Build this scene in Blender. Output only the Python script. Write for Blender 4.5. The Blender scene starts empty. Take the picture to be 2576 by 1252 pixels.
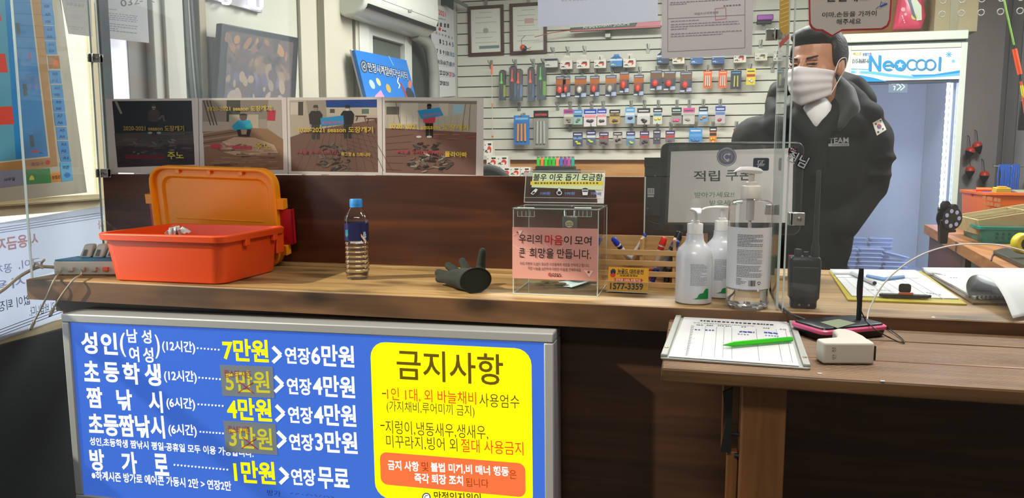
import bpy, math, random
from mathutils import Vector, Matrix
random.seed(7)
SC = bpy.context.scene
COL = SC.collection
R = math.radians
pi = math.pi

def lin(h):
    h = h.lstrip('#')
    o = []
    for i in (0, 2, 4):
        c = int(h[i:i+2], 16) / 255
        o.append(c/12.92 if c <= .04045 else ((c+.055)/1.055)**2.4)
    return (o[0], o[1], o[2], 1.0)

# ------------------------------------------------------------------ camera
CAM = Vector((0, 0, 1.25)); FPX = 1920.0
cd = bpy.data.cameras.new('camera'); cam = bpy.data.objects.new('camera', cd); COL.objects.link(cam)
cam.location = CAM; cam.rotation_euler = (R(90-6.7), 0, R(13.4))
cd.sensor_width = 36; cd.lens = 36*FPX/2576; cd.clip_start = .02; cd.clip_end = 200
SC.camera = cam
CM = cam.rotation_euler.to_matrix()
# ------------------------------------------------------------------ view, world
SC.view_settings.view_transform = 'Standard'; SC.view_settings.look = 'None'
SC.view_settings.exposure = 0.0; SC.view_settings.gamma = 1.0
SC.view_settings.use_curve_mapping = False
SC.cycles.transparent_max_bounces = 40
SC.cycles.max_bounces = 10
SC.cycles.sample_clamp_indirect = 4.0
SC.cycles.caustics_reflective = False; SC.cycles.caustics_refractive = False
w = bpy.data.worlds.new('daylight'); SC.world = w; w.use_nodes = True
bg = w.node_tree.nodes['Background']; bg.inputs[0].default_value = (.92, .96, 1, 1); bg.inputs[1].default_value = 2.6

def lamp(name, kind, loc, rot, power, col, size=(1, 1), spread=None):
    l = bpy.data.lights.new(name, kind); l.energy = power; l.color = col
    if kind == 'AREA':
        l.shape = 'RECTANGLE'; l.size, l.size_y = size
        if spread: l.spread = R(spread)
    if kind == 'SUN': l.angle = R(1.5)
    o = bpy.data.objects.new(name, l); o.location = loc; o.rotation_euler = [R(a) for a in rot]; COL.objects.link(o)
    return o
lamp('daylight_sun', 'SUN', (-6, 0, 6), (0, -58, 28), 6.0, (1, .86, .66))
lamp('ceiling_light_staff', 'AREA', (-.35, 3.5, 2.50), (0, 0, 0), 88, (1, .985, .93), (1.6, .5))
lamp('ceiling_light_fridge', 'AREA', (1.42, 3.35, 2.50), (0, 0, 0), 42, (.95, .99, 1), (.5, .5))
lamp('ceiling_light_counter', 'AREA', (.5, 1.5, 2.50), (0, 0, 0), 27, (1, .93, .82), (.7, .25))
lamp('hall_fill_light', 'AREA', (-.1, -.4, 2.50), (0, 0, 0), 28, (1, .93, .85), (.9, .4))  # unseen lamp behind the camera, added to fill the fronts

# ------------------------------------------------------------------ helpers
def ray(u, v):
    return CM @ Vector(((u-1288)/FPX, -(v-626)/FPX, -1))
def P(u, v, X=None, Y=None, Z=None):
    d = ray(u, v)
    if X is not None: t = (X-CAM.x)/d.x
    elif Y is not None: t = (Y-CAM.y)/d.y
    else: t = (Z-CAM.z)/d.z
    return CAM + d*t

class PL:
    """A flat surface of the place: origin, horizontal axis, upward axis, normal towards the viewer's side."""
    def __init__(s, o, x, y):
        s.o = Vector(o); s.x = Vector(x).normalized(); y = Vector(y)
        s.y = (y - s.x*y.dot(s.x)).normalized(); s.n = s.x.cross(s.y)
    def l(s, u, v):
        d = ray(u, v); t = (s.o-CAM).dot(s.n)/d.dot(s.n); q = CAM + d*t - s.o
        return Vector((q.dot(s.x), q.dot(s.y)))
    def w(s, a, b, off=0.0):
        return s.o + s.x*a + s.y*b + s.n*off
    def up(s, off):
        return PL(s.o+s.n*off, s.x, s.y)
def PY(Y): return PL((0, Y, 1), (1, 0, 0), (0, 0, 1))
def PZ(Z): return PL((0, 1.5, Z), (1, 0, 0), (0, 1, 0))

MATS = {}
def nodes(name):
    m = bpy.data.materials.new(name); m.use_nodes = True
    nt = m.node_tree
    return m, nt, nt.nodes['Principled BSDF']
def mat(name, col='808080', rough=.5, metal=0., emit=0., spec=.5, vary=0., scale=20., bump=0., trans=0., coat=0., sheen=0., ior=None, stretch=(1, 1, 1), sss=0., ecol=None):
    if name in MATS: return MATS[name]
    m, nt, p = nodes(name)
    c = lin(col)
    p.inputs['Base Color'].default_value = c; p.inputs['Roughness'].default_value = rough
    p.inputs['Metallic'].default_value = metal; p.inputs['Specular IOR Level'].default_value = spec
    p.inputs['Transmission Weight'].default_value = trans; p.inputs['Coat Weight'].default_value = coat
    p.inputs['Sheen Weight'].default_value = sheen
    if ior: p.inputs['IOR'].default_value = ior
    if sss:
        p.inputs['Subsurface Weight'].default_value = sss; p.inputs['Subsurface Radius'].default_value = (.01, .004, .002)
    if emit:
        p.inputs['Emission Color'].default_value = lin(ecol) if ecol else c; p.inputs['Emission Strength'].default_value = emit
    if vary or bump:
        tc = nt.nodes.new('ShaderNodeTexCoord'); mp = nt.nodes.new('ShaderNodeMapping'); mp.inputs['Scale'].default_value = stretch
        nz = nt.nodes.new('ShaderNodeTexNoise'); nz.inputs['Scale'].default_value = scale; nz.inputs['Detail'].default_value = 5
        nt.links.new(tc.outputs['Object'], mp.inputs[0]); nt.links.new(mp.outputs[0], nz.inputs['Vector'])
        if vary:
            cr = nt.nodes.new('ShaderNodeValToRGB')
            cr.color_ramp.elements[0].position = .3; cr.color_ramp.elements[1].position = .7
            cr.color_ramp.elements[0].color = tuple(max(0, x*(1-vary)) for x in c[:3])+(1,)
            cr.color_ramp.elements[1].color = tuple(min(1, x*(1+vary)) for x in c[:3])+(1,)
            nt.links.new(nz.outputs['Fac'], cr.inputs[0]); nt.links.new(cr.outputs[0], p.inputs['Base Color'])
        if bump:
            bp = nt.nodes.new('ShaderNodeBump'); bp.inputs['Strength'].default_value = bump; bp.inputs['Distance'].default_value = .002
            nt.links.new(nz.outputs['Fac'], bp.inputs['Height']); nt.links.new(bp.outputs[0], p.inputs['Normal'])
    MATS[name] = m
    return m

def wood(name, c1, c2, c3, rough=.5, sc=1.0, axis=0, knots=0.0, bump=.15, groove=0., spots=0.):
    """Wood grain running along one axis, with streaks and knots."""
    m, nt, p = nodes(name); N = nt.nodes; L = nt.links
    tc = N.new('ShaderNodeTexCoord'); mp = N.new('ShaderNodeMapping')
    s = [14*sc]*3; s[axis] = 1.1*sc; mp.inputs['Scale'].default_value = s
    L.new(tc.outputs['Object'], mp.inputs[0])
    n1 = N.new('ShaderNodeTexNoise'); n1.inputs['Scale'].default_value = 2.2; n1.inputs['Detail'].default_value = 8; n1.inputs['Distortion'].default_value = .9
    L.new(mp.outputs[0], n1.inputs['Vector'])
    mp2 = N.new('ShaderNodeMapping'); s2 = [5*sc]*3; s2[axis] = 2.2*sc; mp2.inputs['Scale'].default_value = s2
    L.new(tc.outputs['Object'], mp2.inputs[0])
    n2 = N.new('ShaderNodeTexNoise'); n2.inputs['Scale'].default_value = 1.4; n2.inputs['Detail'].default_value = 4
    L.new(mp2.outputs[0], n2.inputs['Vector'])
    cr = N.new('ShaderNodeValToRGB'); e = cr.color_ramp.elements
    e[0].position = .3; e[0].color = lin(c1); e[1].position = .72; e[1].color = lin(c3)
    k = e.new(.5); k.color = lin(c2)
    L.new(n1.outputs['Fac'], cr.inputs[0])
    mx = N.new('ShaderNodeMix'); mx.data_type = 'RGBA'; mx.blend_type = 'MULTIPLY'
    cr2 = N.new('ShaderNodeValToRGB'); f = cr2.color_ramp.elements
    f[0].position = .39 if knots else .2; f[0].color = (1-knots*.75 if knots else .75,)*3+(1,); f[1].position = .5 if knots else .8; f[1].color = (1, 1, 1, 1)
    L.new(n2.outputs['Fac'], cr2.inputs[0]); mx.inputs[0].default_value = 1
    L.new(cr.outputs[0], mx.inputs[6]); L.new(cr2.outputs[0], mx.inputs[7]); L.new(mx.outputs[2], p.inputs['Base Color'])
    if spots:
        vo = N.new('ShaderNodeTexVoronoi'); vo.inputs['Scale'].default_value = 1.0
        mv = N.new('ShaderNodeMapping'); sv = [11.0]*3; sv[axis] = 5.0; mv.inputs['Scale'].default_value = sv; mv.inputs['Location'].default_value = (.37, .61, .23)
        wob = N.new('ShaderNodeMix'); wob.data_type = 'RGBA'; wob.blend_type = 'LINEAR_LIGHT'; wob.inputs[0].default_value = .12
        L.new(tc.outputs['Object'], mv.inputs[0]); L.new(mv.outputs[0], wob.inputs[6]); L.new(n1.outputs['Color'], wob.inputs[7]); L.new(wob.outputs[2], vo.inputs['Vector'])
        cs_ = N.new('ShaderNodeValToRGB'); g_ = cs_.color_ramp.elements
        g_[0].position = .1; g_[0].color = (1-spots,)*3+(1,); g_[1].position = .34; g_[1].color = (1, 1, 1, 1)
        L.new(vo.outputs['Distance'], cs_.inputs[0])
        ms_ = N.new('ShaderNodeMix'); ms_.data_type = 'RGBA'; ms_.blend_type = 'MULTIPLY'; ms_.inputs[0].default_value = 1
        L.new(mx.outputs[2], ms_.inputs[6]); L.new(cs_.outputs[0], ms_.inputs[7]); L.new(ms_.outputs[2], p.inputs['Base Color'])
    p.inputs['Roughness'].default_value = rough
    bp = N.new('ShaderNodeBump'); bp.inputs['Strength'].default_value = bump; bp.inputs['Distance'].default_value = .003
    L.new(n1.outputs['Fac'], bp.inputs['Height']); L.new(bp.outputs[0], p.inputs['Normal'])
    if groove:
        wv = N.new('ShaderNodeTexWave'); wv.bands_direction = 'XYZ'[1-axis] if axis < 2 else 'X'
        wv.inputs['Scale'].default_value = groove; wv.inputs['Distortion'].default_value = 1.2; wv.inputs['Detail'].default_value = 2; wv.inputs['Detail Scale'].default_value = .5
        mp3 = N.new('ShaderNodeMapping'); s3 = [1, 1, 1]; s3[axis] = .12; mp3.inputs['Scale'].default_value = s3
        L.new(tc.outputs['Object'], mp3.inputs[0]); L.new(mp3.outputs[0], wv.inputs['Vector'])
        b2 = N.new('ShaderNodeBump'); b2.inputs['Strength'].default_value = .8; b2.inputs['Distance'].default_value = .0025
        L.new(wv.outputs['Fac'], b2.inputs['Height']); L.new(bp.outputs[0], b2.inputs['Normal']); L.new(b2.outputs[0], p.inputs['Normal'])
        m3 = N.new('ShaderNodeMix'); m3.data_type = 'RGBA'; m3.blend_type = 'MULTIPLY'; m3.inputs[0].default_value = .45
        L.new(mx.outputs[2], m3.inputs[6]); L.new(wv.outputs['Fac'], m3.inputs[7]); L.new(m3.outputs[2], p.inputs['Base Color'])
    MATS[name] = m
    return m

def pane(name, tint='f4faf8', refl=.6, haze=0.0, rough=0.02, hazecol='dfe6ea'):
    """Thin clear plastic or glass: see-through, mirror-like at a slant, a veil of stray light painted in as pale haze."""
    m, nt, p = nodes(name); N = nt.nodes; L = nt.links
    out = N['Material Output']
    tr = N.new('ShaderNodeBsdfTransparent'); tr.inputs[0].default_value = lin(tint)
    gl = N.new('ShaderNodeBsdfGlossy'); gl.inputs['Roughness'].default_value = rough
    fr = N.new('ShaderNodeFresnel'); ge = N.new('ShaderNodeNewGeometry')
    io = N.new('ShaderNodeMapRange'); io.inputs['To Min'].default_value = 1.45; io.inputs['To Max'].default_value = 1/1.45
    L.new(ge.outputs['Backfacing'], io.inputs['Value']); L.new(io.outputs[0], fr.inputs['IOR'])
    mu = N.new('ShaderNodeMath'); mu.operation = 'MULTIPLY'; mu.inputs[1].default_value = refl
    L.new(fr.outputs[0], mu.inputs[0])
    df = N.new('ShaderNodeBsdfDiffuse'); df.inputs[0].default_value = lin(hazecol)
    a = N.new('ShaderNodeMixShader'); a.inputs[0].default_value = haze
    L.new(tr.outputs[0], a.inputs[1]); L.new(df.outputs[0], a.inputs[2])
    b = N.new('ShaderNodeMixShader'); L.new(mu.outputs[0], b.inputs[0]); L.new(a.outputs[0], b.inputs[1]); L.new(gl.outputs[0], b.inputs[2])
    L.new(b.outputs[0], out.inputs[0]); N.remove(p)
    MATS[name] = m
    return m

def colmat(name, rough=.55, emit=0., spec=.4, transl=0.):
    """Printed surface: colours come from the mesh's own colour layer."""
    m, nt, p = nodes(name); N = nt.nodes; L = nt.links
    at = N.new('ShaderNodeAttribute'); at.attribute_name = 'Col'
    L.new(at.outputs['Color'], p.inputs['Base Color']); p.inputs['Roughness'].default_value = rough; p.inputs['Specular IOR Level'].default_value = spec
    if emit:
        dk = N.new('ShaderNodeMix'); dk.data_type = 'RGBA'; dk.blend_type = 'MULTIPLY'; dk.inputs[0].default_value = 1; dk.inputs[7].default_value = (.4, .4, .4, 1)
        L.new(at.outputs['Color'], dk.inputs[6]); L.new(dk.outputs[2], p.inputs['Base Color'])
        L.new(at.outputs['Color'], p.inputs['Emission Color']); p.inputs['Emission Strength'].default_value = emit
    if transl:
        t = N.new('ShaderNodeBsdfTranslucent'); L.new(at.outputs['Color'], t.inputs[0])
        x = N.new('ShaderNodeMixShader'); x.inputs[0].default_value = transl
        L.new(p.outputs[0], x.inputs[1]); L.new(t.outputs[0], x.inputs[2]); L.new(x.outputs[0], N['Material Output'].inputs[0])
    MATS[name] = m
    return m
def thin(name, col, t):
    m = mat(name, col, .65); nt = m.node_tree; N = nt.nodes; p = N['Principled BSDF']
    tr = N.new('ShaderNodeBsdfTranslucent'); tr.inputs[0].default_value = lin(col); x = N.new('ShaderNodeMixShader'); x.inputs[0].default_value = t
    nt.links.new(p.outputs[0], x.inputs[1]); nt.links.new(tr.outputs[0], x.inputs[2]); nt.links.new(x.outputs[0], N['Material Output'].inputs[0])
    return m
PRINT = colmat('printed_paper'); GLOSSPRINT = colmat('glossy_print', .28); LIT = colmat('backlit_print', .35, 1.0)
THINPRINT = colmat('thin_paper', .6, transl=.45)

TX = {}
def tmesh(s, bold=0.):
    k = (s, bold)
    if k not in TX:
        c = bpy.data.curves.new('lettering', 'FONT'); c.body = s; c.size = 1; c.offset = bold; c.resolution_u = 3
        o = bpy.data.objects.new('lettering', c); m = bpy.data.meshes.new_from_object(o)
        vs = [(v.co.x, v.co.y) for v in m.vertices]; fs = [tuple(p.vertices) for p in m.polygons]
        bpy.data.objects.remove(o); bpy.data.curves.remove(c); bpy.data.meshes.remove(m)
        xs = [v[0] for v in vs] or [0, 1]; ys = [v[1] for v in vs] or [0, 1]
        TX[k] = (vs, fs, min(xs), max(xs), min(ys), max(ys))
    return TX[k]

WM = {}; STEP = .00002
class B:
    """Collects shapes and links them as one mesh object."""
    def __init__(s, col='ffffff'):
        s.v = []; s.f = []; s.k = []; s.c = lin(col); s.lay = .0002
    def color(s, h): s.c = lin(h); return s
    def add(s, vs, fs, M=None):
        b = len(s.v)
        s.v += [(M @ Vector(v)) if M is not None else Vector(v) for v in vs]
        for f in fs: s.f.append(tuple(b+i for i in f)); s.k.append(s.c)
        return s
    def box(s, x0, x1, y0, y1, z0, z1, M=None):
        v = [(x, y, z) for z in (z0, z1) for y in (y0, y1) for x in (x0, x1)]
        return s.add(v, [(0, 2, 3, 1), (4, 5, 7, 6), (0, 1, 5, 4), (2, 6, 7, 3), (0, 4, 6, 2), (1, 3, 7, 5)], M)
    def plbox(s, pl, a0, a1, b0, b1, t0, t1):
        M = Matrix((pl.x, pl.y, pl.n)).transposed().to_4x4(); M.translation = pl.o
        return s.box(a0, a1, b0, b1, t0, t1, M)
    def slab(s, pl, pts, t0, t1, px=True):
        """Outline on a plane (pixels of the photo or metres) given a thickness."""
        q = [pl.l(*p) if px else Vector(p) for p in pts]
        ar = sum(q[i].x*q[(i+1) % len(q)].y-q[(i+1) % len(q)].x*q[i].y for i in range(len(q)))
        if ar < 0: q.reverse()
        n = len(q); v = [pl.w(p.x, p.y, t0) for p in q]+[pl.w(p.x, p.y, t1) for p in q]
        f = [tuple(range(n-1, -1, -1)), tuple(range(n, 2*n))]+[(i, (i+1) % n, n+(i+1) % n, n+i) for i in range(n)]
        return s.add(v, f)
    def loft(s, rings, cap=(True, True), closed=True):
        b = []; n = len(rings[0])
        v = [p for r in rings for p in r]; f = []
        for i in range(len(rings)-1):
            for j in range(n if closed else n-1):
                a = i*n+j; c = i*n+(j+1) % n
                f.append((a, c, c+n, a+n))
        if cap[0]: f.append(tuple(range(n-1, -1, -1)))
        if cap[1]: f.append(tuple((len(rings)-1)*n+j for j in range(n)))
        return s.add(v, f)
    def lathe(s, prof, c, seg=28, M=None, cap=(True, True), sq=None):
        rings = []
        for r, z in prof:
            ring = []
            for i in range(seg):
                a = 2*pi*i/seg
                k = 1.0
                if sq: k = 1/(abs(math.cos(a))**sq+abs(math.sin(a))**sq)**(1/sq)
                p = Vector((r*k*math.cos(a), r*k*math.sin(a), z))
                ring.append((M @ p if M is not None else p)+Vector(c))
            rings.append(ring)
        return s.loft(rings, cap)
    def tube(s, pts, r, seg=8, cap=(True, True)):
        pts = [Vector(p) for p in pts]; rs = r if isinstance(r, (list, tuple)) else [r]*len(pts)
        rings = []; ref = None
        for i, p in enumerate(pts):
            d = (pts[min(i+1, len(pts)-1)]-pts[max(i-1, 0)])
            if d.length < 1e-9: d = Vector((0, 0, 1))
            d.normalize()
            if ref is None: ref = Vector((0, 0, 1)) if abs(d.z) < .9 else Vector((1, 0, 0))
            a = d.cross(ref).normalized(); b = a.cross(d).normalized(); ref = b
            rings.append([p+(a*math.cos(t)+b*math.sin(t))*rs[i] for t in [-2*pi*k/seg for k in range(seg)]])
        return s.loft(rings, cap)
    def ball(s, c, r, seg=16, rings=10, M=None):
        r = (r, r, r) if isinstance(r, (int, float)) else r
        rr = []
        for i in range(rings+1):
            t = -pi/2+pi*i/rings; k = max(math.cos(t), 1e-3)
            ring = []
            for j in range(seg):
                a = 2*pi*j/seg; p = Vector((r[0]*k*math.cos(a), r[1]*k*math.sin(a), r[2]*math.sin(t)))
                ring.append((M @ p if M is not None else p)+Vector(c))
            rr.append(ring)
        return s.loft(rr)
    def torus(s, c, R_, r, M=None, seg=20, sg=6):
        pts = []
        v = []; f = []
        for i in range(seg):
            for j in range(sg):
                a = 2*pi*i/seg; b = 2*pi*j/sg
                p = Vector(((R_+r*math.cos(b))*math.cos(a), (R_+r*math.cos(b))*math.sin(a), r*math.sin(b)))
                v.append((M @ p if M is not None else p)+Vector(c))
                f.append((i*sg+j, ((i+1) % seg)*sg+j, ((i+1) % seg)*sg+(j+1) % sg, i*sg+(j+1) % sg))
        return s.add(v, f)
    # --- flat printed drawing on a plane
    def _o(s): s.lay += STEP; return s.lay
    def poly(s, pl, pts, col=None, px=True):
        if col: s.c = lin(col)
        q = [pl.l(*p) if px else Vector(p) for p in pts]
        ar = sum(q[i].x*q[(i+1) % len(q)].y-q[(i+1) % len(q)].x*q[i].y for i in range(len(q)))
        if ar < 0: q.reverse()
        o = s._o(); n = len(q)
        return s.add([pl.w(p.x, p.y, o) for p in q], [tuple(range(n))])
    def rect(s, pl, u0, v0, u1, v1, col=None):
        return s.poly(pl, [(u0, v0), (u1, v0), (u1, v1), (u0, v1)], col)
    def lrect(s, pl, a0, b0, a1, b1, col=None):
        return s.poly(pl, [(a0, b0), (a1, b0), (a1, b1), (a0, b1)], col, px=False)
    def rrect(s, pl, a0, b0, a1, b1, r, col=None):
        return s.poly(pl, rr(a0, b0, a1, b1, r), col, px=False)
    def ell(s, pl, u, v, ru, rv, col=None, seg=14, rot=0, ring=0):
        if ring:
            for i in range(seg):
                a0, a1 = 2*pi*i/seg, 2*pi*(i+1)/seg
                s.poly(pl, [(u+ru*math.cos(a0), v+rv*math.sin(a0)), (u+ru*math.cos(a1), v+rv*math.sin(a1)), (u+(ru-ring)*math.cos(a1), v+(rv-ring)*math.sin(a1)), (u+(ru-ring)*math.cos(a0), v+(rv-ring)*math.sin(a0))], col)
                s.lay -= STEP
            s.lay += STEP
            return s
        c, d = math.cos(R(rot)), math.sin(R(rot))
        return s.poly(pl, [(u+ru*math.cos(t)*c-rv*math.sin(t)*d, v+ru*math.cos(t)*d+rv*math.sin(t)*c) for t in [2*pi*i/seg for i in range(seg)]], col)
    def stroke(s, pl, pts, w, col=None):
        if col: s.c = lin(col)
        for (u0, v0), (u1, v1) in zip(pts[:-1], pts[1:]):
            dx, dy = u1-u0, v1-v0; L = math.hypot(dx, dy) or 1; nx, ny = -dy/L*w/2, dx/L*w/2
            s.poly(pl, [(u0+nx, v0+ny), (u1+nx, v1+ny), (u1-nx, v1-ny), (u0-nx, v0-ny)])
        return s
    def text(s, pl, t, a, b, wd, ht, col=None, bold=0., mirror=False, slant=0., off=None, rot=0.):
        """Lettering fitted into a box wd x ht (metres) with its lower left corner at (a, b) of the plane."""
        if col: s.c = lin(col)
        vs, fs, x0, x1, y0, y1 = tmesh(t, bold)
        o = s._o() if off is None else off
        cr, sr = math.cos(R(rot)), math.sin(R(rot)); out = []
        for x, y in vs:
            fx = (x-x0)/(x1-x0); fy = (y-y0)/(y1-y0) if y1 > y0 else 0
            if mirror: fx = 1-fx
            X = fx*wd+slant*fy*ht; Y = fy*ht
            out.append(pl.w(a+X*cr-Y*sr, b+X*sr+Y*cr, o))
        if mirror: fs = [tuple(reversed(f)) for f in fs]
        return s.add(out, fs)
    def tl(s, pl, t, u0, v0, u1, v1, h, col=None, bold=0., mirror=False, slant=0.):
        """Lettering from pixel (u0,v0) to (u1,v1) along its middle, h pixels tall."""
        p0, p1 = pl.l(u0, v0), pl.l(u1, v1); um, vm = (u0+u1)/2, (v0+v1)/2
        ht = (pl.l(um, vm-h/2)-pl.l(um, vm+h/2)).length
        d = p1-p0; rot = math.degrees(math.atan2(d.y, d.x))
        n = Vector((-d.y, d.x)).normalized()
        st = p0-n*ht/2
        return s.text(pl, t, st.x, st.y, d.length, ht, col, bold, mirror, slant, rot=rot)
    def scribble(s, pl, u0, v0, u1, v1, w, col, seed=1, word=(4, 12), gap=3, amp=0):
        """A row of illegible small print, as little dashes."""
        rnd = random.Random(seed); L = math.hypot(u1-u0, v1-v0); t = 0
        while t < L-2:
            n = min(rnd.uniform(*word), L-t)
            a, b = t/L, (t+n)/L; o = rnd.uniform(-amp, amp)
            s.stroke(pl, [(u0+(u1-u0)*a, v0+(v1-v0)*a+o), (u0+(u1-u0)*b, v0+(v1-v0)*b-o)], w, col)
            s.lay -= STEP
            t += n+gap*rnd.uniform(.6, 1.4)
        s.lay += STEP
        return s
    # --- output
    def out(s, name, m, parent=None, bev=0, smooth=True, sub=0, local=False, angle=35, solid=0, remesh=0, lap=0, seg=2):
        me = bpy.data.meshes.new(name)
        if parent is None:
            xs = [v.x for v in s.v]; ys = [v.y for v in s.v]; zs = [v.z for v in s.v]
            T = Matrix.Translation(((min(xs)+max(xs))/2, (min(ys)+max(ys))/2, min(zs)))
        else: T = WM[parent]
        I = T.inverted()
        vs = s.v if (local and parent) else [I @ v for v in s.v]
        me.from_pydata([tuple(v) for v in vs], [], s.f)
        ca = me.color_attributes.new('Col', 'FLOAT_COLOR', 'CORNER')
        buf = []
        for p, k in zip(me.polygons, s.k): buf += list(k)*p.loop_total
        ca.data.foreach_set('color', buf)
        me.materials.append(m)
        o = bpy.data.objects.new(name, me); COL.objects.link(o)
        if parent is None: o.matrix_world = T
        else: o.parent = parent
        WM[o] = T
        if remesh:
            r = o.modifiers.new('union', 'REMESH'); r.mode = 'VOXEL'; r.voxel_size = remesh; r.use_smooth_shade = True
            if lap:
                q = o.modifiers.new('soften', 'SMOOTH'); q.factor = .5; q.iterations = lap
        if bev:
            q = o.modifiers.new('edge', 'BEVEL'); q.width = bev; q.segments = seg; q.limit_method = 'ANGLE'; q.angle_limit = R(40); q.harden_normals = False
        if solid:
            q = o.modifiers.new('thickness', 'SOLIDIFY'); q.thickness = solid; q.offset = 0
        if sub:
            q = o.modifiers.new('smooth', 'SUBSURF'); q.levels = sub; q.render_levels = sub
        if smooth:
            me.polygons.foreach_set('use_smooth', [True]*len(me.polygons))
            if not remesh: me.set_sharp_from_angle(angle=R(angle))
        me.update()
        return o

def rr(a0, b0, a1, b1, r, n=5):
    pts = []
    for cx, cy, st in ((a1-r, b1-r, 0), (a0+r, b1-r, 90), (a0+r, b0+r, 180), (a1-r, b0+r, 270)):
        for i in range(n+1):
            t = R(st+90*i/n); pts.append((cx+r*math.cos(t), cy+r*math.sin(t)))
    return pts
def spline(pts, n=8):
    pts = [Vector(p) for p in pts]; out = []
    for i in range(len(pts)-1):
        p0, p1, p2, p3 = pts[max(i-1, 0)], pts[i], pts[i+1], pts[min(i+2, len(pts)-1)]
        for k in range(n):
            t = k/n
            out.append(.5*((2*p1)+(p2-p0)*t+(2*p0-5*p1+4*p2-p3)*t*t+(3*p1-p0-3*p2+p3)*t**3))
    out.append(pts[-1]); return out
def tag(o, label, cat, group=None):
    o['label'] = label; o['category'] = cat
    if group: o['group'] = group
    return o
def thing(name, label, cat, loc=(0, 0, 0), rotz=0, group=None):
    o = bpy.data.objects.new(name, None); COL.objects.link(o)
    o.location = loc; o.rotation_euler = (0, 0, rotz); o.empty_display_size = .03
    WM[o] = Matrix.Translation(loc) @ Matrix.Rotation(rotz, 4, 'Z')
    return tag(o, label, cat, group)
def struct(b, name, m, **k):
    o = b.out(name, m, **k); o['kind'] = 'structure'; return o
def dup(root, loc, label, rotz=None, group=None):
    r = root.copy(); COL.objects.link(r); r.location = loc; r['label'] = label
    if rotz is not None: r.rotation_euler = (0, 0, rotz)
    if group: r['group'] = group
    for ch in list(root.children):
        c = ch.copy(); COL.objects.link(c); c.parent = r
        for g in list(ch.children):
            d = g.copy(); COL.objects.link(d); d.parent = c
    return r
def capsule(b, p0, p1, r0, r1, seg=16):
    """A limb segment with round ends."""
    p0, p1 = Vector(p0), Vector(p1); d = (p1-p0); L = d.length or 1e-4; d = d/L
    pts = []; rs = []
    for i in range(5):
        t = -pi/2+pi/2*i/4; pts.append(p0+d*r0*math.sin(t)); rs.append(max(r0*math.cos(t), 1e-4))
    for i in range(5):
        t = pi/2*i/4; pts.append(p1+d*r1*math.sin(t)); rs.append(max(r1*math.cos(t), 1e-4))
    b.tube(pts, rs, seg)
# ------------------------------------------------------------------ materials
M_wall = mat('painted_wall', 'b4b5a8', .75, vary=.04, scale=3)
M_wallw = mat('white_trim_paint', 'c2c5be', .5)
M_slat = mat('slatwall_laminate', 'c6c7bb', .42, vary=.03, scale=2)
M_slot = mat('slot_aluminium', '6f726c', .5, metal=.3)
M_ply = wood('plywood_backing', 'a9773f', 'bd8c52', 'c99a60', .55, 1.0, 0)
M_ceil = mat('ceiling_board', 'cfcfc9', .8)
M_floor = mat('floor_vinyl', '6f6a62', .6, vary=.1, scale=4)
M_grey = mat('grey_lower_wall', '4a5258', .7, vary=.08, scale=6)
M_right = mat('corrugated_panel', 'a3a2a4', .6, vary=.06, scale=3)
M_top = wood('worn_pine_top', '86673f', 'a38355', 'b8996b', .5, .9, 0, knots=.6, bump=.1, spots=.62)
M_dark = wood('red_brown_laminate', '2e1407', '43200d', '5f3116', .42, .55, 0, knots=.3, bump=.06)
M_edge_shade = wood('stained_shaded_front_edge', '4e3420', '64452a', '775434', .5, .9, 0, knots=.5, spots=.75)  # old stain, darkened further to hold the shade of the front face
M_front = wood('dark_front_board', '2a170c', '3a2110', '4a2c17', .5, .9, 0, bump=.08)
M_deck = wood('ribbed_deck_board', '6f4f30', '8a653f', 'a37d52', .33, 1.0, 0, knots=.35, bump=.2, groove=58)
M_post = wood('pine_post', '6a411d', '7d5027', '8f5f30', .55, 1.0, 2, knots=.3)
M_light = wood('pale_pine_slats', 'b98c55', 'caa06a', 'd8b27e', .5, 1.6, 0)
M_desk = wood('plywood_desk', '84522b', 'a06a38', 'b27c48', .5, 1.0, 1)
M_desk2 = mat('brown_side_board', '4e2d22', .5, vary=.1, scale=5)
M_chrome = mat('chrome', 'c8c8c8', .12, metal=1)
M_steel = mat('brushed_aluminium', '8d8f8c', .38, metal=.9)
M_alu = mat('sign_frame_aluminium', 'a4a6a8', .45, metal=.25)
M_black = mat('black_plastic', '0c0e12', .35)
M_blackm = mat('matt_black_plastic', '14171b', .55)
M_white = mat('white_plastic', 'e6e7e6', .3, spec=.5)
M_offw = mat('off_white_plastic', 'c8c4ba', .45)
M_grp = mat('grey_plastic', 'a6aaa6', .45)
M_edge = mat('acrylic_edge', 'c9d6d4', .25)
M_acr = pane('acrylic_sheet', 'fdfefd', .75, .03)
M_glass = pane('window_glass', 'f8fcfc', .8, .0)
M_flap = pane('flap_plastic', 'fdfefd', .45, .03)
M_clear = pane('clear_box_plastic', 'fdfefd', 1.0, .012)
M_film = pane('packing_film', 'fcfcfc', 1.0, .04, .12)
M_lam = pane('laminating_film', 'ffffff', 1.3, .0, .06)
M_paper = mat('white_paper', 'cacdd1', .7)

# ------------------------------------------------------------------ the room
b = B(); b.box(-2.4, 2.3, -2.1, 5.5, -.06, 0); struct(b, 'floor', M_floor)
b = B(); b.box(-2.4, 2.3, -2.1, 5.5, 2.56, 2.62); struct(b, 'ceiling', M_ceil)
b = B(); b.box(-2.1, 2.3, -2.1, -2.02, 0, 2.56); struct(b, 'wall_front', M_wall)
b = B(); b.box(1.78, 1.86, -2.02, 5.3, 0, 2.56); wr = struct(b, 'wall_right', M_right)
b = B()
for y in [2.6+.18*i for i in range(15)]: b.box(1.774, 1.785, y, y+.012, 0, 2.56)
struct(b, 'trim_1', mat('panel_seam', '6a696c', .6))
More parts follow.
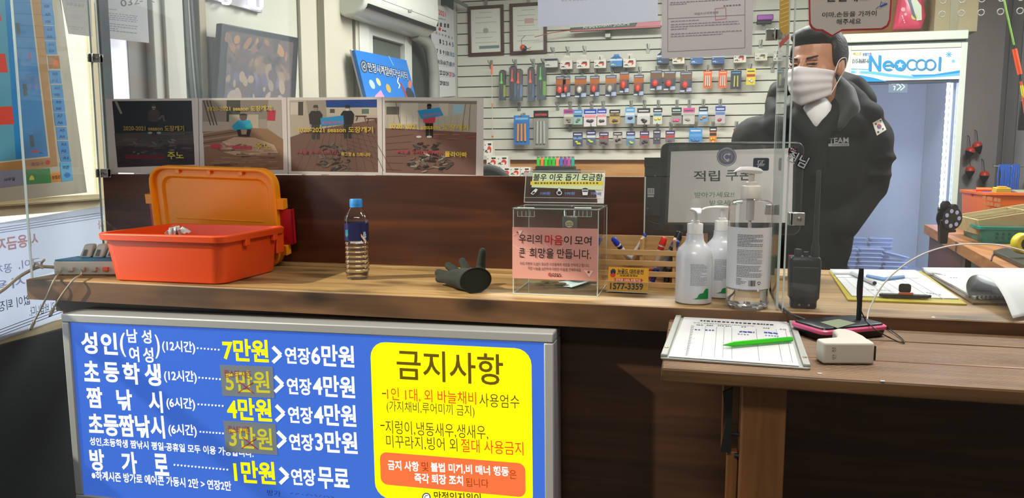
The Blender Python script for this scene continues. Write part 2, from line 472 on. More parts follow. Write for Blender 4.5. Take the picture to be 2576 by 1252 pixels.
# rear wall: plywood below, slatted panels above, plain board to the right of the fridge
b = B(); b.box(-1.72, 1.86, 5.24, 5.32, 0, 2.56); struct(b, 'wall_back', M_ply)
b = B(); b.box(1.35, 1.78, 5.225, 5.24, 0, 2.56); struct(b, 'trim_2', mat('back_board', '938d8a', .6, vary=.06, scale=3))
t = thing('slatwall_panel', 'cream slatted display panel covering the rear wall behind the tackle', 'display panel', (-.45, 5.24, 1.243))
b = B(); z = 1.243
while z < 2.55:
    b.box(-1.63, .78, 5.2, 5.232, z+.0035, min(z+.0692, 2.55)); z += .0723
b.out('slat', M_slat, t, bev=.0015)['kind'] = 'stuff'
b = B(); b.box(-1.63, .78, 5.228, 5.24, 1.243, 2.55); b.out('backing', M_slot, t)
# left wall, front stretch with the window
zb, zs = .755, 1.118
b = B()
b.box(-1.885, -1.85, -2.02, .55, 0, 2.56)
b.box(-1.885, -1.85, .55, 2.12, 0, .74)
b.box(-1.885, -1.85, .55, 2.12, 2.2, 2.56)
b.box(-2.06, -1.85, 2.12, 2.16, 0, 2.56)
struct(b, 'wall_left', M_grey)
b = B(); b.box(-2.5, -1.886, 2.115, 2.1195, 0, 2.56); struct(b, 'trim_5', mat('white_outer_jamb', 'd8d4c8', .6))
t = thing('window_1', 'bright aluminium window in the left wall behind the pond map', 'window', (-1.9, 1.3, .74)); t['kind'] = 'structure'
b = B()
b.box(-1.882, -1.856, .55, .60, .74, 2.2); b.box(-1.882, -1.856, 2.085, 2.12, .74, 2.2)
b.box(-1.882, -1.856, .55, 2.09, 2.15, 2.2); b.box(-1.882, -1.856, .55, 2.09, .74, .77)
b.box(-1.882, -1.856, .55, 2.09, 1.093, 1.122); b.box(-1.88, -1.852, .55, 2.09, 1.124, 1.14)
b.out('window_frame', mat('cream_window_frame', 'd9cfae', .4), t, bev=.002)
b = B(); b.box(-1.884, -1.838, .55, 2.09, 1.1225, 1.1235); b.out('window_sill', mat('stone_sill', 'b9b3a0', .5), t)
b = B(); b.box(-1.872, -1.868, .60, 2.085, 1.14, 2.15); b.box(-1.872, -1.868, .60, 2.085, .77, 1.093); b.out('pane', M_glass, t)
# left wall, rear stretch at a slight angle
A0, A1 = Vector((-2.05, 2.16, 0)), Vector((-1.628, 5.24, 0))
LWx = (A1-A0).normalized()
LW = PL(A0, LWx, (0, 0, 1))            # faces the room
b = B(); L_ = (A1-A0).length
b.plbox(LW, 0, L_, 0, 2.56, -.08, 0); struct(b, 'wall_left_rear', M_wall)
def lwx(u, v=120): return LW.l(u, v).x
def lwz(u, v): return LW.l(u, v).y
# window beside the corner, frosted and bright
t = thing('window_2', 'frosted window strip on the left wall above the first photo print', 'window', LW.w((lwx(265)+lwx(400))/2, 1.0)); t['kind'] = 'structure'
x0, x1, x2, x3 = lwx(252), lwx(262), lwx(316), lwx(362)
b = B(); b.plbox(LW, x1, x2, 1.0, 2.0, .001, .006); b.out('pane', mat('frosted_daylight_glass', 'eef2f8', .6, emit=.75), t)
b = B(); b.plbox(LW, x2, x3, 1.0, 2.0, .001, .012); b.out('sash', mat('grey_sash', '8c8c8a', .5), t)
b = B(); b.plbox(LW, x3, lwx(440), .9, 2.4, .0, .05); b.plbox(LW, lwx(385), lwx(402), .9, 2.4, .05, .065); b.plbox(LW, x0, x1, .9, 2.4, 0, .03); b.plbox(LW, x0, x3, 2.0, 2.06, 0, .03)
b.out('window_frame', M_wallw, t, bev=.004)
# trims
b = B(); b.plbox(LW, lwx(488), lwx(505), 0, 2.56, 0, .035); struct(b, 'trim_3', mat('beige_trim', '9a8c78', .55), bev=.003)
b = B(); b.plbox(LW, lwx(750), lwx(790), 0, 2.56, 0, .02); b.plbox(LW, lwx(800), lwx(870), 0, 2.56, 0, .045); b.plbox(LW, lwx(876), lwx(886), .0, 2.0, 0, .05)
struct(b, 'trim_4', mat('cream_column', 'b8b5a6', .5), bev=.004)
# pipes / cables running up in the dark recess
t = thing('cable_bundle', 'dark bundle of vertical cables and pipes beside the beige trim', 'cables', LW.w(lwx(464), .9))
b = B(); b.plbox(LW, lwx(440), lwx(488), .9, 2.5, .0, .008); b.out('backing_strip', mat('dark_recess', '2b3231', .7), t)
for i, (u, r, c) in enumerate(((449, .012, '39413f'), (462, .016, '2f3735'), (473, .007, '8b938c'), (481, .011, '333c3a'))):
    b = B(); x = lwx(u)
    b.tube(spline([LW.w(x, .9, .02), LW.w(x+.01, 1.3, .024), LW.w(x-.008, 1.7, .02), LW.w(x-.012*i, 2.45, .022)], 6), r, 8)
    b.out('cable', mat('cable_'+c, c, .5), t)
# window behind the air conditioner
t = thing('window_3', 'dark glazed window with white frame behind the air conditioner', 'window', LW.w((lwx(900)+lwx(1050))/2, 1.0)); t['kind'] = 'structure'
b = B()
for u0, u1, d in ((882, 906, .06), (908, 921, .045), (1003, 1020, .045)): b.plbox(LW, lwx(u0), lwx(u1), 1.0, 2.1, 0, d)
b.plbox(LW, lwx(886), lwx(1020), 1.93, 2.1, 0, .04)
b.out('window_frame', M_wallw, t, bev=.003)
b = B(); b.plbox(LW, lwx(920), lwx(1003), 1.0, 1.95, .002, .01); b.out('pane', mat('dull_window_pane', '59605a', .2), t)
b = B(); b.plbox(LW, lwx(1020), lwx(1083), 1.0, 2.1, .002, .006); b.out('dark_gap', mat('dark_green_gap', '39423d', .6), t)
# hose duct and cords
b = B(); b.tube(spline([LW.w(lwx(1010), 1.99, .09), LW.w(lwx(1040), 1.95, .1), LW.w(lwx(1056), 1.83, .09), LW.w(lwx(1062), 1.65, .08), LW.w(lwx(1060), 1.0, .07)], 10), .036, 14)
tag(b.out('duct_hose', mat('grey_duct_wrap', '8b8f88', .6, bump=.4, scale=60)), 'grey wrapped hose curving down from under the air conditioner', 'hose')
for i, (u, c, lab) in enumerate(((1018, 'b9b6aa', 'thin pale cord hanging behind the blue fish board'), (1026, '55554f', 'thin dark cord hanging beside the grey duct hose'))):
    b = B(); x = lwx(u); b.tube(spline([LW.w(x, 1.92, .022), LW.w(x-.01, 1.8, .024), LW.w(x+.01, 1.6, .022), LW.w(x+.02, 1.0, .022)], 8), .006, 6)
    tag(b.out('hanging_cable', mat('cord_'+c, c, .5)), lab, 'cord')
# ------------------------------------------------------------------ service counter
t = thing('service_counter', 'long wooden service counter with worn pine top and red-brown upstand', 'counter', (-.3, 1.9, 0))
b = B(); b.box(-1.636, 1.2, 1.5735, 2.21, .898, .95); b.out('countertop', M_top, t, bev=.003)
b = B(); b.box(-1.636, 1.2, 1.5695, 1.5733, .898, .9485); b.out('front_edge', M_edge_shade, t, bev=.001)  # thin added slab carrying the darker, shaded tone
b = B(); b.box(-1.74, -.124, 1.966, 1.984, .9501, 1.206); b.out('upstand_panel', M_dark, t, bev=.0015)
b = B(); b.box(-1.2, -.124, 1.938, 1.966, .9501, .9585); b.out('edge_strip', M_top, t, bev=.001)
b = B(); b.box(-.2, .02, 2.185, 2.2, .9501, 1.2); b.out('rear_upstand', M_dark, t)
b = B(); b.box(-1.60, 1.2, 1.64, 1.66, 0, .898); b.box(-1.60, -1.58, 1.66, 2.15, 0, .898); b.out('front_board', M_front, t)
b = B(); b.box(-1.60, 1.2, 1.62, 1.638, .86, .898); b.out('top_rail', M_front, t)

# ------------------------------------------------------------------ acrylic screens
def sheet(name, label, p, q, z0, z1, th=.005, parent=None):
    p, q = Vector(p), Vector(q); x = (q-p).normalized(); pl = PL((p.x, p.y, 0), (x.x, x.y, 0), (0, 0, 1)); L = (q-p).length
    t = thing(name, label, 'screen', ((p.x+q.x)/2, (p.y+q.y)/2, z0))
    b = B(); b.plbox(pl, .003, L-.003, z0+.001, z1, -th/2, th/2); b.out('clear_sheet', M_acr, t, smooth=False)
    for e0 in (0, L-.003): b = B(); b.plbox(pl, e0, e0+.003, z0, z1, -th/2, th/2); b.out('polished_edge', M_edge, t)
    return t
ms = sheet('acrylic_screen', 'wide clear acrylic screen standing on the red-brown upstand', (-1.738, 1.975), (.19, 1.975), 1.2063, 2.3)
b = B(); b.box(-.12, .19, 1.9725, 1.9775, .9502, 1.206); b.out('lower_sheet', M_acr, ms, smooth=False)
b = B(); b.box(-.1235, -.1203, 1.9725, 1.9775, .9502, 1.206); b.out('lower_edge', M_edge, ms)
sheet('acrylic_screen', 'clear acrylic side screen at the left end of the counter', (-1.634, 1.585), (-1.741, 1.955), .9502, 2.3)
sheet('acrylic_screen', 'narrow clear acrylic return beside the two-way radio', (.168, 1.59), (.189, 1.96), .9502, 2.3)
ft = sheet('acrylic_screen', 'clear acrylic front sheet with drilled holes at the right of the counter', (.176, 1.579), (1.15, 1.579), .9502, 2.3)
pf = PY(1.5765)
b = B()
for u, v in ((2370, 36), (2418, 33.5), (2468, 31.5), (2517, 29.5), (2566, 27.5), (2372, 2), (2420, 0), (2470, -2), (2519, -4), (2568, -6)):
    l = pf.l(u, v); b.torus(pf.w(l.x, l.y), .0052, .0009, Matrix.Rotation(pi/2, 4, 'X'), 18, 6)
b.out('drilled_hole_rims', mat('hole_rim', 'e2e6e6', .25), ft)
# hinge clips
def clip(label, c, d1, d2):
    t = thing('glass_clip', label, 'clip', c, 0, 'chrome clips joining the acrylic sheets')
    for i, d in enumerate((d1, d2)):
        d = Vector((d[0], d[1], 0)).normalized(); pl = PL(c, d, (0, 0, 1))
        b = B(); b.plbox(pl, 0, .026, -.0125, .0125, -.0075, -.0045); b.plbox(pl, 0, .026, -.0125, .0125, .0045, .0075); b.plbox(pl, -.001, .004, -.0125, .0125, -.0075, .0075)
        b.out('jaw', M_chrome, t, bev=.001)
        b = B(); M = Matrix((pl.x, pl.y, pl.n)).transposed().to_4x4(); M.translation = pl.w(.016, 0, .0075)
        b.lathe([(.0045, 0), (.0045, .002), (.002, .003)], (0, 0, 0), 12, M); b.out('bolt', M_steel, t)
c1 = P(237, 147, Y=1.955); c2 = P(257, 435, Y=1.955)
clip('upper chrome clip joining screen corner above the dark photo print', c1, (1, .0), (.27, -.96))
clip('lower chrome clip joining screen corner beside the orange lid', c2, (1, 0), (.27, -.96))
c3 = P(1955, 87, Y=1.968); c4 = P(1952, 527, Y=1.968)
clip('upper chrome clip on screen return, right of the document sheet', c3, (-1, 0), (-.06, -1))
clip('lower chrome clip on screen return, beside the pump head', c4, (-1, 0), (-.06, -1))
c5 = P(1988, 550, Y=1.583)
clip('large chrome clip on screen front edge above the two-way radio', c5, (1, 0), (.06, 1))

# ------------------------------------------------------------------ light box sign
a_s = R(.75)
SG = PL((-.888, 1.53, .875), (math.cos(a_s), 0, math.sin(a_s)), (0, 0, 1))
t = thing('lightbox_sign', 'backlit blue price board with yellow prohibition notice under the counter', 'sign', (-.888, 1.575, .38))
x0, x1 = -.612, .612; zt = .008; zb_ = -.475
def frame(b, d0, d1, w):
    b.plbox(SG, x0, x1, zt-w, zt, d0, d1); b.plbox(SG, x0, x1, zb_, zb_+w, d0, d1)
    b.plbox(SG, x0, x0+w, zb_+w, zt-w, d0, d1); b.plbox(SG, x1-w, x1, zb_+w, zt-w, d0, d1)
b = B(); frame(b, -.085, 0, .021); b.out('frame', M_alu, t, bev=.003)
b = B(); b.plbox(SG, x0+.01, x1-.01, zb_+.01, zt-.01, -.084, -.08); b.out('back_plate', M_alu, t)
SF = SG.up(-.006)
b = B('3e6bd0'); b.plbox(SF, x0+.02, x1-.02, zb_+.02, zt-.02, -.004, 0)
BLUE = colmat('backlit_blue', .3, .78)
b.out('blue_face', BLUE, t)
W = 'ffffff'; Yl = 'fff000'
b = B(W)
for s, u0, v0, u1, v1, h, bo in (
    ('성', 204, 861, 245, 863, 55, .03), ('인', 254, 863, 295, 865, 55, .03), ('(', 302, 866, 316, 867, 60, .01), (')', 390, 871, 402, 872, 60, .01),
    ('남', 319, 844, 346, 845, 34, .02), ('성', 356, 846, 381, 847, 34, .02), ('여', 325, 890, 350, 891, 38, .02), ('성', 360, 892, 386, 893, 38, .02),
    ('(12시간)', 408, 870, 491, 875, 32, .02), ('연장', 717, 893, 781, 896, 42, .025), ('6만원', 783, 891, 891, 897, 54, .025),
    ('초', 211, 932, 250, 934, 52, .03), ('등', 261, 935, 300, 937, 50, .03), ('학', 309, 938, 352, 940, 54, .03), ('생', 364, 941, 405, 943, 56, .03),
    ('(12시간)', 413, 945, 495, 949, 32, .02), ('연장', 722, 970, 784, 973, 42, .025), ('4만원', 787, 968, 893, 974, 54, .025),
    ('짬', 218, 998, 258, 1000, 52, .03), ('낚', 294, 1004, 333, 1006, 52, .03), ('시', 374, 1009, 409, 1011, 54, .03),
    ('(6시간)', 419, 1013, 491, 1017, 32, .02), ('연장', 725, 1042, 787, 1045, 42, .025), ('4만원', 790, 1040, 896, 1046, 54, .025),
    ('초등짬낚시', 223, 1066, 414, 1074, 56, .03), ('(6시간)', 424, 1080, 495, 1084, 32, .02), ('연장', 728, 1110, 789, 1113, 42, .025), ('3만원', 793, 1108, 899, 1114, 54, .025),
    ('성인,초등학생 짬낚시 평일·공휴일 모두 이용 가능합니다.', 226, 1109, 638, 1140, 22, .02),
    ('방', 227, 1155, 263, 1157, 54, .03), ('가', 306, 1162, 345, 1164, 54, .03), ('로', 388, 1167, 424, 1169, 54, .03),
    ('연장', 733, 1198, 794, 1201, 42, .025), ('무료', 800, 1200, 879, 1206, 54, .025),
    ('※하계시즌 방가로 에어콘 가동시 2만 > 연장2만', 231, 1194, 582, 1222, 24, .02)):
    b.tl(SF, s, u0, v0, u1, v1, h, W, bo)
for u, v in ((687, 890), (692, 964), (695, 1037), (699, 1103), (705, 1194)):
    b.stroke(SF, [(u, v-18), (u+20, v+2), (u, v+21)], 9, W)
for u0, v0, u1, v1, n in ((498, 875, 551, 879, 7), (502, 949, 554, 953, 7), (500, 1016, 561, 1020, 8), (505, 1085, 562, 1089, 8), (440, 1168, 573, 1180, 16)):
    for i in range(n):
        f = i/(n-1); u, v = u0+(u1-u0)*f, v0+(v1-v0)*f; b.rect(SF, u-2, v-2, u+2, v+2, W)
b.out('white_lettering', LIT, t)
b = B(Yl)
for s, u0, v0, u1, v1, h in (('7만원', 560, 878, 675, 883, 56), ('5만원', 567, 955, 678, 961, 56), ('4만원', 571, 1026, 683, 1032, 56), ('3만원', 577, 1094, 687, 1100, 56), ('1만원', 588, 1184, 692, 1190, 56)):
    b.tl(SF, s, u0, v0, u1, v1, h, Yl, .03)
b.out('price_lettering', LIT, t)
# grey paper strips stuck over two prices
for i, (q, seed) in enumerate((([(553, 917), (686, 922), (690, 1001), (560, 995)], 3), ([(562, 1057), (693, 1066), (698, 1144), (568, 1136)], 4))):
    b = B(); SP = SF.up(.0012); b.slab(SP, q, 0, .0003)
    st = b.out('pasted_strip', mat('translucent_grey_film', '646f7c', .6, emit=.2, ecol='7f8890'), t)
    b = B(); (ua, va), (ub, vb) = q[0], q[1]
    S2 = SP.up(.0004)
    b.tl(S2, '5만원' if i == 0 else '3만원', ua+14, va+40, ub-8, vb+39, 54, 'cfca34', .02)
    b.out('faded_price', colmat('faded_print_%d' % i, .5, .62), st)
    b = B('b3271e'); b.lay = .0006; b.tl(S2, '랍스터 시즌', ua+12, va+22, ua+(78 if i == 0 else 66), va+25, 20, 'b3271e', .0)
    b.stroke(S2, [(ua+46, va+70), (ua+85, va+44)], 2, 'b3271e'); b.stroke(S2, [(ua+48, va+42), (ua+86, va+72)], 2, 'b3271e')
    b.out('red_handwriting', PRINT, st)
b = B('2c3f86')
b.tl(SF, '방가', 672, 1238, 706, 1241, 15, '2c3f86', -.005)
b.scribble(SF, 730, 1240, 840, 1250, 2, '3a52a0', 5, (4, 9), 5, 3); b.out('blue_handwriting', PRINT, t)
# yellow notice
SN = SF.up(.0006)
p00, p11 = SN.l(937, 1252), SN.l(1336, 880)
nx0, nx1 = SN.l(936, 1000).x, SN.l(1338, 1000).x; nz1 = (SN.l(1135, 868).y); nz0 = SN.l(1130, 1268).y
b = B('fff200'); b.rrect(SN, nx0, nz0, nx1, nz1, .035, 'fdf305')
b.out('yellow_notice', colmat('backlit_yellow', .3, 1.15), t)
b = B('f26a3a'); q0 = SN.l(957, 1180); q1 = SN.l(1322, 1193)
b.lay = .0006; cz = SN.l(1139, 1192).y
b.rrect(SN, q0.x, cz-.038, q1.x, cz+.038, .016, 'f4683a'); b.out('orange_notice_band', LIT, t)
D = '4c3c08'; O = 'd9480c'
b = B(D); b.lay = .0009
for s, u0, v0, u1, v1, h, c, bo in (
    ('금지사항', 998, 915, 1266, 930, 78, '5a4a0a', .012), ('-', 961, 989, 972, 989, 3, D, 0), ('1인 1대, 외 바늘채비', 974, 990, 1198, 1002, 34, O, .006), ('사용엄수', 1206, 1005, 1307, 1010, 34, D, 0),
    ('(가지채비,루어미끼 금지)', 973, 1022, 1194, 1035, 32, D, 0), ('-', 957, 1069, 968, 1069, 3, D, 0), ('지렁이,냉동새우,생새우,', 970, 1073, 1228, 1088, 36, D, 0),
    ('미꾸라지,빙어 외', 972, 1109, 1151, 1119, 34, D, 0), ('절대 사용금지', 1160, 1119, 1317, 1128, 34, O, .006),
    ('금지 사항', 976, 1168, 1054, 1173, 25, W, .025), ('및', 1061, 1172, 1078, 1173, 23, '7a3a10', 0), ('불법 미끼,비 매너 행동', 1084, 1174, 1280, 1186, 25, W, .025), ('은', 1282, 1192, 1299, 1193, 22, '7a3a10', 0),
    ('즉각 퇴장 조치', 1043, 1201, 1165, 1208, 25, W, .025), ('됩니다', 1172, 1212, 1229, 1215, 22, '7a3a10', 0), ('만정인지위이', 1092, 1246, 1210, 1252, 24, D, .02)):
    b.tl(SN, s, u0, v0, u1, v1, h, c, bo)
b.ell(SN, 1073, 1250, 11, 12, '3a4560', 20); b.ell(SN, 1073, 1250, 8, 9, 'e8e8ea', 20); b.stroke(SN, [(1077, 1245), (1070, 1246), (1069, 1252), (1075, 1254)], 2, '3a4560')
b.out('notice_lettering', LIT, t)

# ------------------------------------------------------------------ low plank table in front
t = thing('plank_table', 'weathered ribbed plank table pushed against the counter front', 'table', (.55, 1.4, 0))
yb = [1.186, 1.318, 1.468, 1.60]
for i in range(3):
    b = B(); b.box(-.043, 1.3, yb[i]+.0025, yb[i+1]-.0025 if i < 2 else 1.5675, .903, .925); b.out('plank', M_deck, t, bev=.003)
b = B(); b.box(-.0, 1.3, 1.50, 1.525, .845, .9027); b.out('apron', M_front, t)
b = B(); b.box(.083, .152, 1.24, 1.31, 0, .9028); b.out('leg', M_post, t, bev=.004)
b = B(); b.box(.056, .072, 1.29, 1.318, .76, .9028); b.out('cleat', M_post, t, bev=.002)
b = B(); b.box(.064, .082, 1.265, 1.285, 0, .77); b.out('batten', M_post, t, bev=.002)
b = B(); b.tube(spline([(.072, 1.268, .8), (.09, 1.262, .80), (.098, 1.258, .785), (.092, 1.26, .768), (.077, 1.264, .765)], 6), .0035, 8); b.out('hook', M_blackm, t)
b = B(); b.slab(PY(1.262), [(1818, 985), (1843, 975), (1838, 1135), (1812, 1135), (1826, 1060)], -.004, .004); b.out('webbing_strap', M_blackm, t)
# ------------------------------------------------------------------ orange storage tub with open lid
def rbox(b, x0, x1, y0, y1, r, z, n=4):
    return [Vector((p[0], p[1], z)) for p in rr(x0, y0, x1, y1, r, n)]
t = thing('storage_tub', 'orange plastic storage tub with yellow lid standing open on the counter', 'storage tub', (-1.26, 1.72, .95))
b = B()
def tub(dx, z, r=.03): return rbox(b, -1.408-dx, -1.095+dx, 1.598-dx, 1.848+dx, r, z)
b.loft([tub(-.004, .9502), tub(0, .953), tub(.012, 1.052), tub(.022, 1.053), tub(.024, 1.068), tub(.020, 1.071), tub(.012, 1.070), tub(.010, 1.06), tub(-.004, .956)], (True, True))
b.out('tub', mat('orange_plastic', 'dd4a16', .4, spec=.5, sss=.0), t, bev=.001)
for q in ((-1.443, -1.43, 1.69, 1.76, 1.01, 1.054), (-1.084, -1.073, 1.67, 1.69, 1.037, 1.056), (-1.084, -1.073, 1.80, 1.82, 1.037, 1.056), (-1.085, -1.079, 1.825, 1.86, 1.0, 1.056)):
    b = B(); b.box(*q); b.out('catch', MATS['orange_plastic'], t, bev=.002)
# lid: shallow tray standing on its long edge behind the tub, its inside towards us
LP = PL((-1.33, 1.943, .951), (1, .0, 0), (0, -.13, 1))
LPr = PL(LP.o, LP.x*math.cos(R(-1.5))+LP.y*math.sin(R(-1.5)), LP.y)
b = B()
def lidr(d, off, r=.05, dz=0): return [LPr.w(p[0], p[1], off) for p in rr(-.192+d, .0+d, .206-d, .282-d, max(r-d*.6, .012), 6)]
b.loft([lidr(.004, -.004), lidr(0, -.001), lidr(0, .026), lidr(.004, .028), lidr(.008, .026), lidr(.011, .012), lidr(.03, .011), lidr(.036, .004), lidr(.045, .003)], (True, True))
lid = b.out('lid', mat('yellow_orange_plastic', 'f0930c', .4, spec=.5), t, bev=.001)
b = B()
for a in (-.10, .0, .10): b.plbox(LPr, a-.006, a+.006, .262, .276, .012, .02)
for s, e in ((-1, -.192), (1, .206)):
    for z in (.185, .055): b.plbox(LPr, e-.004 if s > 0 else e-.02, e+.02 if s > 0 else e+.004, z-.014, z+.014, -.001, .024)
b.plbox(LPr, -.13, .15, .128, .131, .003, .005)
b.out('lug', MATS['yellow_orange_plastic'], lid, bev=.003)
for s, e in ((-1, -.192), (1, .206)):
    b = B(); x0_, x1_ = (e+.002, e+.036) if s > 0 else (e-.02, e+.002)
    b.plbox(LPr, x0_, x1_, .07, .17, .004, .012); b.plbox(LPr, x0_ if s < 0 else x1_-.005, x0_+.005 if s < 0 else x1_, .07, .17, -.006, .012)
    b.out('latch', mat('red_latch', 'b01220', .35), t, bev=.002)
tis = B(); rnd = random.Random(3)
pts = []
for i in range(9):
    for j in range(6):
        tis.v.append(Vector((-1.325+i*.006+rnd.uniform(-.004, .004), 1.70+j*.007+rnd.uniform(-.004, .004), 1.05+rnd.uniform(0, .028))))
for i in range(8):
    for j in range(5): tis.f.append((i*6+j, (i+1)*6+j, (i+1)*6+j+1, i*6+j+1)); tis.k.append(tis.c)
tis.add([(-1.33, 1.7, .9565), (-1.27, 1.7, .9565), (-1.27, 1.74, .9565), (-1.33, 1.74, .9565), (-1.305, 1.715, 1.055), (-1.29, 1.715, 1.055), (-1.29, 1.73, 1.055), (-1.305, 1.73, 1.055)], [(0, 3, 2, 1), (4, 5, 6, 7), (0, 1, 5, 4), (1, 2, 6, 5), (2, 3, 7, 6), (3, 0, 4, 7)])
tag(tis.out('crumpled_tissue', M_paper, smooth=False, solid=.0004), 'crumpled white tissue sticking up inside the orange tub', 'tissue')

# ------------------------------------------------------------------ charger hub and cables
hx = Vector((.97, .24, 0)).normalized(); H = PL((-1.615, 1.635, .95), hx, (-hx.y, hx.x, 0))   # n up
t = thing('charging_hub', 'white multi-port charging hub with blue top at the left counter end', 'charger', (-1.53, 1.68, .95))
b = B(); b.plbox(H, .0, .19, 0, .085, .0005, .037); b.out('body', mat('hub_white', 'bdbcb4', .5), t, bev=.004)
b = B(); b.slab(H, [(.002, .002), (.188, .002), (.188, .08), (.02, .08)], .037, .041, px=False); b.out('blue_top', mat('hub_blue', '3d86b0', .45), t, bev=.002)
for i in range(5):
    b = B(); b.plbox(H, .01+i*.03, .024+i*.03, -.008, .002, .012, .022)
    p = b.out('port', mat('port_white' if i != 4 else 'port_orange', 'b8b4aa' if i != 4 else 'd8603a', .5), t, bev=.001)
for i in range(4):
    b = B(); o = .045+i*.034
    M = Matrix((H.x, H.y, H.n)).transposed().to_4x4(); M.translation = H.o
    y0 = .04
    b.add([(o, y0, .041), (o+.028, y0, .041), (o+.028, y0+.04, .041), (o, y0+.04, .041), (o+.008, y0+.016, .075), (o+.03, y0+.016, .075), (o+.03, y0+.04, .075), (o+.008, y0+.04, .075)],
          [(0, 3, 2, 1), (4, 5, 6, 7), (0, 1, 5, 4), (1, 2, 6, 5), (2, 3, 7, 6), (3, 0, 4, 7)], M)
    pg = b.out('adapter_block', mat('adapter_grey_white', 'b5b5b0', .5), t, bev=.004)
    b = B(); b.add([(o+.009, y0+.001, .046), (o+.019, y0+.001, .046), (o+.021, y0+.009, .062), (o+.012, y0+.009, .062)], [(0, 1, 2, 3)], M @ Matrix.Translation((0, -.0012, 0))); b.out('socket_slot', mat('slot_grey', '55585a', .5), pg)
M_cable = mat('dirty_white_cable', 'a39c8e', .5)
def hang(label, pts, r, name='charging_cable', plug=True, m=None):
    q = spline(pts, 8); t = thing(name, label, 'cable', q[0])
    b = B(); b.tube(q, r, 8); b.out('cord', m or M_cable, t)
    if plug:
        d = (q[-1]-q[-3]).normalized(); b = B(); b.tube([q[-1]-d*.002, q[-1]+d*.016], .0045, 8); b.out('plug', m or M_cable, t)
        b = B(); b.tube([q[-1]+d*.0162, q[-1]+d*.022], .0028, 6); b.out('metal_tip', M_steel, t)
    return t
H1 = H.w(.025, -.009, .015); H2 = H.w(.075, -.009, .015)
def py(u, v, Y): return P(u, v, Y=Y)
hang('longer white charging cable hanging farthest down past the counter corner', [H1, py(146, 690, 1.60), py(136, 705, 1.555), py(118, 745, 1.55), py(98, 785, 1.55), py(84, 812, 1.55)], .0024)
hang('shorter white charging cable hanging over the counter edge beside the tub', [H2, py(205, 690, 1.60), py(186, 702, 1.556), py(160, 735, 1.55), py(140, 765, 1.55), py(133, 778, 1.55)], .0024)
hang('bundled cream cable leaving the charging hub towards the left', [H.w(-.003, .01, .02), py(100, 671, 1.62), py(70, 683, 1.6), py(40, 702, 1.58), py(10, 727, 1.55), py(-40, 760, 1.5)], .0042, 'power_cable', False)
b = B(); q = P(100, 668, Y=1.6)
b.tube(spline([q+Vector((-.02, 0, -.004)), q+Vector((-.005, -.006, .008)), q+Vector((.008, 0, -.006)), q+Vector((.0, .006, .006)), q+Vector((.016, 0, .016))], 6), .003, 6)
tag(b.out('cable_tie_knot', M_cable), 'knotted cable tie around the cream cable by the hub', 'cable tie')

# ------------------------------------------------------------------ small water bottle
t = thing('water_bottle', 'clear plastic water bottle with bright blue cap on the counter', 'bottle', (-.824, 1.771, .95), .3)
prof = [(.012, .001), (.024, 0), (.0265, .004), (.027, .012)]
z = .018
for i in range(7):
    prof += [(.0295, z), (.0295, z+.005), (.0275, z+.0085)]; z += .0115
prof += [(.0293, .1), (.0293, .142), (.0305, .148), (.029, .158), (.016, .178), (.0125, .182), (.0122, .186)]
b = B(); b.lathe(prof, (0, 0, 0), 40, None, (True, False), sq=3.2); b.out('bottle_wall', pane('bottle_plastic', 'fafafa', 1.8, .0, .04), t, local=True)
b = B(); b.lathe([(.008, .002)]+[(r*.965, zz) for r, zz in prof[2:-6]]+[(.028, .135)], (0, 0, 0), 40, None, (True, True), sq=3.2); b.out('water', mat('water', 'ffffff', 0., trans=1, ior=1.33), t, local=True)
b = B(); b.lathe([(.0296, .0985), (.0296, .1425)], (0, 0, 0), 40, None, (False, False), sq=3.2); lb = b.out('label', mat('navy_label', '1c2150', .35), t, local=True)
# printed figure on the label: drawn on the camera-facing side
LB = PL((-.824-.0042, 1.771-.0305, .95), (.96, .28, 0), (0, 0, 1))
b = B(); L0 = LB.l(868, 590)
b.poly(LB, [(881, 612), (883, 600), (890, 597), (905, 598), (914, 612)], 'd9d6d2'); b.ell(LB, 889, 588, 6, 8, 'd7a98c'); b.ell(LB, 888, 581, 7, 5, '1d1820'); b.poly(LB, [(886, 594), (892, 594), (892, 599), (886, 599)], 'd7a98c')
b.poly(LB, [(903, 588), (907, 586), (922, 606), (919, 609)], 'd7a98c'); b.ell(LB, 903, 585, 4, 4, 'd7a98c')
b.poly(LB, [(869, 578), (875, 577), (876, 592), (872, 597), (869, 592)], '4aa3c8'); b.rect(LB, 869, 588, 875, 591, '6cbf48')
b.out('label_picture', GLOSSPRINT, lb)
b = B(); b.text(LB.up(.0005), '삼다수', LB.l(914, 600).x, LB.l(914, 604).y, .007, .022, 'cfe4f4', .02); b.out('label_lettering', GLOSSPRINT, lb)
b = B(); b.lathe([(.0145, .1805), (.0158, .181), (.0158, .186), (.0152, .1865), (.0158, .187), (.0158, .199), (.0148, .2015), (.0001, .202)], (0, 0, 0), 32); b.out('cap', mat('sky_blue_cap', '2f86d0', .4), t, local=True)

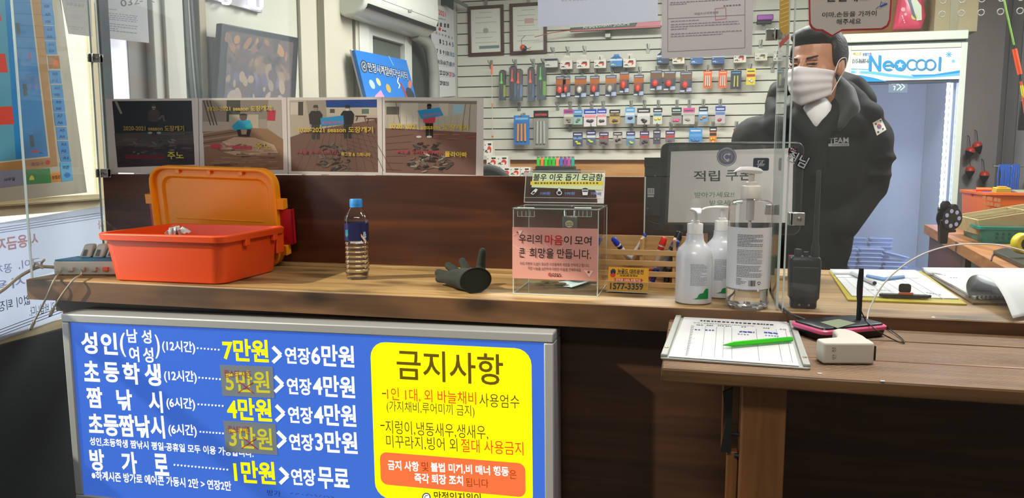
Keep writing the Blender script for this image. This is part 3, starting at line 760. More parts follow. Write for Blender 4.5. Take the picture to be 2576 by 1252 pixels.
# ------------------------------------------------------------------ dark green glove
t = thing('work_glove', 'dark green work glove lying with its open cuff towards the viewer', 'glove', P(1185, 722, Z=.95))
c = P(1196, 700, Y=1.635); b = B()
back = Vector((-.72, .69, 0)).normalized(); side = Vector((back.y, -back.x, 0)).normalized()
def gl(f, s_, z): return Vector((c.x, c.y, .95))+back*f+side*s_+Vector((0, 0, z))
rings = []
for f, wd, ht, zc in ((0, .0415, .029, .0295), (.012, .039, .028, .029), (.03, .036, .024, .026), (.06, .042, .024, .026), (.085, .041, .02, .025), (.1, .034, .014, .024)):
    rings.append([gl(f, wd*math.cos(a), zc+ht*math.sin(a)) for a in [2*pi*k/20 for k in range(20)]])
b.loft(rings)
tips = [P(1104, 701, Y=1.72), P(1103, 686, Y=1.735), P(1128, 668, Y=1.75), P(1163, 657, Y=1.73)]
for (s_, f0, f1, z1, r), tp_ in zip( ((-.028, .07, .125, .014, .0115), (-.01, .08, .132, .013, .012), (.01, .08, .122, .03, .012), (.024, .07, .1, .044, .0115)), tips):
    capsule(b, gl(f0, s_, .026), tp_, r, r*.8)
th = gl(.018, .022, .035)
capsule(b, th, P(1214, 632, Y=1.655), .0125, .0085)
b.out('glove_shell', mat('dark_green_knit', '181d15', .85, bump=.4, scale=240), t, remesh=.0022, lap=3)
b = B(); b.lathe([(.0001, 0), (.029, 0)], (0, 0, 0), 20); M_hole = mat('glove_inside', '11170c', .9)
b = B(); b.add([gl(-.0006, .039*math.cos(a), .0295+.0265*math.sin(a)) for a in [2*pi*k/24 for k in range(24)]], [tuple(range(24))]); b.out('cuff_opening', M_hole, t)
b = B(); b.tube([gl(-.001, .0405*math.cos(a), .0295+.028*math.sin(a)) for a in [2*pi*k/28 for k in range(29)]], .0014, 6); b.out('cuff_hem', MATS['dark_green_knit'], t)

# ------------------------------------------------------------------ donation box
t = thing('donation_box', 'clear acrylic donation box with pink heart notice on its front', 'donation box', (-.295, 1.72, .95))
X0, X1, Y0, Y1, Z0, Z1 = -.389, -.2, 1.646, 1.81, .9503, 1.14; e = .003
b = B()
b.box(X0, X1, Y0, Y0+e, Z0, Z1); b.box(X0, X1, Y1-e, Y1, Z0, Z1); b.box(X0, X0+e, Y0+e, Y1-e, Z0, Z1); b.box(X1-e, X1, Y0+e, Y1-e, Z0, Z1); b.box(X0+e, X1-e, Y0+e, Y1-e, Z0, Z0+e)
b.out('box_walls', M_clear, t, smooth=False)
b = B(); b.box(X0-.003, X1+.004, Y0-.003, Y1+.006, Z1, Z1+.004); b.out('top_plate', M_clear, t, smooth=False)
b = B()
for x in (X0, X1):
    for y in (Y0, Y1): b.box(x-.0009, x+.0009, y-.0009, y+.0009, Z0, Z1)
for z in (Z0+.001, Z1+.002):
    b.box(X0, X1, Y0-.0008, Y0+.0008, z-.001, z+.001); b.box(X0, X1, Y1-.0008, Y1+.0008, z-.001, z+.001); b.box(X0-.0008, X0+.0008, Y0, Y1, z-.001, z+.001); b.box(X1-.0008, X1+.0008, Y0, Y1, z-.001, z+.001)
b.out('glued_edge', M_edge, t)
PB = PY(Y0-.0012)
for u0, u1 in ((1303, 1345), (1446, 1488)):
    b = B(); q0, q1 = PB.l(u0, 523), PB.l(u1, 545); b.plbox(PB, q0.x, q1.x, q1.y, q0.y, .0002, .003)
    h = b.out('hinge', M_clear, t, smooth=False)
    b = B(); n = 4
    for i in range(n+1): x = q0.x+(q1.x-q0.x)*i/n; b.plbox(PB, x-.0005, x+.0005, q1.y, q0.y-.006, .003, .0035)
    b.plbox(PB, q0.x, q1.x, q1.y, q1.y+.0008, .003, .0035); b.tube([PB.w(q0.x, q0.y, .003), PB.w(q1.x, q0.y, .003)], .002, 8)
    b.out('hinge_ribs', M_edge, h)
# standing flap
FL = PL((-.30, 1.80, Z1+.0065), (1, 0, 0), (0, .3, 1)); f0, f1 = FL.l(1318, 505), FL.l(1519, 505); ft_ = FL.l(1430, 430).y
b = B(); b.plbox(FL, f0.x, f1.x, 0, ft_, -.003, 0); fl = b.out('flap', M_flap, t, smooth=False)
b = B(); b.plbox(FL, f0.x, f1.x, ft_-.001, ft_+.0004, -.0033, .0003); b.plbox(FL, f0.x, f0.x+.001, 0, ft_, -.0033, .0003); b.plbox(FL, f1.x-.001, f1.x, 0, ft_, -.0033, .0003); b.plbox(FL, f0.x, f1.x, .0, .0015, -.0033, .0003); b.plbox(FL, f0.x, f1.x, .012, .0128, 0, .0006)
b.out('flap_edge', M_edge, fl)
b = B(); b.lay = .0006
b.poly(FL, [(1341, 434), (1519, 437), (1516, 478), (1337, 471)], 'dfeec0'); b.poly(FL, [(1335, 456), (1518, 456), (1517, 466), (1334, 465)], 'f0dc50')
b.tl(FL, '불우 이웃 돕기 모금함', 1341, 446, 1515, 446, 18, '2b2f33', .02, slant=.1)
b.scribble(FL, 1345, 460.5, 1505, 460.5, 4, '6a5a2a', 2, (3, 6), 3)
b.out('flap_notice', PRINT, fl)
b = B(); b.lay = .0008
for u in (1344, 1407, 1472):
    b.ell(FL, u, 483, 11, 10.5, '25292b', 20)
b.poly(FL, [(1335, 487), (1341, 480), (1348, 474), (1353, 477), (1349, 483), (1341, 490)], 'eef0f0'); b.poly(FL, [(1338, 486), (1343, 481), (1347, 484), (1341, 488)], '25292b')
b.ell(FL, 1407, 485, 7, 6, 'eef0f0'); b.rect(FL, 1404, 474, 1410, 480, 'eef0f0'); b.ell(FL, 1407, 485, 5, 4.2, '25292b')
b.poly(FL, [(1464, 477), (1480, 477), (1478, 491), (1466, 491)], 'eef0f0'); b.poly(FL, [(1465, 479), (1479, 479), (1478, 483), (1466, 483)], '55585a')
for u in (1360, 1422, 1488): b.tl(FL, '100원', u, 486, u+24, 486.5, 8, '6f8fd0', .02)
b.out('flap_icons', PRINT, fl)
# pink notice on the front
PS = PY(Y0-.0006)
n0, n1 = PS.l(1288, 572), PS.l(1504, 704)
b = B(); b.plbox(PS, PS.l(1289, 640).x, PS.l(1503.5, 640).x, PS.l(1400, 703).y, PS.l(1400, 573).y, 0, .0005); pn = b.out('pink_notice', mat('pink_paper', 'd79a92', .6), t)
b = B(); P2 = PS.up(.0006); b.lay = .0001
hp = [(1395+ (16*math.sin(a)**3)*1.75, 612-(13*math.cos(a)-5*math.cos(2*a)-2*math.cos(3*a)-math.cos(4*a))*1.6) for a in [2*pi*i/30 for i in range(31)]]
b.stroke(P2, hp, 1.2, 'efc4b8'); b.stroke(P2, [(1290, 615), (1310, 628), (1340, 632), (1372, 628)], 1, 'e8b8ac'); b.stroke(P2, [(1425, 640), (1460, 636), (1485, 624), (1502, 615)], 1, 'e8b8ac'); b.stroke(P2, [(1290, 592), (1300, 588), (1312, 585)], 1, 'e8b8ac')
b.poly(P2, [(1302, 580), (1315, 579), (1308, 591)], 'e5c9c0'); b.ell(P2, 1302, 584, 2.5, 2.5, 'c02028'); b.poly(P2, [(1468, 679), (1492, 681), (1483, 697)], 'e5c9c0'); b.ell(P2, 1481, 684, 3.5, 3, 'c8242c')
b.out('notice_pattern', PRINT, pn)
b = B(); b.lay = .0012
K = '221c1c'
for s, u0, v0, u1, v1, h, c_, bo in (('우리의', 1305, 600, 1363, 601.5, 23, K, .005), ('마음', 1371, 602, 1416, 604, 25, 'c02026', .01), ('이', 1419, 603, 1438, 604, 22, K, .005), ('모여', 1446, 604, 1488, 606, 23, K, .005),
    ('큰', 1306, 635, 1320, 635.5, 23, K, .005), ('희망을', 1332, 635, 1393, 637, 25, K, .005), ('만듭니다.', 1402, 637, 1487, 640, 24, K, .005),
    ('우리 주변의 도움이 필요한 이웃들에게 희망을 전하려고 합니다.', 1308, 662, 1483, 667.5, 8.5, K, 0), ('작은 나눔을 실천하여 따뜻한 마음을 전해주세요.', 1328, 674, 1463, 679, 8.5, K, 0)):
    b.tl(P2, s, u0, v0, u1, v1, h, c_, bo)
b.ell(P2, 1383, 690, 4, 5, 'a8524a'); b.scribble(P2, 1390, 688, 1412, 689, 2.4, '6a3a34', 3, (3, 6), 2); b.scribble(P2, 1390, 693, 1412, 694, 3, '3a2422', 4, (3, 6), 2)
b.out('notice_lettering', PRINT, pn)
# padlock hanging at the back
pk = P(1434, 562, Y=1.80)
t2 = thing('padlock', 'grey padlock with round label hanging inside the donation box back', 'padlock', (pk.x, 1.796, 1.085))
b = B(); b.box(pk.x-.0175, pk.x+.0175, 1.789, 1.803, pk.z-.014, pk.z+.018); b.out('lock_body', mat('lock_grey', '6d706e', .4, metal=.5), t2, bev=.003)
b = B(); b.tube(spline([(pk.x-.011, 1.796, pk.z+.017), (pk.x-.011, 1.796, pk.z+.034), (pk.x, 1.796, pk.z+.043), (pk.x+.011, 1.796, pk.z+.034), (pk.x+.011, 1.796, pk.z+.017)], 5), .003, 8); b.out('shackle', M_chrome, t2)
PLk = PY(1.7885); b = B(); b.ell(PLk, 1432, 563, 10, 9, 'b9bb9a', 18); b.scribble(PLk, 1425, 561, 1440, 561, 2, '4a4c48', 1, (3, 5), 1); b.scribble(PLk, 1425, 566, 1440, 566, 2, '4a4c48', 2, (3, 5), 1); b.out('lock_label', PRINT, t2)
# money
ZB = .9536
for i, (u, v, zz, lab) in enumerate(((1358, 714, 0, 'bronze coin lying leftmost on the donation box floor'), (1373, 709, 0, 'bronze coin lying farthest back in the donation box'), (1393, 714, .003, 'bronze coin lying by the folded banknote corner'), (1412, 718, .004, 'bronze coin lying on top of the pale blue banknote'))):
    p = P(u, v, Z=ZB); b = B(); b.lathe([(.0001, 0), (.0115, 0), (.0122, .0004), (.0122, .0016), (.0115, .002), (.0001, .002)], (p.x, p.y, ZB+zz), 24)
    tag(b.out('coin', mat('worn_bronze', '7d6a45', .4, metal=.7)), lab, 'coin', 'coins in the donation box')
ZP = PZ(ZB+.0002)
b = B()
def note(corner, seg, col, z, amp):
    b = B(); bb = [P(u, v, Z=ZB) for u, v in corner]; n = 10
    for i in range(n+1):
        f = i/n; a = bb[0].lerp(bb[1], f); c_ = bb[3].lerp(bb[2], f); h = amp*math.sin(f*pi*1.6)**2+z
        b.v += [Vector((a.x, a.y, ZB+h)), Vector((c_.x, c_.y, ZB+h))]
    for i in range(n): b.f.append((2*i, 2*i+1, 2*i+3, 2*i+2)); b.k.append(b.c)
    return b
tag(note([(1386, 711), (1437, 726), (1500, 706), (1440, 705)], 10, '', .0005, .003).out('banknote', mat('pale_blue_note', 'b9cbd8', .6, vary=.2, scale=60), solid=.0003), 'pale blue banknote spread on the donation box floor', 'banknote')
tag(note([(1390, 706), (1448, 713), (1462, 704), (1395, 701)], 10, '', .006, .004).out('banknote', mat('green_note', '8fae9d', .6, vary=.25, scale=60), solid=.0003), 'folded greenish banknote behind the pale blue one', 'banknote')

# ------------------------------------------------------------------ pen organiser
t = thing('pen_organizer', 'light wood slatted pen organizer behind the white pump bottle', 'pen holder', (-.1, 1.86, .95))
X0, X1, Y0, Y1 = -.215, .02, 1.80, 1.895
b = B(); b.box(X0, X1, Y1-.005, Y1, .9503, 1.064); b.out('back_board', M_light, t, bev=.0008)
for x in (X0, -.121, -.045, X1-.007):
    b = B(); b.box(x, x+.007, Y0+.0045, Y1-.0052, .9503, 1.064); b.out('divider', M_light, t, bev=.0008)
for i, z in enumerate((.9503, .976, 1.001, 1.026)):
    b = B(); b.box(X0, X1, Y0, Y0+.0043, z, z+.0125); b.out('front_slat', M_light, t, bev=.0006)
b = B(); b.box(X0+.007, X1-.007, Y0+.0045, Y1-.006, .9503, .954); b.out('base', M_light, t)
def marker(label, pu, pv, bu, bv, yt, yb_, r, body, cap, capl=.02, stripe=None, cat='marker'):
    top = P(pu, pv, Y=yt); bot = P(bu, bv, Y=yb_)
    if bot.z < .9545+r: bot = bot+(top-bot)*((.9545+r-bot.z)/(top.z-bot.z))
    t = thing('marker_pen', label, cat, bot, 0, 'pens in the wooden organizer')
    d = (top-bot).normalized(); cp = top-d*capl
    b = B(); b.tube([bot, bot+d*.002, cp], [r*.8, r, r], 14); b.out('barrel', mat('pen_'+body, body, .35), t)
    b = B(); b.tube([cp+d*.0003, cp+d*(capl*.45)], [r*1.12, r*1.12], 14); b.tube([cp+d*(capl*.45), cp+d*(capl*.8), top-d*.001, top], [r*1.0, r*1.05, r*.8, r*.2], 14); b.out('cap', mat('pen_'+cap, cap, .35), t)
    if stripe:
        b = B(); b.tube([cp-d*.012, cp-d*.004], [r*1.02, r*1.02], 14); b.out('band', mat('pen_'+stripe, stripe, .4), t)
marker('white marker with blue cap leaning left, second from the left in organizer', 1541, 598, 1592, 662, 1.815, 1.85, .0065, 'd9dadd', '2036b8', .022, '1c2450')
marker('thin white pen with small blue tip leaning right in organizer', 1624, 588, 1576, 668, 1.87, 1.84, .0045, 'd8d6cc', '2748b4', .008)
marker('white marker with blue cap seen past the donation box edge', 1509, 601, 1514, 690, 1.84, 1.83, .006, 'cfd0d2', '2c3cae', .018, 'c8b84a')
marker('white marker with red round cap in the right bay of organizer', 1672, 596, 1640, 690, 1.83, 1.83, .0075, 'd9d2cf', 'd8281e', .02, 'b02a22')
marker('black-capped marker standing rightmost in the organizer', 1710, 582, 1672, 700, 1.87, 1.84, .0085, '8a8d90', '111317', .022, '3a2c30')
marker('grey marker with blue cap leaning in front of black-capped one', 1704, 603, 1655, 690, 1.82, 1.825, .008, '7b8288', '2445a0', .016, '23272c')
for lab, u0, v0, u1, v1, c_ in (('dark blue marker lying low behind the slats, beside the black one', 1652, 676, 1640, 712, '1c2f86'), ('black marker lying low behind the slats beside the pump bottle', 1681, 676, 1676, 712, '14161a'), ('red marker cap low behind the slats at the card holder', 1637, 676, 1634, 706, 'b02420')):
    b = B(); b.tube([P(u0, v0, Y=1.813), P(u1, v1-4, Y=1.813)], .0065, 12)
    tag(b.out('marker_pen', mat('pen_'+c_, c_, .4)), lab, 'marker', 'pens in the wooden organizer')

# ------------------------------------------------------------------ business card stand
CP = PL((-.14, 1.715, .9515), (.995, -.03, 0), (0, .22, 1))
q0, q1 = CP.l(1529, 735), CP.l(1629, 735); ct = CP.l(1580, 673).y
t = thing('card_stand', 'clear card stand holding yellow taxi-service cards before the pen organizer', 'card holder', (-.14, 1.72, .95))
b = B(); b.plbox(CP, q0.x-.003, q1.x+.003, 0, ct*.42, .006, .0075); b.plbox(CP, q0.x-.003, q1.x+.003, 0, ct*.9, -.012, -.0105); b.plbox(CP, q0.x-.003, q1.x+.003, 0, .0015, -.0105, .006); b.out('clear_stand', M_clear, t, smooth=False)
b = B(); b.plbox(CP, q0.x-.003, q1.x+.003, ct*.42, ct*.42+.0008, .006, .0077); b.plbox(CP, q0.x-.003, q1.x+.003, 0, .0012, .0074, .0082); b.out('stand_edge', M_edge, t)
ts = thing('business_card', 'yellow business cards reading 1577-3359 stacked in the clear stand', 'business cards', (-.14, 1.712, .953))
b = B(); b.plbox(CP, q0.x, q1.x, .0018, ct, -.0098, .0045); b.out('card_stack', mat('yellow_card', 'd9a018', .5), ts)
C2 = CP.up(.0046); b = B()
b.scribble(C2, 1551, 688, 1600, 690, 3, '8a6a10', 7, (4, 8), 2); b.scribble(C2, 1560, 693, 1606, 694, 3, '6a5210', 8, (4, 8), 2)
b.poly(C2, [(1544, 699), (1614, 701), (1618, 705), (1614, 709), (1544, 707), (1547, 703)], 'c8281c'); b.tl(C2, '전직원 100% 보험가입', 1549, 703, 1611, 705, 6.5, 'f2e6c8', .01)
b.scribble(C2, 1548, 712, 1610, 714, 2.5, 'a8801a', 9, (3, 7), 2); b.ell(C2, 1542, 691, 7, 6, 'c8301e', 12)
b.rect(C2, 1536, 679, 1549, 685, '20263c'); b.rect(C2, 1539, 676, 1547, 680, '2c3a5c'); b.ell(C2, 1539, 686, 2.4, 2.4, '14161c'); b.ell(C2, 1546, 686, 2.4, 2.4, '14161c')
b.tl(C2, '뉴골드 대리운전', 1554, 681, 1619, 684, 12, '1a1c24', .02)
b.tl(C2, '1577-3359', 1535, 719, 1618, 721, 17, '161616', .03)
b.out('card_print', PRINT, ts)
# ------------------------------------------------------------------ pump bottles
def pump_white(label, loc, rotz, print_only_edge=False):
    t = thing('pump_bottle', label, 'pump bottle', loc, rotz, 'white pump bottles')
    b = B(); b.lathe([(.0001, .0003), (.034, .0003), (.0375, .003), (.0378, .01), (.0378, .092), (.0372, .102), (.033, .115), (.024, .124), (.0195, .130), (.0178, .137), (.0175, .1455)], (0, 0, 0), 40)
    b.out('bottle_body', mat('pearl_white_plastic', 'd8dbe2', .22, spec=.55), t, local=True)
    b = B(); b.lathe([(.0157, .1457), (.0162, .146), (.0162, .166), (.0155, .167), (.0095, .168), (.009, .173), (.0058, .174), (.0055, .192), (.004, .193)], (0, 0, 0), 28); b.out('pump_collar', M_white, t, local=True)
    b = B()
    rings = []
    for y, w_, z0_, z1_ in ((.012, .010, .192, .1985), (.0, .0125, .192, .1995), (-.014, .0115, .193, .1995), (-.03, .0085, .1945, .1985), (-.043, .0055, .193, .1965), (-.05, .004, .189, .193)):
        rings.append([Vector((x, y, z)) for x, z in ((-w_*.8, z0_), (w_*.8, z0_), (w_, (z0_+z1_)/2), (w_*.8, z1_), (-w_*.8, z1_), (-w_, (z0_+z1_)/2))])
    b.loft(rings); b.out('pump_head', M_white, t, local=True, bev=.001)
    return t
def wrap(t, r, draw, ang=0, off=.0004):
    """Print wrapped on a round bottle: draw gets a function mapping (arc metres, height) to a point."""
    def pt(s, z, o=0): a = -pi/2+ang+s/r; return Vector(((r+off+o)*math.cos(a), (r+off+o)*math.sin(a), z))
    return pt
def wquad(b, pt, s0, z0, s1, z1, col, o=0, n=3):
    b.c = lin(col)
    for i in range(n):
        a, c = s0+(s1-s0)*i/n, s0+(s1-s0)*(i+1)/n
        b.add([pt(a, z0, o), pt(c, z0, o), pt(c, z1, o), pt(a, z1, o)], [(0, 1, 2, 3)])
def wlines(b, pt, s0, s1, z_top, n, dz, h, col, seed):
    rnd = random.Random(seed)
    for i in range(n):
        z = z_top-i*dz; s = s0; end = s1-(rnd.random()*.5*(s1-s0) if rnd.random() < .35 else 0)
        while s < end:
            e_ = min(s+rnd.uniform(.002, .006), end); wquad(b, pt, s, z-h, e_, z, col, 0, 1); s = e_+.0008
def green_mark(b, pt, s0, z0, wd, ht, o=0):
    b.c = lin('1f8a45')
    prof = [(0, .0), (.14, .06), (.28, .16), (.34, .4), (.42, .52), (.62, .58), (.72, .85), (.82, 1), (1, .93)]
    for (a, ha), (c, hc) in zip(prof[:-1], prof[1:]):
        b.add([pt(s0+a*wd, z0, o), pt(s0+c*wd, z0, o), pt(s0+c*wd, z0+hc*ht, o), pt(s0+a*wd, z0+ha*ht, o)], [(0, 1, 2, 3)])
t = pump_white('white pump bottle in front, green mark fully visible, spout towards the viewer', (.004, 1.636, .95), R(8))
pt = wrap(t, .0378, None, R(-2))
b = B(); wlines(b, pt, -.011, .0085+.016, .086, 20, .0023, .0009, '8a8f98', 3); green_mark(b, pt, -.006, .013, .036, .022); b.out('bottle_print', PRINT, t, local=True)
t = pump_white('white pump bottle standing behind, half hidden by the clear sanitizer', (.0615, 1.722, .95), R(-62))
pt = wrap(t, .0378, None, R(62-6))
b = B(); wlines(b, pt, -.011, .0085+.016, .086, 20, .0023, .0009, '8a8f98', 4); green_mark(b, pt, -.006, .013, .036, .022); b.out('bottle_print', PRINT, t, local=True)
# clear sanitizer
t = thing('sanitizer_bottle', 'tall clear hand sanitizer pump bottle with white text label', 'pump bottle', (.111, 1.607, .95), R(20))
b = B(); b.lathe([(.02, .0012), (.036, .0005), (.0412, .004), (.0425, .012), (.0425, .206), (.0405, .2145), (.034, .2185), (.0205, .2195), (.0185, .222), (.0185, .236)], (0, 0, 0), 48, None, (True, False)); b.out('bottle_wall', pane('sanitizer_plastic', 'fcfcfc', 1.6, 0, .03), t, local=True)
b = B(); b.lathe([(.001, .005), (.036, .005), (.0402, .009), (.0408, .014), (.0408, .039), (.0001, .039)], (0, 0, 0), 40); b.out('gel', mat('clear_gel', 'fbfbfb', 0., trans=1, ior=1.36), t, local=True)
b = B(); b.lathe([(.0035, .0395), (.0035, .225)], (0, 0, 0), 12); b.lathe([(.008, .178), (.008, .225)], (0, 0, 0), 14); b.out('dip_tube', mat('frosted_tube', 'c4c2be', .4), t, local=True)
ptl = wrap(t, .0427, None, R(-20)); b = B()
for i in range(28):
    a0, a1 = -.062+i*.124/28, -.062+(i+1)*.124/28
    b.add([ptl(a0, .043), ptl(a1, .043), ptl(a1, .166), ptl(a0, .166)], [(0, 1, 2, 3)])
lb = b.out('label', mat('white_label', 'd2d3d6', .5), t, local=True)
b = B(); ptx = wrap(t, .0427, None, R(-22), .0009)
wlines(b, ptx, -.024, .026, .152, 8, .0031, .0013, '5a5f68', 5); wlines(b, ptx, -.024, .026, .122, 10, .0029, .0011, '7a7f88', 6); wlines(b, ptx, -.024, .026, .09, 8, .003, .0012, '60656e', 7); wlines(b, ptx, -.024, -.004, .0645, 5, .0028, .0012, '60656e', 8)
for z in (.126, .112, .095): wquad(b, ptx, -.024, z, .026, z+.0003, '9a9fa8', 0, 5)
rnd = random.Random(2); s = .0
while s < .0125:
    e_ = rnd.choice((.0004, .0007, .0012)); wquad(b, ptx, s, .050, s+e_, .0615, '14161a', 0, 1); s += e_+rnd.choice((.0005, .0009))
for k in range(3):
    a = 2*pi*k/3+.5; b.c = lin('14161a')
    q = [(.0205+.0044*math.cos(a+x), .056+.0044*math.sin(a+x)) for x in (-.75, .75)]+[(.0205+.0026*math.cos(a+x), .056+.0026*math.sin(a+x)) for x in (.75, -.75)]
    b.add([ptx(x, z) for x, z in q], [(0, 1, 2, 3)])
b.out('label_print', PRINT, lb, local=True)
b = B(); b.lathe([(.0185, .222), (.0195, .2225), (.0195, .2455), (.0185, .247), (.012, .248), (.0115, .2545), (.0062, .256), (.006, .272)], (0, 0, 0), 28); b.out('pump_collar', mat('cream_white_plastic', 'd3cfc6', .4), t, local=True)
b = B(); rings = []
for x, w_, z0_, z1_ in ((.022, .003, .2745, .2775), (.016, .009, .2715, .281), (.004, .0125, .271, .2845), (-.008, .0115, .272, .2855), (-.022, .0085, .2745, .2845), (-.031, .004, .275, .279), (-.036, .0015, .2735, .2755)):
    rings.append([Vector((x*1.05, y, z)) for y, z in ((-w_*.8, z0_), (w_*.8, z0_), (w_, (z0_+z1_)/2), (w_*.7, z1_), (-w_*.7, z1_), (-w_, (z0_+z1_)/2))])
b.loft(rings); b.out('pump_head', M_white, t, local=True, bev=.0015)

# ------------------------------------------------------------------ two-way radio
rx, ry = .222, 1.63
t = thing('two_way_radio', 'black two-way radio with long antenna standing on the counter', 'radio', (rx, ry, .95))
b = B()
def rsec(w_, d_, z, r=.007, dx=0): return [Vector((rx+dx+p[0], ry+p[1], z)) for p in rr(-w_/2, -d_/2, w_/2, d_/2, r)]
b.loft([rsec(.044, .03, .9503), rsec(.05, .034, .953), rsec(.05, .034, .966), rsec(.058, .036, .972), rsec(.06, .036, 1.0), rsec(.0605, .034, 1.045), rsec(.058, .032, 1.052), rsec(.052, .028, 1.055)])
b.out('radio_body', M_black, t)
b = B(); b.lathe([(.0085, 1.054), (.008, 1.075), (.0055, 1.085), (.005, 1.15), (.0045, 1.226), (.003, 1.2285)], (rx+.019, ry, 0), 14); b.out('antenna', M_blackm, t)
b = B(); b.lathe([(.007, 1.0545), (.007, 1.068), (.006, 1.0695)], (rx-.014, ry, 0), 14); b.lathe([(.005, 1.0545), (.005, 1.064)], (rx+.002, ry, 0), 12); b.out('knob', M_blackm, t)
b = B(); b.box(rx-.025, rx+.025, ry-.0195, ry-.0165, .975, 1.035); b.out('belt_clip_plate', M_blackm, t, bev=.002)
b = B()
for dx in (-.009, .009): b.lathe([(.0022, 0), (.0022, .001)], (rx+dx, ry-.0172, .958), 10, Matrix.Rotation(pi/2, 4, 'X'))
b.out('charging_contact', mat('brass_contact', 'b0a890', .3, metal=.8), t)
p = P(1983, 700, Z=.95)
b = B(); b.box(p.x-.0, p.x+.032, p.y, p.y+.02, .9503, 1.008); tag(b.out('red_carton', mat('red_carton', 'a01822', .45), bev=.001), 'small red carton standing behind the acrylic return by the radio', 'box')
p = P(1930, 712, Z=.95); b = B(); b.box(p.x-.016, p.x+.03, p.y+.14, p.y+.16, .9503, 1.0); tag(b.out('dark_green_carton', mat('dark_green_carton', '1d3a2c', .5), bev=.001), 'low dark green carton seen past the sanitizer bottle', 'box')
b = B(); b.tube(spline([(.125, 2.05, .953), P(1925, 690, Y=1.72), P(1938, 730, Z=.954), P(1950, 752, Z=.954), P(1975, 780, Y=1.565), P(2000, 795, Y=1.545), P(2030, 806, Z=.937)], 8), .0026, 8)
tag(b.out('power_cable', mat('dark_grey_cable', '2c3036', .5)), 'dark grey cable running from the counter down to the pink pager base', 'cable')

# ------------------------------------------------------------------ sign-in clipboard on the plank table
ZT = .925
cA, cB_, cC, cD = [P(u, v, Z=ZT) for u, v in ((1685, 906), (2046, 932), (1962, 803), (1712, 790))]
ax = (cB_-cA).normalized(); ay = Vector((-ax.y, ax.x, 0))
CLP = PL((cA+cB_+cC+cD)/4, ax, ay)
t = thing('clipboard', 'grey plastic clipboard holding a sign-in table sheet', 'clipboard', (CLP.o.x, CLP.o.y, ZT))
l0 = [CLP.l(u, v) for u, v in ((1685, 906), (2046, 932), (1962, 803), (1712, 790))]
hw = .115; b0, b1 = -.165, .165
b0, b1 = l0[0].y, l0[3].y-.012
b = B(); b.slab(CLP, rr(-hw, b0, hw, b1, .006), .0005, .004, px=False); b.out('board', M_grp, t, bev=.001)
b = B(); b.plbox(CLP, -hw, -hw+.011, b0+.004, b1+.004, .004, .009); b.plbox(CLP, hw-.011, hw, b0+.004, b1+.004, .004, .009); b.plbox(CLP, -hw+.011, hw-.011, b1-.014, b1, .004, .007); b.out('rail', M_grp, t, bev=.002)
b = B()
for a, c_ in ((-hw+.0055, b0+.05), (hw-.0055, b0+.045), (-.07, b1-.007), (.075, b1-.007)):
    M = Matrix((CLP.x, CLP.y, CLP.n)).transposed().to_4x4(); M.translation = CLP.w(a, c_, .0085 if abs(a) > .1 else .007); b.lathe([(.004, 0), (.0035, .0015), (.001, .002)], (0, 0, 0), 10, M)
b.out('rivet', mat('brass_rivet', '9a8454', .35, metal=.8), t)
b = B(); b.slab(CLP, [(-.052, b1-.028), (.052, b1-.028), (.052, b1+.004), (-.052, b1+.004)], .008, .017, px=False); cl = b.out('clamp', M_grp, t, bev=.003)
b = B(); b.slab(CLP, [(-.012, b1-.03), (.012, b1-.03), (.01, b1+.008), (-.01, b1+.008)], .0095, .0205, px=False); b.out('clamp_tab', M_grp, cl, bev=.003)
CPp = CLP.up(.0048)
b = B(); pb0 = b0+.004
b.slab(CPp, [(-.102, pb0), (.098, pb0-.002), (.1, b1-.015), (-.098, b1-.013)], 0, .0009, px=False); sh = b.out('sheet_stack', M_paper, t)
CT = CPp.up(.0011); b = B('5c6068'); b.lay = 0
b.scribble(CT, 1762, 806, 1950, 817, 3, '30343c', 4, (4, 9), 3); b.scribble(CT, 1745, 811, 1900, 820, 1.5, '8a8f98', 5, (3, 8), 2)
for (u0, v0, u1, v1) in ((1740, 818, 1725, 895), (1775, 820, 1764, 897), (1803, 821, 1797, 899), (1822, 822, 1818, 900), (1841, 823, 1841, 902), (1902, 826, 1910, 907), (1952, 828, 1968, 911), (1976, 830, 1994, 912)):
    b.stroke(CT, [(u0, v0), (u1, v1)], .9, '6c7078')
for i in range(19):
    v = 820+i*4.0; u = 1741-i*.85
    b.stroke(CT, [(u, v), (u+5, v+.3)], .8, '6c7078')
b.scribble(CT, 1748, 829, 1766, 830, 2, '3a4ca0', 6, (4, 6), 3); b.scribble(CT, 1774, 830, 1800, 831, 2.2, '2c3e98', 7, (5, 8), 3); b.scribble(CT, 1860, 834, 1898, 836, 2.6, '2c3e98', 8, (6, 12), 2, .6); b.scribble(CT, 1922, 836, 1958, 839, 2.8, '3348a8', 9, (6, 12), 2, .6); b.scribble(CT, 1856, 840, 1886, 842, 1.6, '6c78b8', 10, (3, 6), 3, .6); b.scribble(CT, 1925, 843, 1960, 846, 1.6, '6c78b8', 11, (3, 6), 3, .6)
for (u, v) in ((1752, 817), (1778, 818), (1806, 819), (1825, 820), (1865, 822), (1920, 825), (1962, 828)): b.scribble(CT, u, v, u+16, v+.8, 1.5, '7a7f88', u, (3, 5), 2)
b.out('table_print', PRINT, sh)
g0, g1 = P(1819, 868, Z=ZT+.0115), P(1993, 853, Z=ZT+.0115); d = (g1-g0).normalized()
t = thing('green_pen', 'bright green ballpoint pen lying across the sign-in sheet', 'pen', ((g0.x+g1.x)/2, (g0.y+g1.y)/2, ZT+.0065))
up = Vector((0, 0, 1))
b = B(); r = .0049; z_ = ZT+.0069+r; a0 = Vector((g0.x, g0.y, z_)); a1 = Vector((g1.x, g1.y, z_))
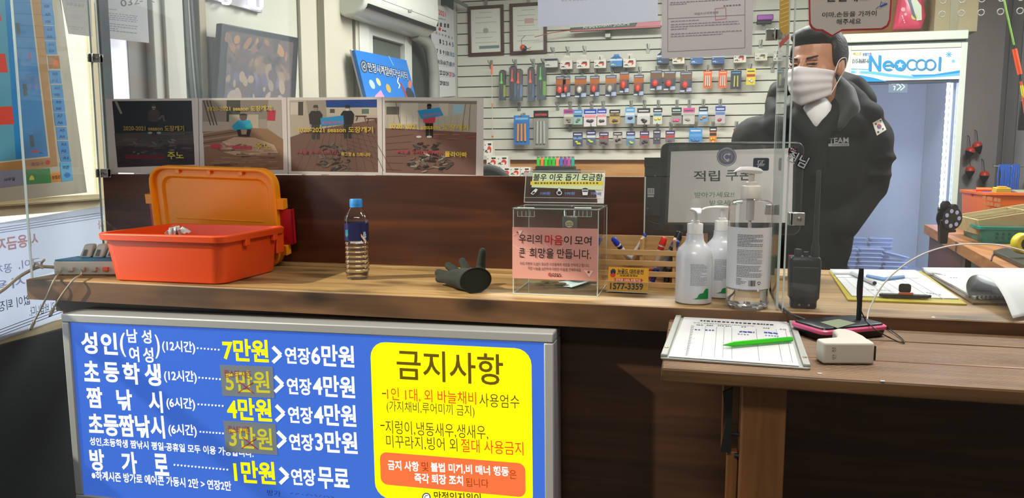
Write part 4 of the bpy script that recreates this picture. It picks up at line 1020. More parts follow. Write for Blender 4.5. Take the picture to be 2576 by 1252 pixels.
b.tube([a0+d*.004, a0+d*.018, a0+d*.019, a1-d*.003, a1], [r*.35, r*.95, r, r, r*.75], 6); b.out('barrel', mat('lime_green_plastic', '35c01e', .3), t)
b = B(); b.tube([a0-d*.0005, a0+d*.0038], [.0006, .0016], 8); b.out('pen_tip', M_steel, t)

# ------------------------------------------------------------------ pink pager base
ZD = .945
q = [P(u, v, Z=ZD) for u, v in ((2001, 818), (2078, 841), (2216, 813), (2112, 794))]
ex = (q[1]-q[0]).normalized(); c = (q[0]+q[1]+q[2]+q[3])/4
ey = Vector((-ex.y, ex.x, 0)); PG = PL(c, ex, ey)
la = [PG.l(u, v) for u, v in ((2001, 818), (2078, 841), (2216, 813), (2112, 794))]
hw = .045; hl0 = min(l.y for l in la)+.008; hl1 = max(l.y for l in la)-.006
t = thing('pager_base', 'pink and black table pager base with grey display and antenna', 'pager', (c.x, c.y, ZT))
b = B()
def psec(d, z, r=.012): return [PG.w(p[0], p[1], z-ZD) for p in rr(-hw+d, hl0+d, hw-d, hl1-d, r)]
b.loft([psec(.006, ZT+.0004), psec(.003, ZT+.003), psec(.001, ZD-.006)]); b.out('lower_shell', M_black, t)
b = B(); b.loft([psec(.0, ZD-.006), psec(-.001, ZD-.004), psec(-.001, ZD), psec(.001, ZD+.002)]); b.out('pink_band', mat('pink_plastic', 'd85f8c', .35), t)
b = B(); b.loft([psec(.004, ZD+.0021, .01), psec(.005, ZD+.005, .01), psec(.008, ZD+.006, .008)]); b.out('top_face', M_black, t)
PD = PG.up(.0063)
b = B(); b.poly(PD, [(2063, 810), (2107, 825), (2153, 812), (2110, 802)], '8d9a80'); b.out('display', GLOSSPRINT, t)
am = P(2160, 806, Z=ZD+.004); at = P(2167, 674, Y=am.y)
b = B(); b.tube([am, am+(at-am)*.9, at], [.0046, .0046, .0042], 12); b.out('antenna', M_blackm, t)
b = B(); b.tube(spline([at+Vector((-.004, -.004, -.006)), P(2157, 720, Y=am.y-.006), P(2158, 760, Y=am.y-.008), P(2170, 790, Y=am.y-.008), am+Vector((.012, -.008, .0))], 8), .0012, 6)
b.tube(spline([am+Vector((.01, -.004, .002)), P(2205, 830, Z=.95), P(2240, 850, Z=.929), P(2272, 862, Z=.927), P(2268, 850, Z=.928), P(2225, 818, Z=.93)], 8), .0011, 6)
b.out('lead', M_blackm, t)
# white wire arching over the counter
b = B(); b.tube(spline([P(2181, 806, Y=1.545), P(2190, 770, Y=1.56), P(2230, 705, Y=1.57), P(2300, 650, Y=1.57), P(2380, 620, Y=1.57), P(2470, 613, Y=1.57), P(2540, 621, Y=1.56), P(2620, 645, Y=1.55)], 8), .0015, 6)
tag(b.out('white_wire', mat('white_wire', 'dcdcd8', .4)), 'thin white wire arching from the pink pager over the right clipboards', 'wire')

# ------------------------------------------------------------------ forehead thermometer lying on the table
Zt = .9605
o0, o1 = P(2072, 862, Z=Zt), P(2204, 862, Z=Zt); tx = (o1-o0).normalized(); ty = Vector((-tx.y, tx.x, 0)); TH = PL((o0.x, o0.y, ZT+.0006), tx, ty)
tp = TH.up(.0349)
t = thing('thermometer', 'white handheld thermometer with handwritten marks lying on the plank table', 'thermometer', (o0.x+.05, o0.y+.03, ZT))
b = B(); out_ = [(0, 0), (.081, -.002), (.084, .02), (.0835, .03), (.0865, .05), (.086, .085), (.079, .102), (.066, .105), (.054, .095), (.045, .058), (.038, .041), (.0, .03)]
b.slab(TH, out_, 0, .0352, px=False); b.out('shell', M_offw, t, bev=.004, seg=3)
FR = PL(TH.w(.084, -.001, .018), TH.y.copy()*1.0, TH.n)
b = B(); b.slab(PL(TH.w(.0832, .002, .006), TH.y, TH.n), [(.0, 0), (.017, 0), (.017, .023), (.0, .023)], -.0005, .0018, px=False); b.out('sensor_window', mat('dark_olive_window', '26281c', .3), t)
TF = PL(TH.w(0, -.0004, 0), (TH.x.x, TH.x.y, 0), (0, 0, 1))
b = B('3c3c44')
for s, u, v in (('만', 2098, 897), ('정', 2098, 880)): b.tl(TF, s, u, v+6, u, v-6, 10, '3c3c44', -.005)
for s, u, v in (('사', 2127, 901), ('계', 2127, 887), ('절', 2127, 873)): b.tl(TF, s, u, v+6, u, v-6, 11, '3c3c44', -.005)
b.out('handwriting', PRINT, t)
b = B(); b.scribble(tp, 2150, 857, 2172, 853, 2, '8c8a84', 2, (4, 6), 2); b.out('fine_print', PRINT, t)
for lab, u, v in (('tiny white scrap on the plank table front edge below the thermometer', 2062, 941), ('tiny white scrap farther right on the plank table edge', 2220, 960)):
    p = P(u, v, Z=ZT); b = B(); b.box(p.x-.003, p.x+.003, p.y-.002, p.y+.002, ZT+.0002, ZT+.0018); tag(b.out('paper_scrap', M_paper), lab, 'scrap')

# ------------------------------------------------------------------ clipboards behind the front acrylic
def board(pts, th, z): return pts
ZC = .9503
PZc = PZ(ZC)
t = thing('clipboard', 'yellow-edged clipboard with loose sheets and black bulldog clip', 'clipboard', P(2260, 715, Z=.95))
b = B(); b.slab(PZc, [(2086, 684), (2133, 757), (2432, 768), (2318, 684)], .0, .0035); b.out('board', mat('yellow_board', 'b9a92c', .4), t)
b = B(); b.slab(PZc, [(2088, 682), (2143, 750), (2412, 757), (2302, 684)], .0037, .0060); sh = b.out('sheet_stack', M_paper, t)
P3 = PZ(ZC+.0064); b = B('a8b2bc'); b.lay = 0
for f in [i/9 for i in range(1, 9)]: b.stroke(P3, [(2092+f*205, 690+f*2), (2150+f*255, 746+f*8)], .7, 'b4bcc6')
b.stroke(P3, [(2100, 697), (2310, 699)], .6, 'b4bcc6'); b.scribble(P3, 2330, 735, 2372, 742, 1.6, '8c98a8', 3, (4, 8), 3); b.scribble(P3, 2180, 728, 2240, 730, 1, 'a0acb8', 5, (4, 8), 4); b.out('form_print', PRINT, sh)
# lifted corner sheet
b = B(); ll = [P(2086, 677, Z=.968), P(2100, 686, Z=.9575), P(2140, 688, Z=.9571), P(2140, 684, Z=.9571)]
b.add([P(2087, 678, Z=.970), P(2096, 690, Z=.957), P(2150, 690, Z=.957), P(2140, 683.5, Z=.957)], [(0, 1, 2, 3)]); b.out('curled_corner', M_paper, t, solid=.0003)
k0, k1 = P(2219, 748, Z=ZC+.004), P(2334, 752, Z=ZC+.004); kx = (k1-k0).normalized(); KP = PL(k0, kx, (-kx.y, kx.x, 0)); kl = (k1-k0).length
b = B(); b.plbox(KP, 0, kl, -.007, .007, .002, .009); b.tube([KP.w(-.006, 0, .006), KP.w(kl+.006, 0, .006)], .0035, 8); ck = b.out('spring_clip', mat('gunmetal', '3a3734', .35, metal=.7), t, bev=.001)
km = kl*.5
b = B(); b.slab(PL(KP.w(km, .004, .009), KP.x, (0, 0, 1)), rr(-.012, .002, .012, .022, .006), -.0015, .0015, px=False); b.out('clip_lever', M_blackm, ck)
b = B(); b.plbox(KP, km-.014, km+.014, -.0085, -.0025, .009, .0135); b.out('orange_rubber', mat('orange_rubber', 'b5561c', .6), ck, bev=.001)
# pen and blue strip
e0, e1 = P(2142, 686, Z=.9625), P(2201, 712, Z=.9625); d = (e1-e0).normalized()
t2 = thing('ballpoint_pen', 'white ballpoint pen lying on the yellow-edged clipboard sheets', 'pen', (e0+e1)/2)
b = B(); b.tube([e0+d*.004, e1-d*.002], .0048, 12); b.out('barrel', mat('glossy_white_barrel', 'c9ccd0', .25), t2)
b = B(); b.tube([e1-d*.0019, e1], [.0049, .004], 12); b.out('end_plug', M_black, t2)
b = B(); b.tube([e0-d*.008, e0+d*.0039], [.001, .0042], 10); b.out('nose', mat('dark_grip', '4a4448', .5), t2)
b = B(); b.slab(PZ(.9568), [(2180, 694), (2222, 702), (2275, 696), (2276, 700), (2222, 707), (2178, 697)], 0, .005)
tag(b.out('blue_strip', mat('blue_plastic_strip', '5b86b8', .4), bev=.0008), 'bent pale blue plastic strip beside the white pen on the sheets', 'strip')
# second clipboard with flipped pages
t = thing('clipboard', 'clipboard at the right edge with its top sheet curled over', 'clipboard', P(2460, 725, Z=.95))
b = B(); b.slab(PZc, [(2318, 686), (2447, 766), (2640, 768), (2600, 690)], .0, .004); b.out('board', mat('dark_board', '5a4a30', .5), t)
b = B(); b.slab(PZc, [(2318, 680), (2449, 756), (2640, 756), (2600, 682)], .0042, .0085); sh = b.out('sheet_stack', M_paper, t)
b = B(); b.lay = 0; P4 = PZ(ZC+.0088)
b.stroke(P4, [(2340, 688), (2470, 752)], .7, 'b4bcc6'); b.scribble(P4, 2390, 698, 2412, 698, 2, '8a8a90', 3, (4, 6), 3); b.scribble(P4, 2360, 690, 2380, 692, 1.2, 'a0a8b0', 4, (4, 6), 3); b.out('form_print', PRINT, sh)
b = B(); b.add([P(2320, 672, Z=.976), P(2330, 688, Z=.959), P(2370, 690, Z=.959), P(2350, 684, Z=.961)], [(0, 1, 2, 3)]); b.out('curled_corner', M_paper, t, solid=.0003)
# the curled sheet: near and far edges of the page as it rolls over to the right
fe = [P(2570, 757, Y=1.80), P(2450, 756, Y=1.80), P(2434, 738, Y=1.80), P(2431, 714, Y=1.80), P(2443, 695, Y=1.80), P(2466, 692, Y=1.79), P(2497, 706, Y=1.745), P(2524, 744, Y=1.66), P(2548, 800, Y=1.572)]
be = [P(2600, 690, Y=2.12), P(2478, 690, Y=2.12), P(2458, 684, Y=2.1), P(2455, 676, Y=2.08), P(2468, 676, Y=2.06), P(2490, 678, Y=2.02), P(2545, 677, Y=1.94), P(2625, 690, Y=1.85), P(2700, 770, Y=1.72)]
fe = spline(fe, 5); be = spline(be, 5); b = B(); n = 6
b.loft([[f.lerp(k, i/n) for f, k in zip(fe, be)] for i in range(n+1)], (False, False), closed=False)
cs = b.out('curled_sheet', M_paper, t, solid=.0004, angle=180)
b = B(); b.lay = 0; P5 = PZ(.9605)
for q in ([(2455, 738), (2545, 738)], [(2448, 726), (2520, 726)], [(2490, 716), (2500, 750)]): b.stroke(P5, q, .7, '9aa2ae')
b.scribble(P5, 2456, 745, 2530, 745, 2, '3c4048', 6, (4, 7), 5); b.scribble(P5, 2458, 731, 2500, 731, 2, '6a7078', 7, (4, 8), 2); b.out('sheet_print', PRINT, t)
# ------------------------------------------------------------------ till monitor with coupon sheet
YM = 2.13; MP = PY(YM)
t = thing('till_monitor', 'black till monitor seen from behind above the pump bottles', 'monitor', (.09, 2.14, .95))
l0, l1 = MP.l(1662, 361), MP.l(2024, 361); zb2 = MP.l(1840, 588).y; zt2 = MP.l(1840, 357).y
b = B(); b.slab(MP, rr(l0.x, zb2, l1.x, zt2, .022), -.035, 0, px=False); b.out('monitor_shell', M_black, t, bev=.004)
b = B(); b.box(.04, .14, 2.14, 2.17, .965, 1.1); b.box(.0, .18, 2.09, 2.2, .9503, .966); b.out('stand', M_blackm, t, bev=.003)
CO = PY(YM-.0015)
t = thing('coupon_sheet', 'laminated coupon notice taped to the back of the monitor', 'notice', MP.w(MP.l(1840, 568).x, MP.l(1840, 568).y))
fq = [(1682, 362), (2003, 366), (1999, 569), (1672, 564)]
b = B(); b.slab(CO, [(1688, 381), (1996, 372), (1992, 560), (1680, 559)], .0002, .0006); pp = b.out('sheet', mat('coupon_paper', 'f0eff3', .6), t)
CQ = CO.up(.0007); b = B(); b.lay = .0001
b.ell(CQ, 1828, 394, 25, 24, '5c5878', 28); b.ell(CQ, 1828, 394, 23, 22, 'c9c6d4', 28); b.ell(CQ, 1828, 394, 21.5, 20.5, '5f5b7c', 28); b.ell(CQ, 1828, 394, 14, 13, 'aaa6bc', 24, ring=1.2)
b.stroke(CQ, [(1835, 388), (1826, 387), (1821, 393), (1823, 400), (1829, 403), (1834, 399)], 2.6, 'd9d8e2'); b.poly(CQ, [(1832, 385), (1838, 387), (1834, 392)], 'd9d8e2'); b.stroke(CQ, [(1826, 400), (1830, 406), (1834, 402)], 2, 'd9d8e2')
b.out('round_emblem', PRINT, pp)
b = B(); b.lay = .0003
b.tl(CQ, '적립', 1745, 443, 1811, 442, 27, '1c2226', .012); b.tl(CQ, '쿠폰', 1826, 441, 1892, 440, 27, '1c2226', .012)
b.tl(CQ, '받아가세요!!', 1747, 490, 1847, 489, 14, '7aa873', .008); b.tl(CQ, '쿠폰도', 1868, 489, 1914, 489, 14, '7aa873', .008); b.tl(CQ, '받으세요~', 1785, 510, 1868, 509, 14, '7aa873', .008)
b.out('coupon_lettering', PRINT, pp)
b = B(); b.slab(CO, fq, .0012, .0016); b.out('laminate_film', mat('milky_lam', 'ffffff') if 0 else M_lam, t)
b = B(); n = 14
for i in range(n):       # wavy loose top edge of the film
    u0, u1 = 1684+i*22.5, 1684+(i+1)*22.5
    w0, w1 = .0006*math.sin(i*1.9), .0006*math.sin((i+1)*1.9)
    a0, a1 = CO.l(u0, 364), CO.l(u1, 364); c0_, c1_ = CO.l(u0, 385), CO.l(u1, 385)
    b.add([CO.w(c0_.x, c0_.y, .0018), CO.w(c1_.x, c1_.y, .0018), CO.w(a1.x, a1.y, .006+w1*5), CO.w(a0.x, a0.y, .006+w0*5)], [(0, 1, 2, 3)])
b.out('film_edge', M_lam, t)
t = thing('card_reader', 'narrow black card reader fixed to the left side of the monitor', 'card reader', P(1645, 547, Y=YM))
q0, q1 = MP.l(1622, 420), MP.l(1661, 545); z2 = MP.l(1640, 396).y
b = B(); b.plbox(MP, q0.x, q1.x+.002, q1.y, q0.y+.002, -.03, .003); b.out('reader_body', M_blackm, t, bev=.003)
b = B(); b.plbox(MP, q0.x-.001, q1.x+.0, q0.y, z2, -.03, .006); b.plbox(MP, q0.x+.01, q1.x-.012, z2-.001, z2+.0, -.03, .008); b.out('swipe_head', M_black, t, bev=.004)
b = B(); b.lay = .0036; b.rect(MP, 1629, 473, 1646, 489, 'b9babc'); b.rect(MP, 1629, 491, 1645, 495, 'c4c5c7')
for u in (1632, 1635, 1637, 1641, 1643): b.stroke(MP, [(u, 475), (u, 486)], 1, '33363c')
for u, v in ((1648, 442), (1629, 524)): b.ell(MP, u, v, 3, 3, '5a5c60', 10)
b.out('sticker', PRINT, t)
b = B(); b.tube(spline([MP.w(q0.x+.012, q1.y, -.01), MP.w(q0.x+.016, q1.y-.012, -.004), MP.w(q0.x+.035, q1.y-.02, .0), MP.w(q0.x+.055, q1.y-.018, -.01)], 6), .0017, 6); b.out('reader_cable', M_blackm, t)

# ------------------------------------------------------------------ person behind the counter
Ym = 2.6
def m(u, v, dy=0): return P(u, v, Y=Ym+dy)
man = thing('person', 'person in black padded jacket and white face mask leaning over counter', 'person', (.37, 2.72, 0))
hc = m(2051, 168, .02)
HM = Matrix.Translation(hc) @ Matrix.Rotation(R(-33), 4, 'Z') @ Matrix.Rotation(R(3), 4, 'X')
def hp(x, y, z): return HM @ Vector((x, y, z))
H3 = HM.to_3x3().to_4x4()
def hball(b, c, r, seg=20, rings=12, rx=0): b.ball(hp(*c), r, seg, rings, H3 @ Matrix.Rotation(R(rx), 4, 'X'))
skin = mat('skin', 'b27e62', .5, sss=.08)
b = B()
hball(b, (0, .02, .035), (.075, .095, .083)); hball(b, (0, -.018, -.025), (.066, .074, .085)); hball(b, (0, -.035, -.078), (.047, .047, .036))
capsule(b, hp(0, -.085, .014), hp(0, -.104, -.022), .008, .0125); hball(b, (-.03, -.06, -.02), (.03, .03, .028)); hball(b, (.03, -.06, -.02), (.03, .03, .028))
capsule(b, hp(-.034, -.078, .021), hp(.034, -.078, .021), .0095, .0095)
for s in (-1, 1):
    hball(b, (s*.0765, .012, -.008), (.009, .02, .032), 14, 10, -12)
nb = m(2060, 300, .07)
capsule(b, hp(0, .025, -.06), nb, .056, .06)
b.ball((.36, 2.70, 1.22), (.15, .1, .18)); b.ball((.36, 2.72, .98), (.13, .1, .16))
body = b.out('body', skin, man, remesh=.0045, lap=5)
# eyes and brows
b = B()
for s in (-1, 1): hball(b, (s*.031, -.0835, .0035), (.0125, .006, .0042), 14, 8)
b.out('eye', mat('eye_dark', '1b1311', .25), man)
b = B()
for s in (-1, 1):
    capsule(b, hp(s*.017, -.0915, .021), hp(s*.045, -.082, .0265), .0033, .0022, 10)
b.out('eyebrow', mat('brow_black', '15110f', .8), man)
b = B()
for s in (-1, 1): capsule(b, hp(s*.018, -.0895, .0085), hp(s*.044, -.0795, .0075), .0034, .003, 10); capsule(b, hp(s*.019, -.089, -.0025), hp(s*.042, -.080, -.0015), .003, .003, 10)
b.out('eyelid', skin, man)
b = B()
hball(b, (0, .012, .083), (.073, .086, .05)); hball(b, (0, .047, .035), (.08, .074, .088)); hball(b, (.066, .022, .04), (.019, .05, .055)); hball(b, (-.066, .022, .04), (.019, .05, .055)); hball(b, (0, -.045, .092), (.06, .036, .028))
b.out('hair', mat('black_hair', '0f0f11', .6, bump=.9, scale=170), man, remesh=.005, lap=3)
# mask
def mk(ph, tt):
    a = .0745-.012*tt; bb = .108+.012*math.sin(pi*min(1, tt*1.1))-.022*tt*tt
    k = abs(ph)/R(78); z0_ = -.002-.017*k; z1_ = -.12+.030*k
    z = z0_+(z1_-z0_)*tt
    o = .0018*math.sin(tt*pi*7)*(1-k*.6)
    nose = .008*math.exp(-(ph/.3)**2)*math.exp(-((tt-.12)/.2)**2)
    return hp((a+o)*math.sin(ph), -(bb+o+nose)*math.cos(ph)*1.0, z)
b = B(); nph, nt_ = 26, 22
g = [[mk(R(-78+156*i/nph), j/nt_) for i in range(nph+1)] for j in range(nt_+1)]
b.loft(g, (False, False), closed=False)
b.out('face_mask', mat('mask_white', 'dcd6da', .8, bump=.1, scale=220), man, solid=.0012)
b = B()
for s in (-1, 1):
    b.tube(spline([mk(R(78*s), .08), hp(s*.08, -.01, .012), hp(s*.086, .022, .02), hp(s*.085, .03, -.005), hp(s*.08, .005, -.035), mk(R(78*s), .92)], 6), .0014, 6)
b.out('mask_strap', MATS['mask_white'], man)
# jacket
cloth = mat('black_padded_cloth', '080a0f', .75, spec=.25, bump=.1, scale=9)
b = B()
b.ball((.37, 2.67, 1.22), (.185, .135, .19)); b.ball((.36, 2.70, 1.02), (.16, .14, .25)); b.ball((.355, 2.71, .86), (.155, .135, .16))
b.ball((.2, 2.68, 1.30), (.085, .085, .08)); b.ball((.53, 2.68, 1.30), (.085, .085, .085)); capsule(b, (.2, 2.69, 1.31), (.53, 2.69, 1.31), .085, .09)
capsule(b, (.19, 2.68, 1.29), (.185, 2.72, 1.10), .078, .072); capsule(b, (.185, 2.72, 1.10), (.27, 2.585, 1.0), .068, .055)
capsule(b, (.535, 2.67, 1.30), (.545, 2.71, 1.17), .08, .073); capsule(b, (.545, 2.71, 1.17), (.46, 2.60, 1.04), .07, .052)
b.ball((.555, 2.67, 1.255), (.072, .075, .022)); b.ball((.545, 2.68, 1.2), (.074, .078, .02)); 
# padded collar and lapels framing the neck opening
for pts, rs in (([m(2092, 212, .12), m(2112, 245, .06), m(2108, 285, 0), m(2082, 318, -.04), m(2062, 348, -.075)], (.03, .034, .034, .028, .022)), ([m(1992, 250, .12), m(1990, 270, .05), m(2008, 300, -.02), m(2044, 345, -.07)], (.026, .03, .03, .024)),
                ([m(2125, 232, .10), m(2150, 262, .07), m(2140, 300, .03)], (.04, .046, .05)), ([m(1950, 262, .09), m(1962, 292, .04)], (.035, .045))):
    for k in range(len(pts)-1): capsule(b, pts[k], pts[k+1], rs[k], rs[k+1])
b.ball(m(2165, 290, .06), (.07, .07, .05)); b.ball(m(2128, 318, .02), (.07, .06, .06)); b.ball(m(1965, 318, .03), (.06, .06, .05))
capsule(b, m(2055, 350, -.066), m(2050, 430, -.07), .03, .03)
jk = b.out('jacket', cloth, man, remesh=.007, lap=10)
b = B()
arc = [m(1962, 240, .10), m(1985, 222, .17), m(2040, 210, .22), m(2108, 208, .2), m(2150, 222, .13), m(2172, 256, .10)]
for a, c in zip(arc[:-1], arc[1:]): capsule(b, a, c, .042, .042)
capsule(b, m(1957, 225, .12), m(1950, 262, .10), .03, .034)
b.out('hood', mat('dark_green_black_cloth', '0e1412', .75, spec=.25, bump=.12, scale=12), man, remesh=.007, lap=6)
b = B()
for pts, rs in (([m(2096, 205, .085), m(2124, 238, .035), m(2132, 275, .0), m(2108, 312, -.03)], (.03, .036, .038, .024)), ([m(1986, 258, .06), m(1984, 282, .015), m(2006, 312, -.02)], (.026, .03, .02))):
    for k in range(len(pts)-1): capsule(b, pts[k], pts[k+1], rs[k], rs[k+1])
b.out('collar', mat('dark_green_grey_cloth', '1b2321', .7, sheen=.25, bump=.3, scale=60), man, remesh=.006, lap=8)
# white shirt in the neck opening
b = B(); b.ball(m(2056, 300, .005), (.05, .05, .075)); b.out('shirt', mat('white_shirt', 'e4e4e8', .8), man)
b = B()
for s, x in ((-1, .275), (1, .44)): capsule(b, (x, 2.73, .85), (x, 2.73, .12), .085, .06)
b.ball((.357, 2.72, .84), (.16, .12, .12)); b.out('trousers', mat('dark_trousers', '16181c', .8), man, remesh=.012, lap=4)
for x in (.275, .44):
    b = B(); b.ball((x, 2.68, .045), (.05, .13, .044)); b.ball((x, 2.74, .07), (.045, .06, .06)); b.out('shoe', M_blackm, man, remesh=.008, lap=3)
# sewn marks, laid on the cloth surface
dg = bpy.context.evaluated_depsgraph_get(); dg.update()
ev = jk.evaluated_get(dg); jm = jk.matrix_world.copy(); bpy.context.view_layer.update(); jm = WM[jk]; ji = jm.inverted()
def surf(u, v, off=.0015):
    o = ji @ CAM; d = (ji.to_3x3() @ ray(u, v)).normalized()
    ok, loc, nor, idx = ev.ray_cast(o, d)
    if not ok: return m(u, v)
    return jm @ (loc-d*off)
def decal(b, pts, col, n=6, off=.0016):
    """quad given by four pixels, laid on the jacket"""
    b.c = lin(col); P0, P1, P2_, P3_ = [Vector(p) for p in pts]
    gg = [[surf(*(P0.lerp(P1, i/n).lerp(P3_.lerp(P2_, i/n), j/n)), off) for i in range(n+1)] for j in range(n+1)]
    b.loft([list(reversed(r)) for r in gg], (False, False), closed=False)
b = B(); decal(b, [(2195, 309), (2217, 297), (2230, 326), (2206, 341)], 'd2d0c8')
c = (2212, 318)
def dpoly(b, pts, col, off): b.c = lin(col); b.add([surf(u, v, off) for u, v in pts], [tuple(range(len(pts)-1, -1, -1))])
dpoly(b, [(c[0]+6*math.cos(a), c[1]+6*math.sin(a)) for a in [pi+.5+pi*i/8 for i in range(9)]], 'b5202c', .0022)
dpoly(b, [(c[0]+6*math.cos(a), c[1]+6*math.sin(a)) for a in [.5+pi*i/8 for i in range(9)]], '22357e', .0022)
for (u, v) in ((2203, 312), (2215, 304), (2209, 332), (2221, 324)): dpoly(b, [(u-2.5, v-1), (u+1.5, v-3), (u+3, v+1), (u-1, v+3)], '2a2a2e', .0022)
b.out('flag_patch', PRINT, man, smooth=False)
b = B(); vs, fs, x0_, x1_, y0_, y1_ = tmesh('TEAM', .02)
b.c = lin('8a8688'); b.add([surf(2085+(x-x0_)/(x1_-x0_)*50, 360-(y-y0_)/(y1_-y0_)*14+((x-x0_)/(x1_-x0_)-.5)*-2, .0022) for x, y in vs], fs)
decal(b, [(2084, 361), (2136, 360), (2136, 367), (2084, 368)], '83858a', 5, .002)
for u in range(2094, 2132, 5): dpoly(b, [(u, 362.5), (u+3, 362.5), (u+3, 365.5), (u, 365.5)], '3a3c40', .0026)
b.out('chest_lettering', PRINT, man, smooth=False)

# ------------------------------------------------------------------ display fridge
YF = 4.6; FP = PY(YF)
t = thing('display_fridge', 'white glass-door display fridge with blue-lit interior behind the person', 'fridge', (1.08, 4.9, 0))
x0, x1 = .772, 1.394
b = B()
b.box(x0, x0+.04, 4.66, 5.19, .04, 1.87); b.box(x1-.04, x1, 4.66, 5.19, .04, 1.87); b.box(x0+.04, x1-.04, 5.15, 5.19, .04, 1.87); b.box(x0+.04, x1-.04, 4.66, 5.15, 1.70, 1.87); b.box(x0+.04, x1-.04, 4.66, 5.15, .04, .25); b.box(x0, x1, 4.6, 5.19, 1.885, 1.932)
b.out('cabinet', mat('fridge_enamel', 'ccd3c6', .35), t, bev=.004)
b = B(); b.box(x0+.005, x1-.005, 4.62, 5.18, 1.8705, 1.8845); b.out('dark_gap', mat('fridge_gap', '38474a', .5), t)
b = B(); b.box(x0, x0+.045, YF, 4.655, .1, 1.868); b.box(x1-.03, x1, YF, 4.655, .1, 1.868); b.box(x0+.045, x1-.03, YF, 4.655, 1.842, 1.868); b.box(x0+.045, x1-.03, YF, 4.655, .1, .25)
dr = b.out('door', MATS['fridge_enamel'], t, bev=.003)
b = B(); b.box(x0+.045, x1-.03, YF+.015, YF+.02, .25, 1.66); b.out('door_glass', pane('cold_glass', 'eef1fc', .8, .11, .05, 'b4bede'), dr, smooth=False)
b = B(); b.box(x0+.045, x1-.03, YF+.012, 4.65, 1.66, 1.676); b.out('dark_strip', mat('fridge_dark_strip', '3a4452', .4), dr)
# header banner
b = B(); b.box(x0+.045, x1-.03, YF+.006, 4.65, 1.6765, 1.8415); bn = b.out('header_panel', mat('header_white', 'd4dcd2', .4, emit=.18), dr)
FB = PY(YF+.0055); b = B(); b.lay = .0002; bl = '2a93d2'
b.poly(FB, [(2141, 188), (2165, 189), (2200, 196), (2232, 205), (2141, 206)], bl); b.poly(FB, [(2141, 172), (2190, 174), (2190, 176), (2141, 175)], '55b0e0'); b.poly(FB, [(2141, 178), (2200, 180), (2240, 186), (2300, 192), (2418, 184), (2417, 190), (2300, 198), (2235, 193), (2190, 186), (2141, 184)], '6ab8e2')
b.poly(FB, [(2290, 188), (2350, 187), (2418, 176), (2418, 183), (2350, 191), (2300, 193)], bl)
for u, v, r, c_ in ((2387, 137, 8, '4aa6d8'), (2398, 154, 5, '7abfe2'), (2158, 181, 7, 'e8f0f0')):
    for k in range(4):
        a = pi*k/4; b.stroke(FB, [(u-r*math.cos(a), v-r*math.sin(a)), (u+r*math.cos(a), v+r*math.sin(a))], 1.8, c_)
b.out('header_waves', GLOSSPRINT, bn)
b = B(); b.lay = .0012
b.tl(FB, '텍스트', 2146, 136, 2168, 135, 8, 'c9b33a', .02); b.tl(FB, '왕할인점', 2170, 137, 2192, 136, 8, '3a78b8', .02); b.tl(FB, '010-8680-67', 2144, 154, 2190, 153, 11, '3a4a54', .01)
for dx, dy, c_ in ((1.5, 1.5, '6a7a86'), (0, 0, bl)):
    b.stroke(FB, [(2188+dx, 178+dy), (2189+dx, 140+dy), (2212+dx, 178+dy), (2213+dx, 139+dy)], 6, c_)
    b.ell(FB, 2234+dx, 165+dy, 14, 13, c_, 22, ring=5); b.stroke(FB, [(2223+dx, 165+dy), (2247+dx, 163+dy)], 4, c_)
    b.ell(FB, 2264+dx, 164+dy, 14.5, 14, c_, 22)
    for cx, r0, r1 in ((2294, 40, 320), (2317, 0, 360), (2340, 0, 360)):
        pts = [(cx+dx+12.5*math.cos(R(a)), 162.5+dy+12.5*math.sin(R(a))) for a in range(r0, r1+1, 20)]
        b.stroke(FB, pts, 3.4, c_)
    b.stroke(FB, [(2362.5+dx, 177+dy), (2364.5+dx, 143+dy)], 5, c_)
st = []
for k in range(10): a = -pi/2+pi*k/5; r = 9 if k % 2 == 0 else 4; st.append((2264+r*math.cos(a), 164+r*math.sin(a)))
b.poly(FB, st, 'dfe6de'); b.stroke(FB, [(2240, 171), (2249, 175)], 4, 'd4dcd2')
b.out('header_lettering', GLOSSPRINT, bn)
# sticker on the glass
FG = PY(YF+.0148); b = B(); b.rect(FG, 2235, 206, 2283, 233, '6f8296'); w_ = 'c8d4dc'
b.stroke(FG, [(2243, 211), (2258, 210), (2256, 215)], 2.6, w_); b.stroke(FG, [(2247, 217), (2252, 217), (2249, 227)], 2.6, w_); b.stroke(FG, [(2258, 210), (2267, 218), (2256, 227)], 2.8, w_); b.stroke(FG, [(2267, 210), (2276, 218), (2265, 227)], 2.8, w_)
b.out('door_sticker', GLOSSPRINT, dr)
